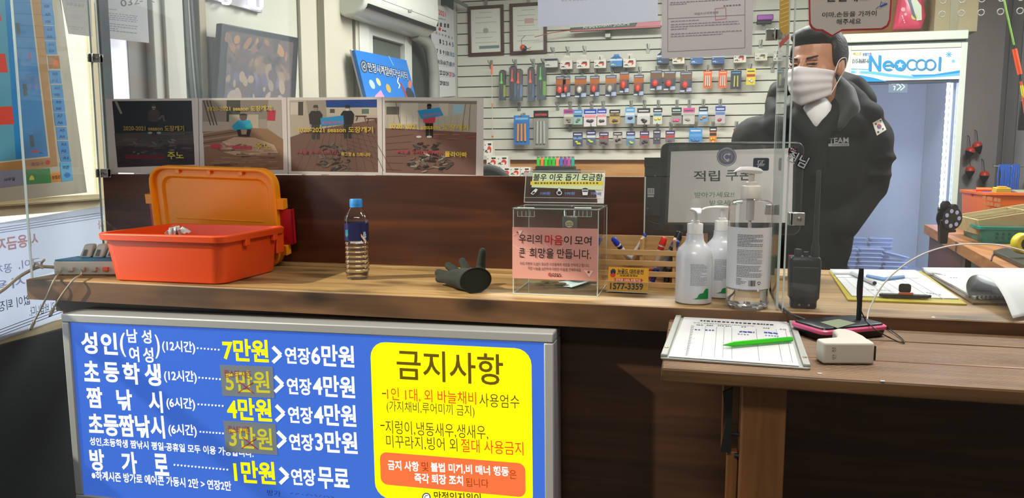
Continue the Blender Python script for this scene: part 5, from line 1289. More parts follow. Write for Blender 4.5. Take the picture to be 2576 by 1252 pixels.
# led strip
lx = 1.338
b = B(); b.box(lx-.006, lx+.006, 4.690, 4.696, .35, 1.69); ld = b.out('led_strip', mat('led_rail', 'ffffff', .5, emit=13, ecol='b9c0ff'), t)
b = B()
for i in range(34): b.ball((lx, 4.686, .38+i*.039), (.011, .006, .013), 10, 6)
b.out('led_bead', mat('led_bead', 'ffffff', .4, emit=26, ecol='ccd2ff'), ld)
b = B(); b.box(x0+.041, x1-.041, 4.72, 5.149, .585, .592); b.out('shelf', mat('fridge_shelf', 'b8c2d8', .4), t)
b = B(); b.box(.955, .972, 5.13, 5.149, .6, 1.7); b.out('shelf_rail', M_grp, t)
tray_m = mat('clear_tray', 'aebdd2', .25, spec=.6); lid_m = mat('tray_lid', 'cbd6e4', .2, spec=.7)
proto = None
def bait(x, y, z, lab, rot=0, ry_=0):
    global proto
    if proto is None:
        t = thing('bait_box', lab, 'bait box', (x, y, z), rot, 'clear bait boxes stacked in the fridge'); h = .0235
        b = B(); rg = lambda w_, d_, z, r=.012: [Vector((p[0], p[1], z)) for p in rr(-w_/2, -d_/2, w_/2, d_/2, r, 3)]
        b.loft([rg(.112, .096, .0003), rg(.124, .106, .0165)]); b.out('tray', tray_m, t, local=True)
        b = B(); b.loft([rg(.134, .116, .0168), rg(.136, .118, .019), rg(.128, .11, .0228), rg(.116, .1, .0235)]); b.out('lid', lid_m, t, local=True)
        proto = t; return t
    r = dup(proto, (x, y, z), lab, rot); r.rotation_euler = (0, ry_, rot); return r
zS = .5925; H_ = .0242
ords = ['lowest', 'second', 'third', 'fourth', 'fifth', 'sixth', 'seventh', 'eighth', 'ninth']
for nm, x, y, n in (('middle front', 1.006, 4.80, 6), ('right front', 1.140, 4.80, 3), ('left front', .877, 4.80, 6), ('rear left', .95, 4.95, 8), ('rear right', 1.09, 4.95, 8)):
    for k in range(n):
        bait(x+.005*math.sin(k*2.3+x*9), y, zS+k*H_, 'clear bait box, %s from the bottom of the %s stack in fridge' % (ords[k] if k else ords[0], nm), R(2*math.sin(k*3.1+x)+(90 if nm == 'left front' else 0)))
bait(1.142, 4.80, zS+3*H_+.020, 'clear bait box lying tilted on top of the right front stack', 0, R(13))

# ------------------------------------------------------------------ things on the fridge
zT = 1.9325
t = thing('snack_bag', 'shiny pink snack bag standing on the fridge behind the speech-bubble sign', 'bag', (1.12, 4.75, zT))
QP = PY(4.72)
b = B(); pts = [(2246, 76), (2252, 40), (2262, -20), (2320, -30), (2330, 40), (2318, 74)]
front = [QP.l(*p) for p in pts]; cxy = sum((p for p in front), Vector((0, 0)))/len(front)
rings = []
for k, off in ((.9, -.05), (1, -.03), (.97, .0), (.75, .018), (.3, .024)):
    rings.append([QP.w(cxy.x+(p.x-cxy.x)*k, max(cxy.y+(p.y-cxy.y)*k, zT-1+.001), off) for p in front][::-1])
b.loft(rings); b.out('bag_body', mat('shiny_pink_film', 'c8455f', .25), t, bev=.004)
b = B(); QB = QP.up(.0245); b.poly(QB, [(2290, 5), (2300, -10), (2318, 15), (2319, 50), (2306, 52)], 'b9c4a8'); b.ell(QB, 2300, 42, 8, 8, 'b8b04a', 12); b.ell(QB, 2272, 24, 6, 6, 'd98a92', 6); b.ell(QB, 2278, 36, 4, 4, 'd98a92', 6); b.scribble(QB, 2269, 38, 2276, 58, 3, 'e0a0a8', 2, (3, 5), 2); b.poly(QB, [(2284, 0), (2290, -5), (2306, 50), (2296, 40)], '2c3e5a'); b.out('bag_print', GLOSSPRINT, t)
b = B(); b.box(1.245, 1.458, 4.68, 4.95, zT, 2.3); t = tag(b.out('cardboard_box', mat('cardboard', '9a8f6e', .7, vary=.06, scale=8), bev=.003), 'tan cardboard box on the fridge at the upper right', 'box')
b = B(); b.box(1.32, 1.36, 4.678, 4.6795, zT+.005, 2.3); b.out('packing_tape', mat('tan_tape', '87805f', .35), t)
# ------------------------------------------------------------------ side desk at the right with baskets
t = thing('side_desk', 'plywood side desk along the right wall with brown end board', 'desk', (1.4, 3.3, 0))
DZ = PZ(.92)
b = B(); b.slab(PL((0, 0, .92), (1, 0, 0), (0, 1, 0)), [(1.148, 4.27), (.900, 2.34), (1.77, 2.34), (1.77, 4.27)], -.045, 0, px=False); b.out('desk_top', M_desk, t, bev=.002)
b = B(); b.slab(PL((0, 0, .874), (1, 0, 0), (0, 1, 0)), [(1.168, 4.24), (1.048, 3.32), (1.07, 3.32), (1.19, 4.24)], -.874, 0, px=False); b.slab(PL((0, 0, .874), (1, 0, 0), (0, 1, 0)), [(.93, 2.37), (.93, 2.41), (1.7, 2.41), (1.7, 2.37)], -.874, 0, px=False); b.out('end_board', M_desk2, t)
def basket(name, label, corners, h, colr, taper=.012, holes=None, grp=None):
    """corners: four floor points of the rim footprint, in order."""
    c = sum((Vector(p) for p in corners), Vector((0, 0)))/4; z0 = .9205
    t = thing(name, label, 'basket', (c.x, c.y, z0))
    def ring(k, z):
        out = []
        pts = [Vector(p) for p in corners]
        for i in range(4):
            p = pts[i]; a = pts[i-1]; d = pts[(i+1) % 4]
            for f in (0, .25, .5, .75, 1):
                q = (p+(a-p).normalized()*.03).lerp(p, f) if f < .5 else p.lerp(p+(d-p).normalized()*.03, f)
                e0 = p+(a-p).normalized()*.03; e1 = p+(d-p).normalized()*.03
                q = e0*(1-f)**2+p*2*f*(1-f)+e1*f*f
                q = q+(c-q).normalized()*k; out.append(Vector((q.x, q.y, z)))
        return out
    b = B(); b.loft([ring(taper*2, z0+.0003), ring(taper*1.8, z0+.003), ring(.012, z0+h-.012), ring(.0, z0+h-.011), ring(0, z0+h), ring(.008, z0+h+.001), ring(.014, z0+h-.012), ring(taper*2+.004, z0+.006)], (True, True))
    b.out('basket_shell', colr, t)
    return t, ring, z0
teal = mat('teal_plastic', '14807a', .4)
tA = [(1.093, 3.338), (1.73, 3.36), (1.745, 3.74), (1.141, 3.74)]
tt, ring, z0 = basket('teal_basket', 'teal plastic basket holding the divided wooden tray', tA, .066, teal)
b = B()
for i in range(20):
    for j in range(2): b.box(1.16+i*.022, 1.168+i*.022, 3.3445, 3.349, .938+j*.016, .946+j*.016)
b.out('vent_slots', mat('teal_dark', '0c5550', .5), tt)['kind'] = 'stuff'
og = mat('orange_basket', 'd8661f', .4)
oA = [(1.27, 3.86), (1.74, 3.80), (1.755, 4.22), (1.278, 4.22)]
ot, ring, z0 = basket('orange_basket', 'orange plastic basket of packets at the rear of side desk', oA, .18, og)
b = B()
for i in range(3):
    for j in range(4): b.box(1.50+i*.055, 1.53+i*.055, 3.832-i*.006, 3.836-i*.006, .955+j*.037, .977+j*.037)
b.out('vent_slots', mat('pale_vent', 'c9c2b0', .5), ot)
b = B()
rnd = random.Random(5)
for i in range(5):
    for j in range(3):
        u, v = 2412+i*9+rnd.uniform(-2, 2), 497+j*13+i*1.5
        p = P(u+62, v, Y=3.86); b.box(p.x-.006, p.x+.006, 3.852-i*.002, 3.856-i*.002, p.z-.008, p.z+.008)
b.out('grid_slots', mat('basket_grid', 'b9754a', .5), ot)['kind'] = 'stuff'
def packet_in(label, cx, cy, z, w_, d_, h_, col, rot, tilt, name='tackle_packet', acc=None):
    t = thing(name, label, 'packet', (cx, cy, z), rot); t.rotation_euler = (R(tilt), 0, rot)
    b = B(); b.box(-w_/2, w_/2, -d_/2, d_/2, 0, h_); b.out('packet_card', mat('pk_'+col, col, .45), t, local=True, bev=.001)
    if acc:
        b = B(); b.box(-w_*.3, w_*.3, -d_*.3, d_*.3, h_+.0003, h_+.006); b.out('packet_content', mat('pk_'+acc, acc, .4), t, local=True, bev=.002)
packet_in('yellow lure packet poking out of the orange basket', 1.385, 3.98, 1.09, .07, .03, .03, 'c9b23c', .3, 10, acc='d8962a')
packet_in('blue packet in the orange basket beside the yellow one', 1.325, 3.98, 1.04, .04, .03, .06, '3c5ab0', .2, 5)
packet_in('clear grey lure bag in the right of orange basket', 1.52, 3.99, 1.075, .16, .07, .03, '8f8a78', .1, 8)
packet_in('white and yellow packet at the far right of the orange basket', 1.66, 3.96, 1.075, .1, .06, .025, 'd8d2b8', -.2, 8, acc='c8b02a')
b = B(); b.tube([(1.272, 3.95, 1.112), (1.33, 3.93, 1.112)], .009, 10); p_ = b.out('orange_float', mat('float_orange', 'f0662a', .4)); tag(p_, 'small orange float lying on the orange basket rim', 'float')
b = B(); b.ball((1.292, 4.03, 1.09), .017); tag(b.out('red_float', mat('float_crimson', 'b0283c', .4)), 'small crimson float at the orange basket corner', 'float')
# divided wooden tray
zO = .949
OT = PL((1.112, 3.372, zO), (.985, -.05, .2), (.09, .99, 0))
t = thing('compartment_tray', 'beige wooden compartment tray with label holders in teal basket', 'tray', OT.w(.3, .2, 0))
W_, D_, hh = .6, .335, .062; beige = wood('beige_board', 'a39468', 'b0a176', 'bbad84', .6, 1.2, 0)
b = B(); b.plbox(OT, 0, W_, 0, D_, 0, .005); b.plbox(OT, 0, W_, 0, .007, .005, hh); b.plbox(OT, 0, W_, D_-.007, D_, .005, hh); b.plbox(OT, 0, .007, .007, D_-.007, .005, hh); b.plbox(OT, W_-.007, W_, .007, D_-.007, .005, hh); b.out('tray_box', beige, t, bev=.001)
for a in (.2, .4):
    b = B(); b.plbox(OT, a, a+.006, .0072, D_-.0072, .0052, hh-.003); b.out('divider', beige, t)
for c_ in (.11, .22):
    b = B(); b.plbox(OT, .0072, W_-.0072, c_, c_+.005, .0052, hh-.004); b.out('divider', beige, t)
LSd = PL(OT.w(-.0006, 0, 0), -OT.y, (0, 0, 1))
for c_ in (.055, .165, .275):
    b = B(); b.plbox(LSd, -c_-.022, -c_+.022, .025, .028, 0, .003); b.plbox(LSd, -c_-.022, -c_+.022, .048, .051, 0, .003); b.plbox(LSd, -c_-.022, -c_-.019, .028, .048, 0, .003); b.plbox(LSd, -c_+.019, -c_+.022, .028, .048, 0, .003); b.out('label_holder', M_blackm, t)
q = OT.w(.3, .17, .03); packet_in('blue hook packet lying in the compartment tray', q.x, q.y, q.z, .08, .11, .004, '3c8cc8', .5, 25, acc='d8d8d8')
q = OT.w(.45, .29, .045); packet_in('white tagged packet at the back of the compartment tray', q.x, q.y, q.z, .1, .06, .004, 'd8d8d0', .2, 20)
q = OT.w(.5, .17, .04); packet_in('white folded packet at the right of the compartment tray', q.x, q.y, q.z, .12, .05, .004, 'cfcdc4', .0, 10)
# fishing-line winder clamped to the desk edge
t = thing('line_winder', 'black fishing line winder clamped on the side desk edge', 'line winder', P(2375, 612, Y=3.4))
yR = 3.40
def r3(u, v, y=yR): return P(u, v, Y=y)
b = B(); b.slab(PY(yR), [(2361, 552), (2376, 552), (2380, 575), (2402, 576), (2402, 583), (2383, 584), (2380, 612), (2362, 612)], -.018, .018); b.out('clamp_post', M_black, t, bev=.003)
b = B(); c = r3(2384, 548); Mx = Matrix.Rotation(R(25), 4, 'Z') @ Matrix.Rotation(pi/2, 4, 'X')
b.lathe([(.014, -.012), (.044, -.012), (.046, -.009), (.046, -.004), (.012, -.003), (.012, .02), (.044, .021), (.046, .025), (.014, .026)], c, 28, Mx); b.out('spool', M_black, t)
b = B()
for k in range(7):
    a = 2*pi*k/7; b.lathe([(.0085, .0262), (.0085, .0268)], c+Mx.to_3x3() @ Vector((.03*math.cos(a), .03*math.sin(a), 0)), 12, Mx)
b.out('spool_hole_glow', mat('spool_hole_glow', 'a9b4d8', .4), t)  # pale discs paint the fridge glow seen through the holes
b = B(); b.tube([r3(2364, 527), r3(2404, 524)], [.006, .006], 10); b.tube([r3(2360, 527), r3(2367, 527)], .0105, 12); b.lathe([(.02, -.008), (.02, .008)], r3(2378, 517), 12, Mx); b.lathe([(.018, -.01), (.018, .01)], r3(2397, 524), 16, Mx); b.slab(PY(yR), [(2368, 520), (2400, 515), (2406, 530), (2404, 545), (2372, 545)], -.006, .006); b.out('guide_head', M_black, t, bev=.001)
b = B(); b.tube([r3(2374, 578), r3(2402, 578)], .003, 8); b.out('clamp_rod', M_steel, t)
# yellow tape measure and dark tray at the right edge
p = P(2572, 612, Y=2.75)
b = B(); b.lathe([(.012, -.016), (.03, -.016), (.034, -.01), (.034, .01), (.03, .016), (.012, .016)], p, 24, Matrix.Rotation(R(20), 4, 'Z') @ Matrix.Rotation(pi/2, 4, 'X')); t = tag(b.out('tape_reel', mat('yellow_plastic', 'd2c21c', .4), bev=.002), 'yellow and black reel at the right edge of the side desk', 'reel')
b = B(); b.lathe([(.0001, -.0165), (.018, -.0165), (.018, .0165), (.0001, .0165)], p, 20, Matrix.Rotation(R(20), 4, 'Z') @ Matrix.Rotation(pi/2, 4, 'X')); b.out('reel_hub', M_blackm, t)
b = B(); b.slab(PZ(.9203), [(2498, 640), (2530, 632), (2600, 650), (2600, 690)], 0, .015); tag(b.out('parts_tray', mat('dark_olive_tray', '2d3128', .4), bev=.002), 'low dark parts tray on the side desk below the yellow reel', 'tray')
b = B(); b.tube(spline([P(2494, 655, Z=.92), P(2500, 640, Z=.922), P(2525, 632, Z=.922), P(2542, 628, Z=.922)], 6), .0025, 6); tag(b.out('black_cable', M_blackm), 'thin black cord looped over the side desk edge', 'cord')

# ------------------------------------------------------------------ right wall display
for i, (u, v, lab) in enumerate(((2440, 382, 'red and black float, left of the upper pair on the grey wall'), (2459, 368, 'red and black float, right of the upper pair on the grey wall'), (2440, 430, 'red and black float, left of the lower pair on the grey wall'), (2476, 442, 'red and black float, right of the lower pair on the grey wall'))):
    c = P(u, v, Y=5.16); t = thing('fishing_float', lab, 'fishing float', c, 0, 'floats hung on the grey wall')
    tl = (.35 if i < 2 else 0)
    M = Matrix.Rotation(tl*(1 if i == 0 else -1), 4, 'Y')
    b = B(); b.lathe([(.002, -.05), (.006, -.045), (.022, -.015), (.027, .0)], c, 16, M, (True, False)); b.out('lower_body', mat('float_black', '15161e', .35), t)
    b = B(); b.lathe([(.027, .0002), (.026, .012), (.018, .024), (.004, .03)], c, 16, M, (False, True)); b.out('red_top', mat('float_red', 'd23a2a', .4), t)
    b = B(); b.tube([c+Vector((0, 0, .03)), c+Vector((0, .03, .09)), Vector((c.x, 5.222, c.z+.1))], .002, 6); b.out('loop', M_blackm, t)
hk = thing('display_rod', 'steel display rod on the grey wall carrying blue cords', 'rod', P(2500, 418, Y=4.7))
b = B(); q = P(2498, 418, Y=4.7); b.tube([q+Vector((0, 0, .012)), q, Vector((1.774, 4.7, q.z))], .004, 8); b.box(1.768, 1.774, 4.68, 4.72, q.z-.03, q.z+.03); b.out('rod', M_steel, hk)
for u0, u1, lab in ((2514, 2541, 'wider bundle of blue elastic cords hanging on the rod'), (2547, 2563, 'narrower bundle of blue elastic cords hanging on the rod')):
    b = B(); rnd = random.Random(u0); n = int((u1-u0)/2.6)
    for i in range(n):
        u = u0+(u1-u0)*i/(n-1); p = P(u, 416, Y=4.7); d = rnd.uniform(-.008, .008)
        b.tube([p+Vector((0, 0, .006)), p+Vector((d, -.008, -.05)), p+Vector((d*.5, -.006, -.11)), p+Vector((d*1.5, -.002, -.15+rnd.uniform(-.01, .02)))], .0042, 5)
    tag(b.out('elastic_bundle', mat('blue_cord', '1f55b0', .6)), lab, 'cords')
t = thing('rod_float', 'tall thin float rod with green and orange tip hanging at right edge', 'float rod', P(2566, 188, Y=3.4))
yq = 3.4
for c_, r, pts in (('7fb24a', .0035, [(2519, -30), (2551, 113)]), ('2a2f30', .003, [(2551, 113), (2553, 122)]), ('f0552a', .009, [(2552, 123), (2566, 187)]), ('2a2f30', .003, [(2566, 187), (2569, 205)]), ('e0563a', .005, [(2568, 205), (2572, 225)]), ('d8d23a', .006, [(2570, 215), (2575, 245)]), ('d05a3a', .005, [(2573, 240), (2579, 285)])):
    b = B(); b.tube([P(u, v, Y=yq) for u, v in pts], r, 8); b.out('float_section', mat('fs_'+c_, c_, .4), t)
for u, v, lab in ((2572, 290, 'black clip packet at the right edge above the yellow-green tip'),):
    c = P(u, v, Y=3.5); b = B(); b.box(c.x-.015, c.x+.03, 3.49, 3.5, c.z-.06, c.z+.06); tag(b.out('black_packet', M_blackm, bev=.004), lab, 'packet')

# ------------------------------------------------------------------ notices on the screens
BS = PY(1.5745)
t = thing('bubble_sign', 'red-edged speech-bubble notice hanging on the front acrylic sheet', 'sign', BS.w(BS.l(2140, 90).x, BS.l(2140, 90).y))
outl = [(2033, -70), (2034, 30), (2035, 62), (2041, 72), (2050, 77), (2066, 78), (2091, 93), (2118, 78), (2150, 77), (2220, 75), (2234, 67), (2240, 52), (2243, 5), (2244, -70)]
def grow(pts, d):
    cx, cy = 2138, 0
    return [(cx+(u-cx)*(1+d/105), cy+(v-cy)*(1+d/85) if v > 20 else v) for u, v in pts]
b = B(); b.slab(BS, grow(outl, 3.5), .0002, .0006); b.out('clear_film', M_film, t, smooth=False)
b = B(); b.slab(BS, outl, .0008, .0012); b.out('red_border', mat('red_border', 'b02530', .45), t)
b = B(); b.slab(BS, grow(outl, -4.5), .0014, .0018); sh = b.out('sheet', mat('sign_paper_grey', 'b8aea8', .6), t)
B2 = BS.up(.0019); b = B(); b.lay = .0001; K = '20272c'
b.tl(B2, '온도측정', 2062, -34, 2130, -34, 30, K, .02)
b.tl(B2, '발열체크', 2080, -9, 2188, -11, 28, K, .02)
b.tl(B2, '이마,손등을', 2068, 38, 2152, 35, 14, K, .012); b.tl(B2, '가까이', 2159, 35, 2205, 33, 14, K, .012); b.tl(B2, '해주세요', 2104, 55, 2166, 53, 14, K, .012)
b.out('sign_lettering', PRINT, sh)
b = B('24489a'); b.stroke(B2, [(2203, 23), (2206, 21), (2208, 18), (2211, 17), (2214, 15)], 1.4); b.stroke(B2, [(2214, 15), (2217, 3)], 1.4); b.ell(B2, 2220, 8, 2, 2.4, '24489a', 10, ring=.8); b.stroke(B2, [(2227, 6), (2224, 9), (2226, 11)], 1.3); b.stroke(B2, [(2214, 17), (2232, 9)], 4); b.out('blue_scribble', PRINT, sh)
# notices on the main screen
MS = PY(1.9715)
b = B(); b.slab(MS, [(1353, -60), (1655, -70), (1655, 53), (1353, 68)], .0003, .0007); t = tag(b.out('blank_sheet', thin('pale_sheet', 'd4d8e4', .5)), 'plain pale sheet hanging high on the main acrylic screen', 'paper')
b = B(); b.scribble(MS.up(.0008), 1412, 2, 1475, -1, 4, 'b8bcc8', 2, (5, 8), 3); b.out('faint_print', PRINT, t)
t = thing('document_sheet', 'laminated official document with stamp hanging high on the main screen', 'document', MS.w(MS.l(1780, 148).x, MS.l(1780, 148).y))
b = B(); b.slab(MS, [(1661, -60), (1905, -66), (1897, 141), (1660, 151)], .0003, .0006); b.out('clear_sleeve', M_film, t, smooth=False)
b = B(); b.slab(MS, [(1666, -55), (1898, -60), (1891, 138), (1664, 147)], .0009, .0012); sh = b.out('sheet', thin('document_paper', 'cac6ca', .4), t)
M2 = MS.up(.0014); b = B('6a6c78')
b.stroke(M2, [(1680, -40), (1680, 130), (1874, 120), (1874, -45)], 1); b.stroke(M2, [(1680, 47), (1874, 37)], 1)
b.scribble(M2, 1686, 7, 1835, -1, 2.2, '74767e', 2, (4, 8), 2); b.scribble(M2, 1686, 12, 1730, 9, 2.2, '74767e', 3, (4, 8), 2); b.scribble(M2, 1820, 15, 1866, 12, 3, '5c5e66', 4, (4, 6), 3)
b.tl(M2, '국립수산과학원장', 1746, 35, 1808, 31, 6, '4c4e58', 0)
for v, n in ((54, 70), (62, 170), (68, 172), (74, 40), (86, 178), (92, 130)): b.scribble(M2, 1688, v, 1688+n, v-n*.052, 2, '7a7c84', v, (4, 9), 2)
b.out('document_print', PRINT, sh)
b = B('b8626a'); b.stroke(M2, [(1799, 22), (1826, 19), (1827, 47), (1800, 50), (1799, 22)], 1.4); b.out('red_stamp', PRINT, sh)
# mirrored word bubble
t = thing('word_sticker', 'dark speech-bubble sticker with mirrored word on screen above coupon sheet', 'sticker', MS.w(MS.l(1915, 433).x, MS.l(1915, 433).y))
b = B(); q0, q1 = MS.l(1894, 429), MS.l(1935, 397); b.slab(MS, rr(q0.x, q0.y, q1.x, q1.y, .004), .0003, .0006, px=False); b.slab(MS, [(1903, 428), (1913, 428), (1907, 434)], .0003, .0006); sh = b.out('sticker', mat('dark_sticker', '3a4450', .5), t)
b = B(); b.tl(MS.up(.0007), '꼭', 1904, 413, 1924, 413, 19, 'c8ccd0', -.0, mirror=True); b.out('sticker_lettering', PRINT, sh)
# glitter name sticker on the right screen edge
GS = PY(1.5735)
t = thing('name_sticker', 'silver glitter name sticker with pink crown on the front sheet', 'sticker', GS.w(GS.l(2008, 420).x, GS.l(2008, 420).y))
b = B(); b.tl(GS.up(.0006), '쥔님', 1981, 388, 2032, 412, 34, '17181a', .06); b.out('dark_outline', PRINT, t)
b = B(); b.tl(GS.up(.0012), '쥔님', 1983, 389, 2030, 411, 30, 'aeb0b6', .015); b.out('glitter_letters', mat('silver_glitter', 'b0b2b8', .3, metal=.6, bump=.8, scale=900), t)
b = B(); b.lay = .0006; b.poly(GS, [(1982, 384), (1985, 370), (1992, 376), (1996, 368), (2000, 375), (2006, 374), (2003, 387)], '15161a'); b.poly(GS, [(1987, 381), (1989, 375), (1993, 378), (1996, 372), (1999, 378), (2003, 377), (2001, 384)], 'd98a90'); b.out('pink_crown', PRINT, t)
# warning strip on the return sheet
HS = PY(1.573)
b = B(); b.slab(HS, [(1962, -60), (1986, -60), (1984, 82), (1970, 88), (1960, 70)], .0003, .0006); t = tag(b.out('warning_sticker', mat('amber_film', 'c9a03a', .4)), 'amber striped warning strip at the top of the acrylic return', 'sticker')
b = B(); H2 = HS.up(.0007)
for k in range(12): v = -60+k*11; b.stroke(H2, [(1963, v+8), (1984, v)], 1.6, 'e2cf90')
b.poly(H2, [(1960, 108), (1984, 84), (1984, 98), (1961, 122)], 'c0605a'); b.out('sticker_print', PRINT, t)

# ------------------------------------------------------------------ four photo prints taped on the screen
PHP = PY(1.9705)
THINPHOTO = thin('photo_paper', 'cfc8c4', .35)
def photo(label, cs, inner, draw, txt):
    t = thing('photo_print', label, 'photo print', PHP.w(PHP.l((cs[2][0]+cs[3][0])/2, cs[2][1]).x, PHP.l(cs[2][0], cs[2][1]).y), 0, 'photo prints along the screen')
    b = B(); b.slab(PHP, cs, .0004, .0008); sh = b.out('paper', THINPHOTO, t)
    pl = PHP.up(.0009); b = B(); b.lay = .0
    u0, v0, u1, v1 = inner; draw(b, pl, u0, v0, u1, v1); b.k = [tuple(min(.8, c*1.55) for c in k[:3])+(1,) for k in b.k]; b.out('picture', THINPRINT, sh)
    return t, sh, B()
def fish(b, pl, cx, cy, rx, ry, n, cols, seed, L=(7, 16)):
    rnd = random.Random(seed)
    for i in range(n):
        a = rnd.uniform(0, 2*pi); r = math.sqrt(rnd.random()); b.lay -= .000015
        b.ell(pl, cx+rx*r*math.cos(a), cy+ry*r*math.sin(a), rnd.uniform(*L)/2, rnd.uniform(1.2, 3), rnd.choice(cols), 7, rnd.uniform(-40, 40))
def pers(b, pl, u, v, s, top, bot, headc='a57e6a', hat='1c1c1e', mask=None):
    """small standing figure printed on a picture: u centre, v feet, s height"""
    b.poly(pl, [(u-.10*s, v), (u-.02*s, v), (u, v-.42*s), (u+.03*s, v), (u+.11*s, v), (u+.12*s, v-.52*s), (u-.12*s, v-.52*s)], bot)
    b.poly(pl, [(u-.17*s, v-.45*s), (u-.2*s, v-.72*s), (u-.12*s, v-.83*s), (u+.12*s, v-.83*s), (u+.2*s, v-.72*s), (u+.17*s, v-.45*s), (u+.1*s, v-.42*s), (u-.1*s, v-.42*s)], top)
    b.ell(pl, u, v-.9*s, .065*s, .085*s, headc, 12); b.poly(pl, [(u-.075*s, v-.92*s), (u+.075*s, v-.92*s), (u+.05*s, v-1.0*s), (u-.05*s, v-1.0*s)], hat)
    if mask: b.rect(pl, u-.055*s, v-.89*s, u+.055*s, v-.83*s, mask)
def noise_bands(b, pl, u0, v0, u1, v1, cols, n, seed):
    rnd = random.Random(seed)
    for i in range(n):
        v = v0+(v1-v0)*rnd.random(); u = u0+(u1-u0)*rnd.random(); L = rnd.uniform(.08, .3)*(u1-u0)
        ua, ub = max(u0, u-L/2), min(u1, u+L/2); h = rnd.uniform(1, 3.5); b.lay -= .000015
        b.poly(pl, [(ua, min(max(v-h, v0), v1)), (ub, min(max(v-h*.6, v0), v1)), (ub, min(v+h*.4, v1)), (ua, min(v+h, v1))], rnd.choice(cols))
def d1(b, pl, u0, v0, u1, v1):
    b.poly(pl, [(282, 254), (482, 253), (490, 414), (296, 421)], '2c3034')
    b.poly(pl, [(288, 335), (486, 330), (488, 365), (291, 370)], '4a4542'); b.poly(pl, [(291, 368), (488, 362), (490, 414), (296, 421)], '383034')
    b.poly(pl, [(288, 255), (295, 255), (308, 285), (303, 287)], '8d8a80')
    noise_bands(b, pl, 296, 335, 484, 375, ['5a544c', '46403c', '544a44'], 26, 1); noise_bands(b, pl, 298, 375, 486, 412, ['3e343a', '44343c', '322c30'], 26, 2)
    pers(b, pl, 387, 338, 76, '47413f', '2e2c30', '9a9478', '3f4844', '6a6458'); b.stroke(pl, [(400, 300), (410, 290), (414, 305)], 5, '5c5654')
    for u in (378, 400): b.ell(pl, u, 334, 6, 3, '8f9194', 8)
    fish(b, pl, 385, 365, 75, 28, 30, ['4a474a', '6a6668', '54484e', '383436'], 3)
    b.poly(pl, [(315, 388), (416, 392), (415, 400), (316, 399)], '6b2a36')
def d2(b, pl, u0, v0, u1, v1):
    b.poly(pl, [(508, 252), (708, 251), (713, 427), (515, 424)], '8d8278')
    b.rect(pl, 509, 252, 570, 335, '8a8078'); b.rect(pl, 570, 252, 605, 310, '45453f'); b.rect(pl, 606, 252, 675, 300, '7d746a'); b.poly(pl, [(675, 252), (708, 251), (710, 350), (672, 320)], '9c9288')
    b.rect(pl, 510, 306, 576, 330, 'a89c90'); b.rect(pl, 576, 288, 650, 328, 'a3988a'); b.poly(pl, [(673, 278), (694, 277), (692, 304), (672, 303)], 'a83444')
    for u in (512, 520, 528): b.stroke(pl, [(u, 252), (u+18, 315)], 3, '50483f')
    b.poly(pl, [(511, 332), (640, 322), (672, 324), (712, 350), (713, 427), (515, 424)], '84664e')
    for k in range(5): b.stroke(pl, [(511, 336+k*8), (600+k*10, 322+k*7)], 2.5, '5f4a3c' if k % 2 else 'a08878')
    b.poly(pl, [(560, 356), (590, 345), (640, 346), (668, 356), (690, 365), (700, 385), (600, 392), (553, 380)], 'b59a82')
    fish(b, pl, 610, 372, 60, 16, 22, ['c0a68e', 'a88e76', '8f765f', '6d5847'], 5, (10, 24)); noise_bands(b, pl, 530, 375, 700, 424, ['94755a', '7e6148', '9f8064', '5f4836'], 40, 6)
    b.poly(pl, [(583, 318), (600, 302), (628, 302), (635, 322), (615, 330), (590, 328)], '2a8fb0'); b.ell(pl, 612, 294, 9, 10, '5f4a44', 12); b.poly(pl, [(601, 290), (624, 290), (619, 286), (606, 286)], '2c2626'); b.poly(pl, [(596, 326), (632, 325), (628, 343), (600, 343)], '2e2a2a'); b.poly(pl, [(606, 326), (622, 326), (620, 338), (608, 338)], 'a88a70'); b.poly(pl, [(616, 316), (632, 310), (634, 320), (618, 324)], '2aa0a0')
    b.poly(pl, [(530, 362), (556, 362), (556, 374), (530, 374)], 'b0404a'); b.poly(pl, [(585, 366), (634, 367), (634, 376), (585, 375)], 'b8505a')
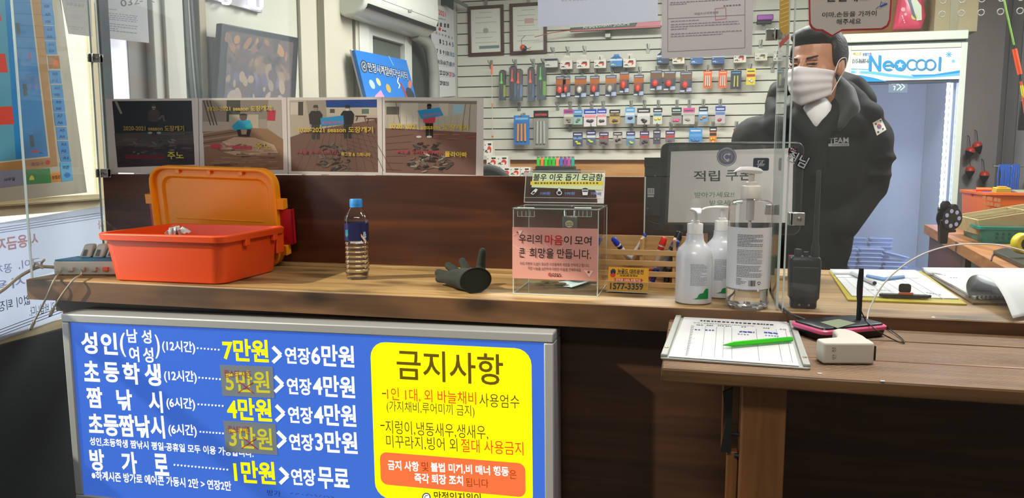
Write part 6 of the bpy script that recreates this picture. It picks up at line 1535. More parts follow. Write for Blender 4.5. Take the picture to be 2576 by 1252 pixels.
def d3(b, pl, u0, v0, u1, v1):
    b.poly(pl, [(728, 252), (948, 250), (951, 433), (733, 430)], '6b5448')
    b.poly(pl, [(728, 252), (948, 250), (949, 300), (820, 330), (730, 345)], 'a89c8e')
    b.poly(pl, [(815, 252), (948, 250), (948, 270), (822, 270)], '223f80'); b.rect(pl, 820, 271, 948, 290, 'aaa294')
    b.rect(pl, 731, 258, 765, 288, 'b8b0a4'); b.rect(pl, 750, 256, 763, 290, '4a4440'); b.poly(pl, [(770, 254), (820, 252), (822, 300), (780, 320)], '8f8478'); b.rect(pl, 830, 274, 842, 284, '4a4a48'); b.rect(pl, 910, 274, 928, 286, '566a60')
    b.poly(pl, [(730, 345), (780, 328), (949, 300), (951, 433), (733, 430)], '6b5146')
    for k in range(12): b.stroke(pl, [(800+k*12, 310+k*2), (745+k*22, 430)], 1, '54403a')
    for k in range(6): b.stroke(pl, [(850+k*6, 330+k*10), (950, 345+k*14)], 1, '54403a')
    for u, v in ((908, 292), (935, 298)): b.stroke(pl, [(u-14, v), (u+14, v)], 3, '5a3234'); b.stroke(pl, [(u-8, v), (u-12, v+12)], 2, '5a3234'); b.stroke(pl, [(u+8, v), (u+12, v+12)], 2, '5a3234')
    pers(b, pl, 794, 350, 86, '34302f', '3e3a38', '8d7264', '46403c'); pers(b, pl, 874, 348, 84, '26262b', '33302f', '7d6a60', '2a2a30', 'c8c2c0')
    b.poly(pl, [(806, 297), (864, 290), (866, 312), (808, 317)], '2f7fae'); b.tl(pl, '만정낚시', 811, 309, 862, 307, 7, 'c04a60', .02)
    fish(b, pl, 838, 382, 42, 20, 34, ['3c3634', '544c48', '6a625c', '2f2a28'], 8); fish(b, pl, 845, 412, 44, 14, 30, ['3c3634', '5a524c', '7c746c', '2f2a28'], 9, (9, 20))
def d4(b, pl, u0, v0, u1, v1):
    b.poly(pl, [(968, 253), (1200, 254), (1197, 440), (970, 434)], '6d5148')
    b.poly(pl, [(968, 253), (1200, 254), (1199, 333), (969, 322)], 'aaa296'); b.poly(pl, [(968, 253), (1200, 254), (1199, 262), (968, 258)], '7c7468')
    b.rect(pl, 972, 268, 1004, 288, '55534e'); b.rect(pl, 1008, 259, 1052, 312, 'b8b2a6'); b.rect(pl, 1104, 260, 1128, 292, 'b4aea2'); b.rect(pl, 1140, 262, 1166, 286, '8fb0bc'); b.stroke(pl, [(1172, 256), (1162, 330)], 2, '7a7268'); b.stroke(pl, [(996, 258), (1006, 310)], 2, '6a625a'); b.stroke(pl, [(1184, 258), (1178, 330)], 2, '7a7268')
    for k in range(14): b.stroke(pl, [(975+k*16, 292), (974+k*16, 320)], 1, '968e82')
    for k in range(6): b.stroke(pl, [(970, 345+k*16), (1040-k*6, 338+k*18)], 1, '5a4540')
    noise_bands(b, pl, 1090, 335, 1196, 350, ['94604e', '7a4c44'], 10, 3)
    pers(b, pl, 1080, 345, 84, 'b5404e', '231f20', '5a4440', '1c1818', '2a2426'); b.poly(pl, [(1050, 278), (1106, 270), (1116, 290), (1060, 299)], '2f86b4'); b.tl(pl, '만정낚시', 1064, 291, 1108, 284, 6, 'c04a60', .02)
    for u in (1054, 1080): b.ell(pl, u, 344, 7, 3, 'b8b4b0', 8)
    fish(b, pl, 1076, 372, 36, 20, 36, ['35302f', '4c4643', '5f5854', '2a2625'], 11); fish(b, pl, 1080, 410, 58, 22, 60, ['35302f', '4c4643', '6a625c', '2a2625', '8a827a'], 12, (9, 22)); b.ell(pl, 1074, 388, 9, 3, 'b5aca4', 9, 25)
tx = [('2020-2021 season 도장깨기', 310, 322, 463, 323, 14), ('2020-2021 season 도장깨기', 520, 273, 682, 272, 13), ('2020-2021 season 도장깨기', 746, 326, 938, 326, 15), ('2020-2021 season 도장깨기', 978, 316, 1178, 321, 15)]
nm = [[('주노', 421, 391, 462, 391, 18)], [('주노', 641, 368, 681, 369, 16)], [('최그형 & 스파니아', 858, 387, 932, 389, 10)], [('몰라아빠', 1119, 387, 1175, 389, 14)]]
rd = [('1대물 우럭(54마리)', 316, 393, 412, 395, 8), ('2대물 우럭(34마리)', 532, 368, 632, 371, 9), ('3대물 우럭(35마리)', 742, 382, 850, 384, 11), ('4대물 우럭(34마리)', 994, 381, 1108, 385, 11)]
ycol = ['9c8534', 'b59a34', 'b8982c', 'c2a52e']
for i, (lab, cs, inner, dw) in enumerate((
    ('dark night photo print leftmost along the screen, yellow season text', [(266, 249), (500, 247), (503, 437), (276, 434)], (283, 254, 488, 420), d1),
    ('photo print of seated angler in blue behind the orange lid', [(499, 247), (722, 245), (726, 438), (502, 437)], (508, 252, 712, 426), d2),
    ('photo print of two anglers in dark coats holding a blue banner', [(721, 245), (962, 244), (963, 440), (725, 438)], (728, 251, 950, 431), d3),
    ('photo print of one angler in red raising a blue banner', [(961, 244), (1217, 246), (1216, 443), (962, 440)], (968, 253, 1199, 438), d4))):
    t, sh, b = photo(lab, cs, inner, dw, None)
    b.lay = 0
    pl = PHP.up(.0040)
    s_, u0, v0, u1, v1, h = tx[i]; b.tl(pl, s_, u0, v0, u1, v1, h, ycol[i], .02)
    for s_, u0, v0, u1, v1, h in nm[i]: b.tl(pl, s_, u0, v0, u1, v1, h, ['b8a238', 'c0a438', 'b89a3a', 'c8ac3a'][i], .02)
    b.out('yellow_lettering', PRINT, sh)
    b = B(); b.lay = 0; s_, u0, v0, u1, v1, h = rd[i]; b.tl(pl, s_, u0, v0, u1, v1, h, ['6a2233', 'a84050', '8a2c3c', '9a3040'][i], .02); b.out('red_lettering', PRINT, sh)
# ------------------------------------------------------------------ tackle on the slatted wall
YW = 5.2
hook_m = mat('hook_grey', '8a8d88', .4, metal=.5)
hook_p = None
def hook(x, z, label, L=.09):
    global hook_p
    if hook_p is None:
        t = thing('display_hook', label, 'hook', (x, YW, z), 0, 'display hooks on the slatted wall')
        b = B(); b.box(-.011, .011, -.004, .0, -.028, .03); b.out('base_plate', hook_m, t, local=True, bev=.001)
        b = B(); b.tube([(0, -.003, .0), (0, -.07, .004), (0, -.085, .008), (0, -.093, .02)], .0032, 6); b.out('peg', hook_m, t, local=True)
        hook_p = t; return t
    return dup(hook_p, (x, YW, z), label)
def wbox(u0, v0, u1, v1, Y):
    c = P((u0+u1)/2, (v0+v1)/2, Y=Y); w_ = (P(u1, (v0+v1)/2, Y=Y)-P(u0, (v0+v1)/2, Y=Y)).length; h = (P((u0+u1)/2, v0, Y=Y)-P((u0+u1)/2, v1, Y=Y)).length
    return c, w_, h
def vc(h): return h
GP = GLOSSPRINT
def packet(kind, u0, v0, u1, v1, label, cols, name='tackle_packet', cat='tackle packet', hk=True, group=None):
    Yp = 5.125; c, w_, h = wbox(u0, v0, u1, v1, Yp); x, z0, z1 = c.x, c.z-h/2, c.z+h/2
    t = thing(name, label, cat, (x, Yp, z0), 0, group)
    pl = PL((x, Yp, z0), (1, 0, 0), (0, 0, 1))
    def lr(b, a0, b0, a1, b1, col, o=None): b.lrect(pl, a0*w_, b0*h, a1*w_, b1*h, col)
    hw = w_/2
    if kind == 'egibox':
        d = .045
        b = B(); b.plbox(pl, -hw, hw, 0, h*.62, -d, 0); b.slab(pl, [(-hw, h*.62), (hw, h*.62), (hw*.45, h*.86), (hw*.4, h), (-hw*.4, h), (-hw*.45, h*.86)], -d*.55, -d*.5, px=False)
        b.add([pl.w(-hw, h*.62, 0), pl.w(hw, h*.62, 0), pl.w(hw*.45, h*.86, -d*.5), pl.w(-hw*.45, h*.86, -d*.5)], [(0, 1, 2, 3)])
        b.out('carton', mat('carton_'+cols[0], cols[0], .5), t, bev=.0008)
        b = B(); b.lay = .0004
        if cols[1]:
            b.poly(pl, [(-.02*w_+.33*w_*math.cos(a)*.75+.12*w_, .3*h+.19*h*math.sin(a)) for a in [R(x_) for x_ in (-80, -30, 20, 70, 110, 150, 185)]]+[(.16*w_, .3*h), (.2*w_, .2*h)], cols[1], px=False)
            b.lrect(pl, -.05*w_, .38*h, .3*w_, .47*h, '26262a'); 
        if cols[2]:
            for a0, b0, a1, b1 in ((-.42, .12, -.28, .17), (-.36, .17, -.22, .21), (-.24, .1, -.16, .22), (-.14, .11, -.02, .14), (-.43, .36, -.34, .41)): lr(b, a0, b0, a1, b1, cols[2])
        if len(cols) > 3 and cols[3]: lr(b, -.5, .46, .5, .61, cols[3])
        b.out('carton_print', GP, t)
    elif kind == 'egg':
        b = B(); b.plbox(pl, -hw, hw, 0, h, -.003, 0); b.out('backing_card', mat('card_'+cols[0], cols[0], .4), t, bev=.0006)
        b = B(); b.lay = .0004; lr(b, -.5, .62, .5, .86, cols[1]); lr(b, -.5, .3, .3, .62, cols[3] if len(cols) > 3 else '8a4a3a'); lr(b, -.42, .89, .42, .95, '9aa4b0'); lr(b, .05, .04, .48, .22, 'a8b4cc'); lr(b, -.48, .03, -.1, .1, 'c4c8d0'); b.out('card_print', GP, t)
        b = B(); b.ball(pl.w(-.08*w_, .36*h, .018), (w_*.22, .017, h*.165), 16, 10); b.out('egg_float', mat('egg_'+cols[2], cols[2], .3, emit=.12 if cols[2][0] == 'f' else 0), t)
        b = B(); b.ball(pl.w(-.05*w_, .38*h, .0), (w_*.36, .034, h*.27), 14, 8); b.out('blister', M_film, t)
    elif kind == 'float':
        b = B(); b.plbox(pl, -hw, hw, 0, h*.93, -.004, -.002); b.slab(pl, [(-hw, h*.93), (hw, h*.93), (hw*.5, h), (-hw*.5, h)], -.004, -.002, px=False); b.out('backing_card', mat('card_'+cols[1], cols[1], .4), t)
        n = cols[2]
        for k in range(n):
            a = (k-(n-1)/2)*w_*.42
            b = B(); b.lathe([(.002, .05*h), (.004, .1*h), (.0075, .3*h), (.0085, .45*h), (.004, .5*h), (.0035, .52*h)], pl.w(a-.1*w_, 0, .008), 10); b.out('float_stem', mat('stem_'+cols[3], cols[3], .35), t)
            b = B(); b.lathe([(.003, .525*h), (.011, .54*h), (.010, .6*h), (.0045, .64*h), (.0045, .88*h), (.002, .89*h)], pl.w(a-.1*w_, 0, .008), 10); b.out('float_tip', mat('tip_'+cols[0], cols[0], .4, emit=.15), t)
        b = B(); b.lay = .0002; lr(b, .15, .1, .48, .5, cols[4]); lr(b, -.48, .02, .48, .12, '2c4060'); b.out('card_print', GP, t)
        b = B(); b.plbox(pl, -hw, hw, 0, h*.95, .018, .0185); b.out('film', M_film, t, smooth=False)
    elif kind == 'card':   # header, body, content colours
        b = B(); b.plbox(pl, -hw, hw, 0, h, -.002, 0); b.out('backing_card', mat('card_'+cols[1], cols[1], .4), t, bev=.0006)
        b = B(); b.lay = .0003; lr(b, -.5, .72, .5, 1, cols[0]); lr(b, -.38, .8, .38, .88, 'c8ccd2' if cols[0][0] in '0123456' else '4a5058')
        if len(cols) > 3: lr(b, -.45, .5, .45, .66, cols[3])
        b.out('header_print', GP, t)
        rnd = random.Random(int(u0)); b = B()
        for k in range(3): b.ball(pl.w(rnd.uniform(-.22, .22)*w_, rnd.uniform(.16, .36)*h, .004), (w_*.16, .005, h*.08), 10, 6)
        b.out('contents', mat('cont_'+cols[2], cols[2], .35), t)
    elif kind == 'sticks':
        b = B(); b.plbox(pl, -hw, hw, 0, h, -.003, 0); b.out('backing_card', mat('card_'+cols[1], cols[1], .4), t, bev=.0006)
        b = B(); b.lay = .0003; lr(b, -.5, .8, .5, 1, cols[0]); lr(b, -.4, .86, .4, .92, cols[3]); b.out('header_print', GP, t)
        for a in (-.24, 0, .24) if cols[4] == 3 else (-.16, .16):
            b = B(); b.tube([pl.w(a*w_, .12*h, .006), pl.w(a*w_*.9, .72*h, .006)], w_*.075, 8); b.out('stick', mat('cont_'+cols[2], cols[2], .35), t)
    if hk:
        zh = z1-.008; n = round((zh-1.243)/.0723); hook(x, 1.243+max(1, n)*.0723+.004, 'peg hook holding the '+label.split(', ')[0] if len(label.split(', ')[0].split()) < 12 else 'peg hook for '+label)
    return t
z3 = lambda a: (1140+a[0]/2.7214, a[1]/2.7214, 1140+a[2]/2.7214, a[3]/2.7214)
z4 = lambda a: (1600+a[0]/2.722, a[1]/2.722, 1600+a[2]/2.722, a[3]/2.722)
OR = ['first', 'second', 'third', 'fourth', 'fifth', 'sixth', 'seventh', 'eighth', 'ninth', 'tenth', 'eleventh', 'twelfth']
W1 = 'd3d0c6'; RD = 'c2402c'
top = [(z3((627, 364, 714, 460)), ('c4c4be', None, '5a5c60', '2c3444'), 'pale hook carton with dark band'), (z3((733, 375, 815, 472)), (W1, RD, '26262a'), 'white carton with red shrimp'), (z3((845, 370, 933, 468)), (W1, RD, '26262a'), 'white carton with red shrimp'),
       (z3((965, 372, 1047, 465)), (W1, RD, '26262a'), 'white carton with red shrimp'), (z3((1073, 368, 1157, 455)), ('2f7cbc', None, 'd8c84a', 'c8d4e0'), 'blue carton with pale band'), (z3((1165, 362, 1250, 460)), (W1, RD, '26262a'), 'white carton with red shrimp'),
       (z4((143, 340, 226, 436)), ('2c3a5a', None, '8fb0d8', 'b8ccdc'), 'dark blue carton'), (z4((250, 340, 333, 436)), (W1, 'b8762c', '26262a'), 'white carton below the document sheet'), (z4((373, 340, 460, 438)), ('35619c', None, 'b8ccdc', 'c8d4e0'), 'blue carton below the document sheet'),
       (z4((518, 340, 606, 436)), ('2f5288', None, 'a8bccc', 'c8d4e0'), 'darker blue carton below the document sheet'), (z4((670, 330, 755, 428)), (W1, RD, '26262a'), 'white carton below the document sheet'), (z4((815, 328, 900, 414)), ('c9c9bf', '8c8248', '55585a'), 'white carton with olive lures'), (z4((942, 335, 990, 416)), ('c9c9bf', '8c8248', '55585a'), 'narrow white carton at the acrylic return')]
for i, (bx, c_, d) in enumerate(top): packet('egibox', *bx, '%s, %s from left in the top tackle row' % (d, OR[i] if i < 12 else 'last'), c_, 'lure_carton', 'carton')
fl = [((313, 478, 360, 686), ('4fd03a', '27302c', 1, '232c2a', '8fae3a'), 'slim green-tipped float pack'), ((383, 450, 436, 688), ('f0502a', '3a2a34', 1, '2a2c38', '4a6a98'), 'red-tipped float pack'), ((425, 470, 476, 690), ('e84a30', '4a3c40', 1, '34486a', '5a7ab0'), 'duller red-tipped float pack'), ((509, 458, 558, 695), ('f0502a', '33303a', 1, '2a2c38', '3c5a88'), 'orange-tipped float pack'), ((572, 430, 638, 684), ('46c832', '2c3a34', 1, '26302e', '6aa83a'), 'wide green-tipped float pack')]
for i, (bx, c_, d) in enumerate(fl): packet('float', *z3(bx), '%s, %s from left in the float group' % (d, OR[i]), c_, 'float_packet', 'float packet')
NV = '2a3348'; OB = 'a8602e'
egg = [(z3((703, 522, 770, 670)), (NV, OB, 'f04a38'), 'red egg float blister'), (z3((750, 524, 802, 665)), ('33405c', OB, 'e05040'), 'red egg float blister tucked behind'), (z3((832, 520, 912, 670)), (NV, OB, 'c8c8c0', '6a5a4a'), 'white egg float blister'), (z3((936, 518, 1001, 662)), (NV, OB, 'f04a38'), 'red egg float blister'), (z3((1042, 514, 1118, 662)), ('35425e', 'b06a38', 'b4bcba', '7a6a5a'), 'pale egg float blister'),
       (z3((1139, 488, 1204, 637)), (NV, OB, 'f04a38'), 'red egg float blister hung higher'), (z3((1236, 512, 1304, 657)), (NV, OB, 'f04a38'), 'red egg float blister'), (z4((97, 482, 178, 620)), ('34384a', '70543c', 'f04030', '55505c'), 'dark red-egg blister'), (z4((189, 486, 271, 620)), ('34384a', '70543c', 'f04030', '55505c'), 'dark red-egg blister'), (z4((301, 492, 383, 632)), ('34384a', '70543c', 'f04030', '55505c'), 'dark red-egg blister')]
for i, (bx, c_, d) in enumerate(egg): packet('egg', *bx, '%s, %s from left in egg-float row' % (d, OR[i]), c_, 'egg_float_packet', 'float packet')
for bx, c_, d in (((461, 485, 519, 603), ('d85a26', 'd9612c', 'd2ccc2', 'e8b090', 3), 'left orange card of white glow sticks'), ((564, 484, 623, 602), ('d85a26', 'd9612c', 'd2ccc2', 'e8b090', 3), 'right orange card of white glow sticks'), ((648, 484, 721, 610), ('27303e', '2b3444', 'b8b468', '4a90c0', 2), 'navy card of two glow sticks')):
    packet('sticks', *z4(bx), d+', right end of egg-float row', c_, 'glow_stick_card', 'glow sticks')
packet('card', *z4((755, 470, 818, 581)), 'yellow glove-print card, right end of the egg-float row', ('d8c832', 'd4c02c', 'd8d4c0', 'a83a2a'))
packet('sticks', *z3((415, 790, 522, 990)), 'blue and orange striped packs, left of the sinker rows', ('3a78b8', '2e6cae', 'c88a4a', '7ab0d8', 3), 'striped_packet', 'tackle packet')
packet('sticks', *z3((550, 757, 651, 1014)), 'long grey pack with black header, left of the sinker rows', ('1e2022', '85857f', 'a9aaa4', 'b03a3a', 3), 'long_packet', 'tackle packet')
up = [(z3((756, 748, 822, 850)), ('b03c8a', '9c9a90', '6a6a60', 'c8c4bc'), 'magenta-topped pack'), (z3((823, 750, 886, 852)), ('3c8ac8', '8fb4a4', '5a7a70', '2c5c98'), 'mint pack with blue top'), (z3((894, 747, 981, 866)), ('2a48a8', 'd0c8c8', '3a3a40', 'd88a90'), 'wide white pack with blue top'), (z3((986, 745, 1049, 858)), ('2a48a8', 'd0c8c8', '3a3a40', 'd88a90'), 'white pack with blue top'), (z3((1069, 749, 1143, 846)), ('24282c', 'b09258', '4a3c2a', '6a5c3a'), 'gold pack with black top'), (z3((1178, 735, 1244, 844)), ('4a9cd0', '86a8c4', '1f3050', 'c8d4dc'), 'sky-blue pack'), (z3((1259, 740, 1348, 852)), ('26282c', 'b8b8b4', '202226', 'd0d0cc'), 'black sinker pack'), (z3((1369, 738, 1431, 850)), ('2a2c30', 'c0c4b8', 'd8c828', '4a7a98'), 'yellow lure pack'),
      (z4((242, 736, 312, 846)), ('2a4440', '8c8c88', 'e04c8c', '3c3c40'), 'black pack with pink bait'), (z4((322, 739, 402, 850)), ('cc4a90', 'b4b4ac', '8a8a84', 'a0a09a'), 'grey pack with pink top'), (z4((429, 730, 492, 835)), ('2a2c38', '5f92bc', 'b88c5a', 'c8d4dc'), 'blue pack with dark top'), (z4((542, 727, 611, 844)), ('2c4c98', 'b0acb0', 'b03c3c', '5c7cb0'), 'white pack with blue top and red print')]
for i, (bx, c_, d) in enumerate(up): packet('card', *bx, '%s, %s from left in the upper sinker row' % (d, OR[i]), c_)
lo = [(z3((819, 904, 886, 1002)), ('3a3464', '4a4c6c', 'b8c43a', '6a94c0'), 'navy pack with lime content'), (z3((911, 893, 977, 992)), ('3a3464', '55587a', 'a8c83a', 'c8ccd0'), 'navy pack with bright lime content'), (z3((999, 904, 1064, 998)), ('46325e', '6a6468', '2c2c2e', 'b0403a'), 'purple and red pack'), (z3((1094, 903, 1157, 984)), ('3a3434', '8c8480', '1f2022', 'b8b4b0'), 'crumpled black and white pack'), (z3((1184, 899, 1245, 996)), ('3a3464', '5a7a98', 'a8b83a', '8cb0cc'), 'navy pack with pale lime content'), (z3((1277, 897, 1342, 996)), ('46325e', '6a6468', '2c2c2e', 'b0403a'), 'purple and red pack'), (z3((1369, 889, 1420, 985)), ('343648', '44465a', '7a7468', '5a5c70'), 'dark narrow pack'), (z4((201, 893, 266, 990)), ('46325e', '6a6468', '2c2c2e', 'b0403a'), 'purple and red pack'), (z4((363, 876, 453, 992)), ('4a88c0', '4080bc', '3a70a8', '5a9ad0'), 'plain blue pack'), (z4((502, 866, 552, 992)), ('22262a', 'cc7a2c', 'd8a83a', '2c3034'), 'orange battery card'), (z4((667, 880, 712, 985)), ('8c2c2c', '6a4a34', 'b89a3a', '2c2420'), 'red and gold pack')]
for i, (bx, c_, d) in enumerate(lo): packet('card', *bx, '%s, %s from left in the lower sinker row' % (d, OR[i]), c_)
for u, v, lab in ((1236, 172, 'empty peg hook left of the float group'), (1306, 281, 'empty peg hook above the blue striped packs'), (1403, 282, 'empty peg hook between the long grey pack and sinker rows'), (1434, 332, 'empty peg hook left of the lower sinker row'), (1630, 131, 'empty peg hook in the top row beside the document sheet'), (1943, 186, 'empty peg hook at the acrylic return')):
    p = P(u, v, Y=YW); hook(p.x, 1.243+round((p.z-1.243)/.0723)*.0723+.004, lab)
# long float line hanging at the left
b = B(); a, c = P(1237, 176, Y=5.112), P(1239, 343, Y=5.12)
t = thing('float_line', 'long thin float line with orange ends hanging left of the floats', 'float line', c)
b = B(); b.tube([a, c], .003, 6); b.out('line', mat('pale_line', 'c2beb2', .5), t)
b = B(); b.tube([a+Vector((0, 0, .035)), a-Vector((0, 0, .03))], .006, 8); b.ball(c, .008, 10, 6); b.tube([a.lerp(c, .5), a.lerp(c, .56)], .004, 6); b.out('orange_end', mat('end_orange', 'e8662c', .4), t)
# packed rod high on the wall
t = thing('rod_package', 'dark and red packed fishing rod lying across hooks, high on slatwall', 'fishing rod', P(1530, 70, Y=5.1))
R0 = PY(5.1)
b = B(); b.slab(R0, [(1434, 70), (1662, 52), (1662, 70), (1434, 80)], -.02, 0); b.out('sleeve', mat('dark_sleeve', '2c3a3a', .4), t, bev=.003)
b = B(); b.lay = .0003; b.stroke(R0, [(1432, 78), (1662, 66)], 3, 'b8403a'); b.poly(R0, [(1604, 57), (1662, 53), (1662, 64), (1598, 67)], 'b85a70'); b.tl(R0, 'KHAN', 1467, 67, 1503, 65, 9, 'a8b4b0', .02); b.tl(R0, 'LIGHT JIGOMI', 1506, 65, 1583, 61, 9, 'a8b4b0', .02); b.out('sleeve_print', GP, t)
b = B(); b.tube([P(1434, 76, Y=5.1), P(1390, 82, Y=5.1), P(1345, 93, Y=5.1)], .0025, 6); b.out('rod_tip', mat('red_rod_tip', 'a84a44', .4), t)
p = P(1530, 84, Y=5.18); b = B(); b.box(p.x-.018, p.x+.018, 5.155, 5.2, p.z-.03, p.z+.035); tag(b.out('shelf_bracket', hook_m, bev=.002), 'grey bracket under the packed rod on the slatwall', 'bracket')
c, w_, h = wbox(1904, 36, 1946, 60, 5.1)
t = thing('reel_packet', 'purple and black reel packet high on slatwall beside the document sheet', 'tackle packet', (c.x, 5.1, c.z-h/2)); pl = PL((c.x, 5.1, c.z), (1, 0, 0), (0, 0, 1))
b = B(); b.plbox(pl, -w_/2, w_/2, -h*.1, h/2, -.03, 0); b.out('purple_body', mat('purple_plastic', '8a3aa0', .35), t, bev=.006)
b = B(); b.plbox(pl, -w_/2, w_*.4, -h/2, -h*.12, -.03, 0); b.out('black_base', M_blackm, t, bev=.004)
hook(c.x, 1.243+round((c.z+h*.4-1.243)/.0723)*.0723+.004, 'peg hook behind the purple reel packet')
# framed certificates
for i, (q, lab, mk_) in enumerate((((1177, 14, 1267, 140), 'framed certificate with faint emblem, left on the slatwall', True), ((1282, 7, 1375, 136), 'framed certificate on the slatwall partly behind the pale sheet', False))):
    c, w_, h = wbox(*q, 5.185); pl = PL((c.x, 5.187, c.z), (math.cos(R(-.8)), 0, -math.sin(R(-.8))), (0, 0, 1))
    t = thing('framed_certificate', lab, 'framed certificate', (c.x, 5.187, c.z-h/2)); fw = .022
    b = B(); b.plbox(pl, -w_/2, w_/2, h/2-fw, h/2, -.01, .006); b.plbox(pl, -w_/2, w_/2, -h/2, -h/2+fw, -.01, .006); b.plbox(pl, -w_/2, -w_/2+fw, -h/2+fw, h/2-fw, -.01, .006); b.plbox(pl, w_/2-fw, w_/2, -h/2+fw, h/2-fw, -.01, .006); b.out('frame', mat('dark_brown_frame', '44261c', .35), t, bev=.002)
    b = B(); b.plbox(pl, -w_/2+fw*.8, w_/2-fw*.8, -h/2+fw*.8, h/2-fw*.8, -.008, -.003); sh = b.out('certificate', mat('certificate_paper', 'd0d4c8', .6), t)
    b = B(); b.lay = .0001; pq = pl.up(-.003)
    for k in range(7):
        yy = h*(.36-.1*k); ww = w_*(.18 if k == 0 else .3)
        if k != 3 or not mk_: b.lrect(pq, -ww, yy, ww*(.6 if k % 2 else 1), yy+.0035, '9ca094')
    if mk_: b.ell(pq, (q[0]+q[2])/2, (q[1]+q[3])/2, 7, 7, '9aa092', 10); b.lrect(pq, -.2*w_, -.36*h, .36*w_, -.30*h, '6a8088')
    else:
        b.lrect(pq, -.1*w_, .1*h, .15*w_, .2*h, 'c0a098')
    b.out('certificate_print', PRINT, sh)
    b = B(); b.box(c.x-.01, c.x+.01, 5.185, 5.2, c.z+h/2-.002, c.z+h/2+.05); b.out('hanger', hook_m, t)
# ball float hanging before the second certificate
c = P(1316, 120, Y=5.12); t = thing('ball_float', 'red and navy ball float hanging before the second certificate', 'fishing float', c)
b = B(); b.ball(c, .021, 16, 10); b.out('red_half', mat('ball_red', 'd04a34', .4), t)
b = B(); b.ball(c+Vector((.006, 0, -.004)), (.021, .0195, .0195), 16, 10); b.out('navy_half', mat('ball_navy', '2a3148', .4), t)
b = B(); b.tube([c+Vector((.02, 0, -.01)), c+Vector((.055, 0, .002))], .0015, 5); b.tube([c+Vector((.02, 0, -.006)), c+Vector((.05, 0, -.012))], .0015, 5); b.tube([c+Vector((-.01, 0, .02)), c+Vector((-.02, .03, .06)), c+Vector((.0, .064, .09))], .0012, 5); b.out('hook_arm', M_blackm, t)

# ------------------------------------------------------------------ low shelf: lighters and lure cartons
b = B(); b.box(-1.60, .4, 4.75, 5.2, 1.085, 1.11); sh_ = tag(b.out('rear_shelf', M_desk, bev=.002), 'low wooden rear shelf under the slatwall carrying lighters and cartons', 'shelf')
Yl_ = 4.95
q0, q1 = P(1345, 440, Y=Yl_), P(1456, 440, Y=Yl_); zl = P(1400, 418, Y=Yl_).z
t = thing('lighter_tray', 'dark stepped tray holding a row of coloured lighters', 'tray', ((q0.x+q1.x)/2, Yl_, 1.11))
b = B(); b.box(q0.x, q1.x, 4.9, 5.05, 1.1105, zl-.02); b.box(q0.x+.01, q1.x-.03, 4.92, 5.03, zl-.02, zl); b.out('tray_body', mat('dark_tray', '1d2620', .4), t, bev=.003)
lcols = ['38b830', 'd87a3a', '30c02c', '28a828', '2cb43a', 'e87a5a', '4a68b0', '8c3a8c', 'b04a98', '2a9a82']
lnam = ['green lighter at the left end of the lighter row', 'orange lighter, second from left in the lighter row', 'green lighter, third from left in the lighter row', 'green lighter, fourth from left in the lighter row', 'green lighter, fifth from left in the lighter row', 'salmon lighter in the middle of the lighter row', 'blue lighter right of the salmon one in lighter row', 'purple lighter right of the blue one in lighter row', 'pink lighter, second from right in the lighter row', 'teal lighter at the right end of the lighter row']
for i in range(10):
    p = P(1355+i*9.6, 418, Y=Yl_); zt = P(1355, 396.5, Y=Yl_).z; x = p.x
    t = thing('lighter', lnam[i], 'lighter', (x, Yl_-.01, zl), 0, 'lighters in the tray')
    b = B(); b.box(x-.0105, x+.0105, Yl_-.017, Yl_-.004, zl+.0005, zt); b.out('lighter_body', mat('lighter_'+lcols[i], lcols[i], .3), t, bev=.003)
    b = B(); b.box(x-.0095, x+.0095, Yl_-.016, Yl_-.005, zt+.0003, zt+.009); b.out('lighter_top', M_steel, t, bev=.002)
proto_c = None
def lure_box(u, v, w_px, h_px, Y, lab, rot=0):
    c, w_, h = wbox(u, v, u+w_px, v+h_px, Y); t = thing('lure_carton', lab, 'carton', (c.x, Y, c.z-h/2), rot, 'lure cartons on the rear shelf'); pl = PL((0, 0, 0), (1, 0, 0), (0, 0, 1))
    b = B(); b.box(-w_/2, w_/2, .0, .06, .0003, h); b.out('carton', mat('carton_'+W1, W1, .5), t, local=True, bev=.001)
    b = B(); b.lay = .0004
    b.poly(pl, [(.12*w_+.26*w_*math.cos(a), .42*h+.26*h*math.sin(a)) for a in [R(x_) for x_ in (-80, -30, 20, 70, 110, 150, 185)]]+[(.16*w_, .44*h), (.2*w_, .3*h)], RD, px=False); b.lrect(pl, -.05*w_, .72*h, .35*w_, .86*h, '26262a')
    for a0, b0, a1, b1 in ((-.42, .25, -.28, .33), (-.36, .33, -.22, .4), (-.24, .2, -.16, .42), (-.14, .22, -.02, .28), (-.43, .7, -.34, .78)): b.lrect(pl, a0*w_, b0*h, a1*w_, b1*h, '26262a')
    b.out('carton_print', GP, t, local=True)
Yb = 4.85
zsh = P(1300, 441, Y=Yb).z
for u, v, w_, h, lab in ((1258, 420, 26, 25, 'lower-row lure carton at the left of the rear shelf'), (1283, 420, 25, 25, 'lower-row lure carton, second on the rear shelf'), (1309, 420, 25, 25, 'lower-row lure carton, third on the rear shelf beside the tray'), (1224, 392, 27, 28, 'upper-row lure carton at the left above the chair back'), (1251, 392, 27, 28, 'upper-row lure carton, right of the first above the chair back')):
    lure_box(u, v, w_, h, Yb, lab)
lure_box(1225, 420, 30, 25, Yb+.0, 'lower-row lure carton hidden behind the chair back')
lure_box(1218, 355, 21, 37, Yb, 'tall pale carton atop the lure cartons beside the last photo print')
c = P(1330, 437, Y=4.82); b = B(); b.box(c.x-.03, c.x+.06, 4.8, 4.86, 1.1105, c.z+.008); tag(b.out('grey_carton', mat('grey_carton', '9a9c98', .5), bev=.001), 'small grey carton in front of the lighter tray', 'box')
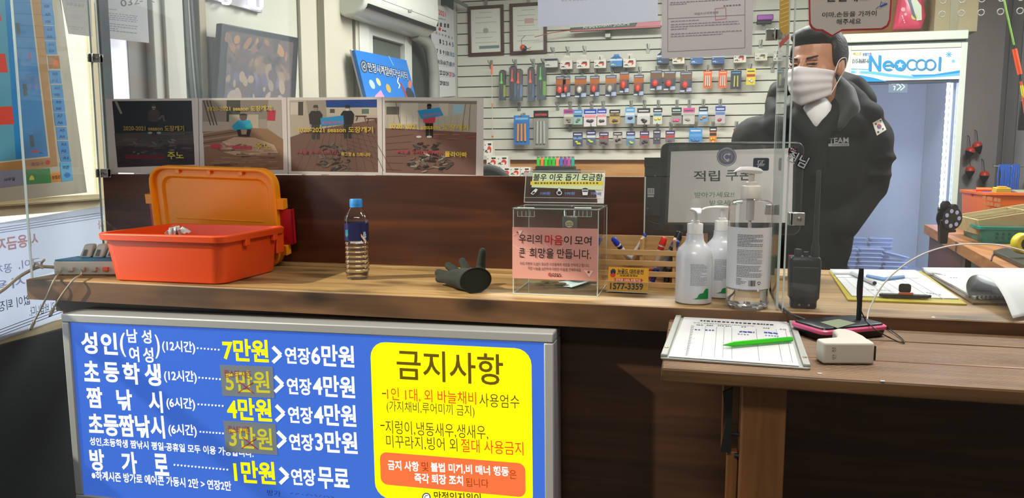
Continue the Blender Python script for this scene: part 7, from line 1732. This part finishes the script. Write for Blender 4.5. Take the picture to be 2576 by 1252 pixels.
# dark chair back peeping over the upstand
c = P(1238, 450, Y=2.9); t = thing('office_chair', 'dark green-black chair back peeping over the upstand', 'chair', (c.x, 2.95, 0))
b = B(); rg = []
for k in range(9):
    a = pi/2*k/8; rg.append((.2*math.cos(a) if k else .2, ))
pts = [(-.22, 0), (.05, 0)]
CH = PY(2.9); top_ = CH.l(1236, 414).y; cx = CH.l(1222, 430).x
b.slab(CH, [(cx-.10, -.55)]+[(cx+.005+.105*math.cos(a), top_-.11+.11*math.sin(a)) for a in [pi*i/14 for i in range(15)]][::-1]+[(cx+.11, -.55)], -.05, 0, px=False)
b.out('backrest', mat('chair_fabric', '1c2622', .8), t, bev=.02)
b = B(); b.box(cx-.2, cx+.2, 2.72, 3.12, .42, .48); b.out('seat', mat('chair_fabric', '1c2622', .8), t, bev=.02)
b = B(); b.tube([(cx, 2.93, .42), (cx, 2.93, .06)], .025, 12); b.out('column', M_blackm, t)
for k in range(5):
    a = 2*pi*k/5; b = B(); b.tube([(cx, 2.93, .08), (cx+.26*math.cos(a), 2.93+.26*math.sin(a), .05)], .018, 8); b.ball((cx+.26*math.cos(a), 2.93+.26*math.sin(a), .028), .028, 10, 6); b.out('foot', M_blackm, t)
b = B(); b.box(cx-.03, cx+.03, 2.94, 2.96, .45, .55); b.out('back_bracket', M_blackm, t)

# ------------------------------------------------------------------ things on the left walls
WA = PL((-1.846, 0, 1), (0, 1, 0), (0, 0, 1))
t = thing('pond_map', 'large blue pond map board with numbered seats in the left window', 'map', WA.w(WA.l(110, 495).x, WA.l(110, 495).y))
b = B(); b.slab(WA, [(-260, -140), (143, -60), (217, 484), (0, 508), (-260, 537)], .0, .003); bd = b.out('board', mat('map_board', 'b5b3a4', .5), t)
M1 = WA.up(.0032); b = B(); b.lay = .0001
b.poly(M1, [(-260, -130), (96, -60), (145, 418), (-260, 470)], 'b08a58'); b.poly(M1, [(-260, -130), (72, -60), (126, 396), (-260, 437)], 'c8c4b0'); b.poly(M1, [(-260, -130), (69, -60), (121, 393), (-260, 433)], '2f86c8')
b.poly(M1, [(-260, -130), (8, -60), (40, 402), (-260, 433)], '5c9fb8')
for q in ([(-260, -40), (-3, 10), (3, 52), (-260, 40)], [(-260, 130), (13, 135), (20, 182), (-260, 186)], [(-260, 280), (30, 267), (36, 312), (-260, 330)]): b.poly(M1, q, 'd24a3c')
for q in ([(38, 57), (48, 57), (52, 88), (43, 90)], [(56, 212), (66, 211), (70, 240), (60, 242)], [(73, 340), (83, 339), (87, 369), (77, 370)]): b.poly(M1, q, '4a6470')
b.stroke(M1, [(73, 132), (77, 150)], 3, 'c23c4a'); b.stroke(M1, [(80, 381), (97, 380)], 5, 'd03a40'); b.stroke(M1, [(98, 384), (108, 385)], 3, '2c50b8')
us = [(101, 131, -20, 27), (104, 136, 27, 63), (109, 139, 65, 101), (113, 142, 103, 137), (120, 150, 140, 173), (122, 153, 177, 210), (127, 158, 213, 246), (131, 162, 248, 281), (135, 166, 283, 316), (140, 169, 319, 351), (144, 173, 354, 387), (149, 177, 388, 406)]
lb_ = [('A21', 'A20'), ('A19', 'A18'), ('A17', 'A16'), ('A15', 'A14'), None, ('A13', 'A12'), ('A11', 'A10'), ('A9', 'A8'), ('A7', 'A6'), ('A5', 'A4'), ('A3', 'A2'), ('A1',)]
for (u0, u1, v0, v1), lb2 in zip(us, lb_):
    b.poly(M1, [(u0, v0), (u1-2, v0), (u1+2, v1), (u0+4, v1)], 'a87a52' if lb2 is None else '4a92d0')
    if lb2 is None: b.ell(M1, u0+20, (v0+v1)/2+2, 7, 8, 'e0703c', 12)
b.poly(M1, [(150, 408), (178, 407), (184, 453), (155, 457)], '5cb0dc'); b.poly(M1, [(-60, 430), (62, 427), (65, 464), (-60, 480)], '8c93a8'); b.poly(M1, [(62, 427), (125, 423), (128, 459), (65, 464)], '2f8a4a'); b.poly(M1, [(126, 435), (151, 432), (154, 455), (129, 458)], 'd8923c')
b.poly(M1, [(73, 453), (74, 446), (78, 441), (81, 441), (85, 446), (86, 452)], 'd4d83a'); b.ell(M1, 169, 440, 8, 7, '3c78c8', 10); b.ell(M1, 120, 408, 6, 6, 'c03a40', 8)
b.out('map_print', GLOSSPRINT, bd)
M2_ = WA.up(.0044); b = B(); b.lay = 0
for (u0, u1, v0, v1), lb2 in zip(us, lb_):
    if lb2:
        for k, s_ in enumerate(lb2):
            vv = v0+(v1-v0)*((k+.5)/len(lb2)); b.tl(M2_, s_, u0+10, vv, u0+23, vv, 7, '22569a', .01)
b.tl(M2_, '사무실', 10, 452, 37, 449, 9, '3c4250', .01); b.tl(M2_, '외관', 158, 421, 174, 420, 9, '1f4a70', .01); b.tl(M2_, '흔질관', 131, 447, 152, 444, 9, '5a3c1c', .01); b.tl(M2_, '출입구', 78, 413, 110, 410, 9, '9a4a4a', .01)
b.out('map_lettering', PRINT, bd)
# mirrored sheet behind the lower pane
WS = PL((-1.851, 0, 1), (0, 1, 0), (0, 0, 1))
t = thing('window_notice', 'white notice seen mirrored through the lower left window', 'notice', WS.w(WS.l(75, 840).x, .756-1))
b = B(); b.slab(WS, [(-150, 585), (262, 517), (262, 770), (165, 796), (-150, 912)], -.0005, 0); sh = b.out('sheet', colmat('sheet_thin', .7, transl=.5), t)
for k in range(len(sh.data.color_attributes['Col'].data)): sh.data.color_attributes['Col'].data[k].color = lin('dbe2f0')
S3 = WS.up(.0003); b = B('8e95a8'); b.lay = 0
for k in (14, 20, 26): b.stroke(S3, [(-60, 568+k), (255, 521+k)], 1.6, '9aa2b6')
for k in (-12, -19, -26): b.stroke(S3, [(-60, 878+k), (160, 795+k)], 1.8, '6c7488')
b.tl(S3, '사용금지', -10, 617, 96, 600, 34, 'eac0bc', .03, mirror=True); b.tl(S3, '자', 246, 565, 262, 563, 22, 'eac0bc', .03, mirror=True)
b.tl(S3, '꽁치', -12, 678, 30, 673, 24, 'b4b8d4', .01, mirror=True); b.tl(S3, '구이,', 46, 667, 102, 657, 22, 'b8bcd6', .01, mirror=True); b.tl(S3, '사용', -20, 722, 64, 706, 26, 'bcc0d8', .01, mirror=True)
b.tl(S3, '없이 퇴장', -6, 772, 76, 752, 26, '3c4254', .0, mirror=True); b.tl(S3, '하시기 바랍니다.', 74, 784, 160, 764, 24, '3c4254', .0, mirror=True)
b.out('notice_lettering', THINPRINT, sh)
# papers hanging by the corner
WP = PL((-1.852+.012, 0, 1), (0, 1, 0), (0, 0, 1))
t = thing('hanging_paper', 'white printed paper hanging over the left window beside the map', 'paper', WP.w(WP.l(195, 90).x, WP.l(195, 90).y))
b = B(); b.slab(WP, [(143, -60), (226, -60), (232, 92), (172, 85)], 0, .0004); b.out('sheet', mat('grey_paper', 'a9aaac', .65), t)
b = B(); W2 = WP.up(.0006); b.scribble(W2, 168, 8, 212, 14, 8, '969a9e', 2, (5, 9), 3); b.scribble(W2, 174, 66, 215, 72, 2, '92969a', 3, (4, 7), 3); b.scribble(W2, 178, 72, 218, 77, 2, '92969a', 4, (4, 7), 3); b.out('paper_print', PRINT, t)
LP2 = PL(LW.w(0, 0, .072), LW.x, LW.y)
t = thing('hanging_paper', 'white paper with handwritten digits 032 hanging on the left rear wall', 'paper', LP2.w(LP2.l(320, 105).x, LP2.l(320, 105).y))
b = B(); b.slab(LP2, [(229, -60), (366, -60), (375, 108), (258, 95)], 0, .0004); sh = b.out('sheet', mat('cool_paper', 'aeb2b8', .65), t)
b = B(); L3 = LP2.up(.0006); b.lay = 0
for v in (22, 32, 37, 42, 47, 58, 64, 70, 75): b.scribble(L3, 266, v, 266+(30 if v in (22, 70) else 80), v+(3 if v in (22, 70) else 9), 2.2, '7c7f96', v, (4, 9), 2)
b.tl(L3, '032-', 303, 9, 358, 0, 16, '3a3c40', .0, slant=.1); b.stroke(L3, [(372, -2), (388, 6)], 1.8, '3a3c40'); b.out('paper_print', PRINT, sh)
# digital clock
CL = PL(LW.w(0, 0, .035), LW.x, LW.y)
t = thing('digital_clock', 'large white LED wall clock whose digits run off the top', 'clock', CL.w(CL.l(590, 25).x, CL.l(590, 25).y))
b = B(); b.plbox(CL, CL.l(505, 0).x, CL.l(664, 0).x, CL.l(560, 4).y, CL.l(560, -70).y, -.03, -.012); b.out('clock_body', mat('clock_grey', '8f8c92', .5), t)
b = B('ffffff'); b.lay = 0
def seg7(u, v, w_, h, segs):
    sl = .14
    def q(a, c): return (u+a*w_, v+c*h+a*w_*sl)
    T = .16
    for s_ in segs:
        if s_ == 'd': pp = [q(.05, 0), q(.22, -T*.5), q(.82, -T*.5), q(.98, 0), q(.82, T*.5), q(.22, T*.5)]
        if s_ == 'e': pp = [q(0, -.06), q(-.13, -.16), q(-.13, -.85), q(0, -.95), q(.13, -.85), q(.13, -.16)]
        if s_ == 'c': pp = [q(1, -.06), q(.87, -.16), q(.87, -.85), q(1, -.95), q(1.13, -.85), q(1.13, -.16)]
        b.slab(CL, pp, .0, .006)
for u, v, w_, s_ in ((556, 7.5, 21, 'dec'), (611, 15.5, 20, 'dc'), (638, 20, 19, 'dec')): seg7(u, v, w_, 36, s_)
b.out('led_digits', mat('led_white', 'f4f6ff', .4, emit=4.5), t)
# dark framed picture leaning from the wall
TV = PL(LW.w(0, 0, .07), (LWx.x*math.cos(R(-0)), LWx.y, -.055), (0.02, 0, 1))
t = thing('framed_picture', 'dark framed picture of fish catches on the left rear wall', 'picture', TV.w(TV.l(650, 250).x, TV.l(650, 250).y))
b = B(); b.slab(TV, [(558, 58), (752, 95), (744, 252), (738, 330), (540, 330), (546, 250)], -.03, .0); b.out('frame', mat('navy_frame', '1c2530', .4), t, bev=.004)
T2 = TV.up(.001); b = B(); b.lay = 0
b.poly(T2, [(575, 76), (738, 107), (726, 330), (558, 330)], '4e4548')
rnd = random.Random(12)
for r_, (va, cols_) in enumerate(((85, ['6a5450', '7a5a48', '584a50', '3c3a40', '8a6a48']), (130, ['3a3638', '4a4244', '5c4c44']), (140, ['7c6858', '5a5058', '6c5a50', '4c464c']), (180, ['54526a', '625c70', '7c6e64', '4a4658', '887868']), (228, ['3c3e58', '50506a', '8a7c74']))):
    for k in range(22):
        u = 572+rnd.random()*150; v = va+(u-572)*.17+rnd.uniform(0, 34); b.lay -= .000012
        b.ell(T2, u, v, rnd.uniform(3, 9), rnd.uniform(8, 20), rnd.choice(cols_), 9, rnd.uniform(-35, 35))
b.out('picture_print', PRINT, t)
b = B(); b.slab(PL(LW.w(0, 0, .006), LW.x, LW.y), [(510, 92), (560, 98), (560, 250), (510, 250)], 0, .02); tag(b.out('brown_board', mat('brown_grey_board', '5f5a4c', .6)), 'brown-grey board on the wall behind the dark framed picture', 'board')
# air conditioner
AC = PL(LW.w(0, 0, 0), LW.x, LW.y)
a0 = AC.l(860, 52).x; a1 = PL(LW.w(0, 0, .2), LW.x, LW.y).l(1092, 70).x
AF = PL(LW.w(0, 0, .21), LW.x, LW.y)
a0 = AF.l(925, 20).x; a1 = AF.l(1105, 60).x; zb_ = AF.l(1083, 82).y
t = thing('air_conditioner', 'white wall air conditioner above the blue fish board', 'air conditioner', LW.w((a0+a1)/2, zb_, .1))
def acsec(a): return [AC.w(a, z, d) for d, z in ((.001, zb_+.02), (.07, zb_-.015), (.13, zb_-.01), (.185, zb_+.03), (.205, zb_+.075), (.21, zb_+.12), (.205, zb_+.24), (.19, zb_+.27), (.001, zb_+.28))]
b = B(); b.loft([acsec(a0), acsec(a1)]); b.out('ac_body', mat('ac_white', 'cfd3cc', .3), t, bev=.012, seg=3)
b = B()
b.plbox(AC, a0+.03, a1-.02, zb_+.026, zb_+.046, .17, .1985)
b.out('louver_gap', M_black, t, solid=.002)
b = B(); b.plbox(AC, a0+.02, a1-.01, zb_+.085, zb_+.0865, .2, .2085); b.out('panel_seam', mat('ac_seam', '8f958f', .5), t)
b = B(); l = AF.up(.0012); b.rect(l, 1028, 24, 1037, 30, '8a948c'); b.out('badge', PRINT, t)
# calendar
CA = PY(4.98); 
KA = PL(LW.w(0, 0, .012), LW.x, LW.y)
t = thing('wall_calendar', 'large 2021 wall calendar with red Sundays hanging beside the slatwall', 'calendar', KA.w(KA.l(1118, 242).x, KA.l(1118, 242).y))
b = B(); b.slab(KA, [(1084, 8), (1141, 24), (1146, 241), (1090, 246)], -.006, 0); b.out('pages', M_paper, t)
b = B(); b.lay = .0004; K = '2b3038'; RDc = 'c8383a'; BLc = '3a68b0'
b.tl(KA, '2021', 1103, 30, 1121, 37, 13, 'c8484a', .02); b.scribble(KA, 1104, 46, 1121, 50, 3, '9a9cb0', 2, (4, 7), 1)
for u in (1100, 1109, 1119, 1127): b.rect(KA, u-2.5, 56+(u-1100)*.15, u+2.5, 66+(u-1100)*.15, '3c4048')
b.ell(KA, 1106, 73, 3.4, 4.5, RDc, 12); b.scribble(KA, 1112, 76, 1123, 79, 3.4, '3c4048', 3, (4, 6), 1)
for k, c_ in enumerate((RDc, K, K, K, K, K, K)): u = 1089.5+k*7.9; b.tl(KA, '日月火水木金土'[k], u-2.6, 80+k*2.4, u+2.6, 81+k*2.4, 6, c_, .01)
rows = [(None, None, 1, 2, 3, 4, 5), (6, 7, 8, 9, 10, 11, 12), (13, 14, 15, 16, 17, 18, 19), (20, 21, 22, 23, 24, 25, 26), (27, 28, 29, 30, 31, None, None)]
for r_, row in enumerate(rows):
    for k, n in enumerate(row):
        if n is None: continue
        u = 1091.5+k*7.9+r_*.55; v = 100+r_*26.6+k*2.1-r_*k*.26
        c_ = RDc if k == 0 or n == 25 else (BLc if k == 6 else K)
        wd = 2.0 if n < 10 else 3.3
        b.tl(KA, str(n), u-wd, v, u+wd, v, 11, c_, .035)
    if r_: b.stroke(KA, [(1090+r_*.6, 84+r_*27), (1142+r_*.6, 90+r_*26)], .6, 'a8acb4')
b.out('calendar_print', PRINT, t)
p = P(1113, 8, Y=4.97); b = B(); b.slab(PY(4.96), [(1106, -20), (1142, -6), (1140, 26), (1122, 14), (1108, 12)], -.003, 0); tag(b.out('dark_bag_strap', mat('dark_green_strap', '2c3a34', .7)), 'dark green fabric strap hanging over the calendar top', 'strap')
b = B(); b.tube([P(1128, -8, Y=5.0), P(1175, 16, Y=5.12)], .012, 8); tag(b.out('wall_pipe', mat('pipe_grey_green', '6a736c', .5)), 'grey-green pipe end at the top of the slatwall corner', 'pipe')
# blue fish board leaning under the air conditioner
FBp = PL(LW.w(0, 1.45, .20), (LWx.x, LWx.y, -.05), (-.18, .05, 1))
t = thing('fish_board', 'blue fishing-spot board with fish pictures leaning below the air conditioner', 'sign board', FBp.w(FBp.l(960, 242).x, FBp.l(960, 242).y))
bp_ = [(892, 125), (1022, 151), (1046, 245), (1060, 300), (935, 300), (922, 245)]
b = B(); b.slab(FBp, bp_, -.02, -.0); bd = b.out('board', mat('fish_board_blue', '1f6fc0', .4), t)
F2 = FBp.up(.0006); b = B(); b.lay = 0
b.ell(F2, 916, 167, 9, 17, '33445a', 18, -12); b.ell(F2, 916, 167, 6.5, 13, '8fa0b0', 16, -12); b.ell(F2, 916, 167, 5, 10.5, '33445a', 16, -12); b.stroke(F2, [(918, 162), (914, 168), (919, 171)], 2, 'a8b4c0')
b.ell(F2, 936, 212, 6, 13, '9fb8c0', 10, -25); b.ell(F2, 952, 206, 4.5, 11, 'c8c88a', 10, -25); b.ell(F2, 977, 222, 5.5, 12, 'b09a50', 10, -20); b.poly(F2, [(944, 240), (958, 226), (968, 245), (942, 246)], 'c08ab0')
b.stroke(F2, [(1002, 195), (1000, 206), (1006, 214), (1003, 222)], 2.4, 'd8dce0'); b.poly(F2, [(1022, 222), (1030, 218), (1042, 236), (1044, 250), (1018, 250)], '2c3440'); b.ell(F2, 1031, 212, 5, 10, 'b8705a', 10); b.stroke(F2, [(1008, 208), (1024, 246)], 4, '9c3c3c'); b.stroke(F2, [(978, 141), (990, 165)], 1, '9cc4e8')
b.out('board_picture', GLOSSPRINT, bd)
b = B(); F3 = F2.up(.0012); b.lay = 0; b.tl(F3, '만정사계절바다낚시터', 925, 168, 1026, 191, 24, '1d2c44', .06); b.out('lettering_outline', PRINT, bd)
b = B(); F3 = F2.up(.0016); b.lay = 0; b.tl(F3, '만정사계절바다낚시터', 926, 168, 1025, 191, 21, 'cfd6dc', .0); b.out('board_lettering', PRINT, bd)
b = B(); b.slab(PL(FBp.w(0, 0, -.03), FBp.x, FBp.y), [(884, 124), (1000, 147), (1020, 300), (928, 300)], -.012, -.0); tag(b.out('foam_sheet', mat('white_foam_panel', 'c8ccc8', .5)), 'white foam panel standing behind the blue fish board', 'panel')
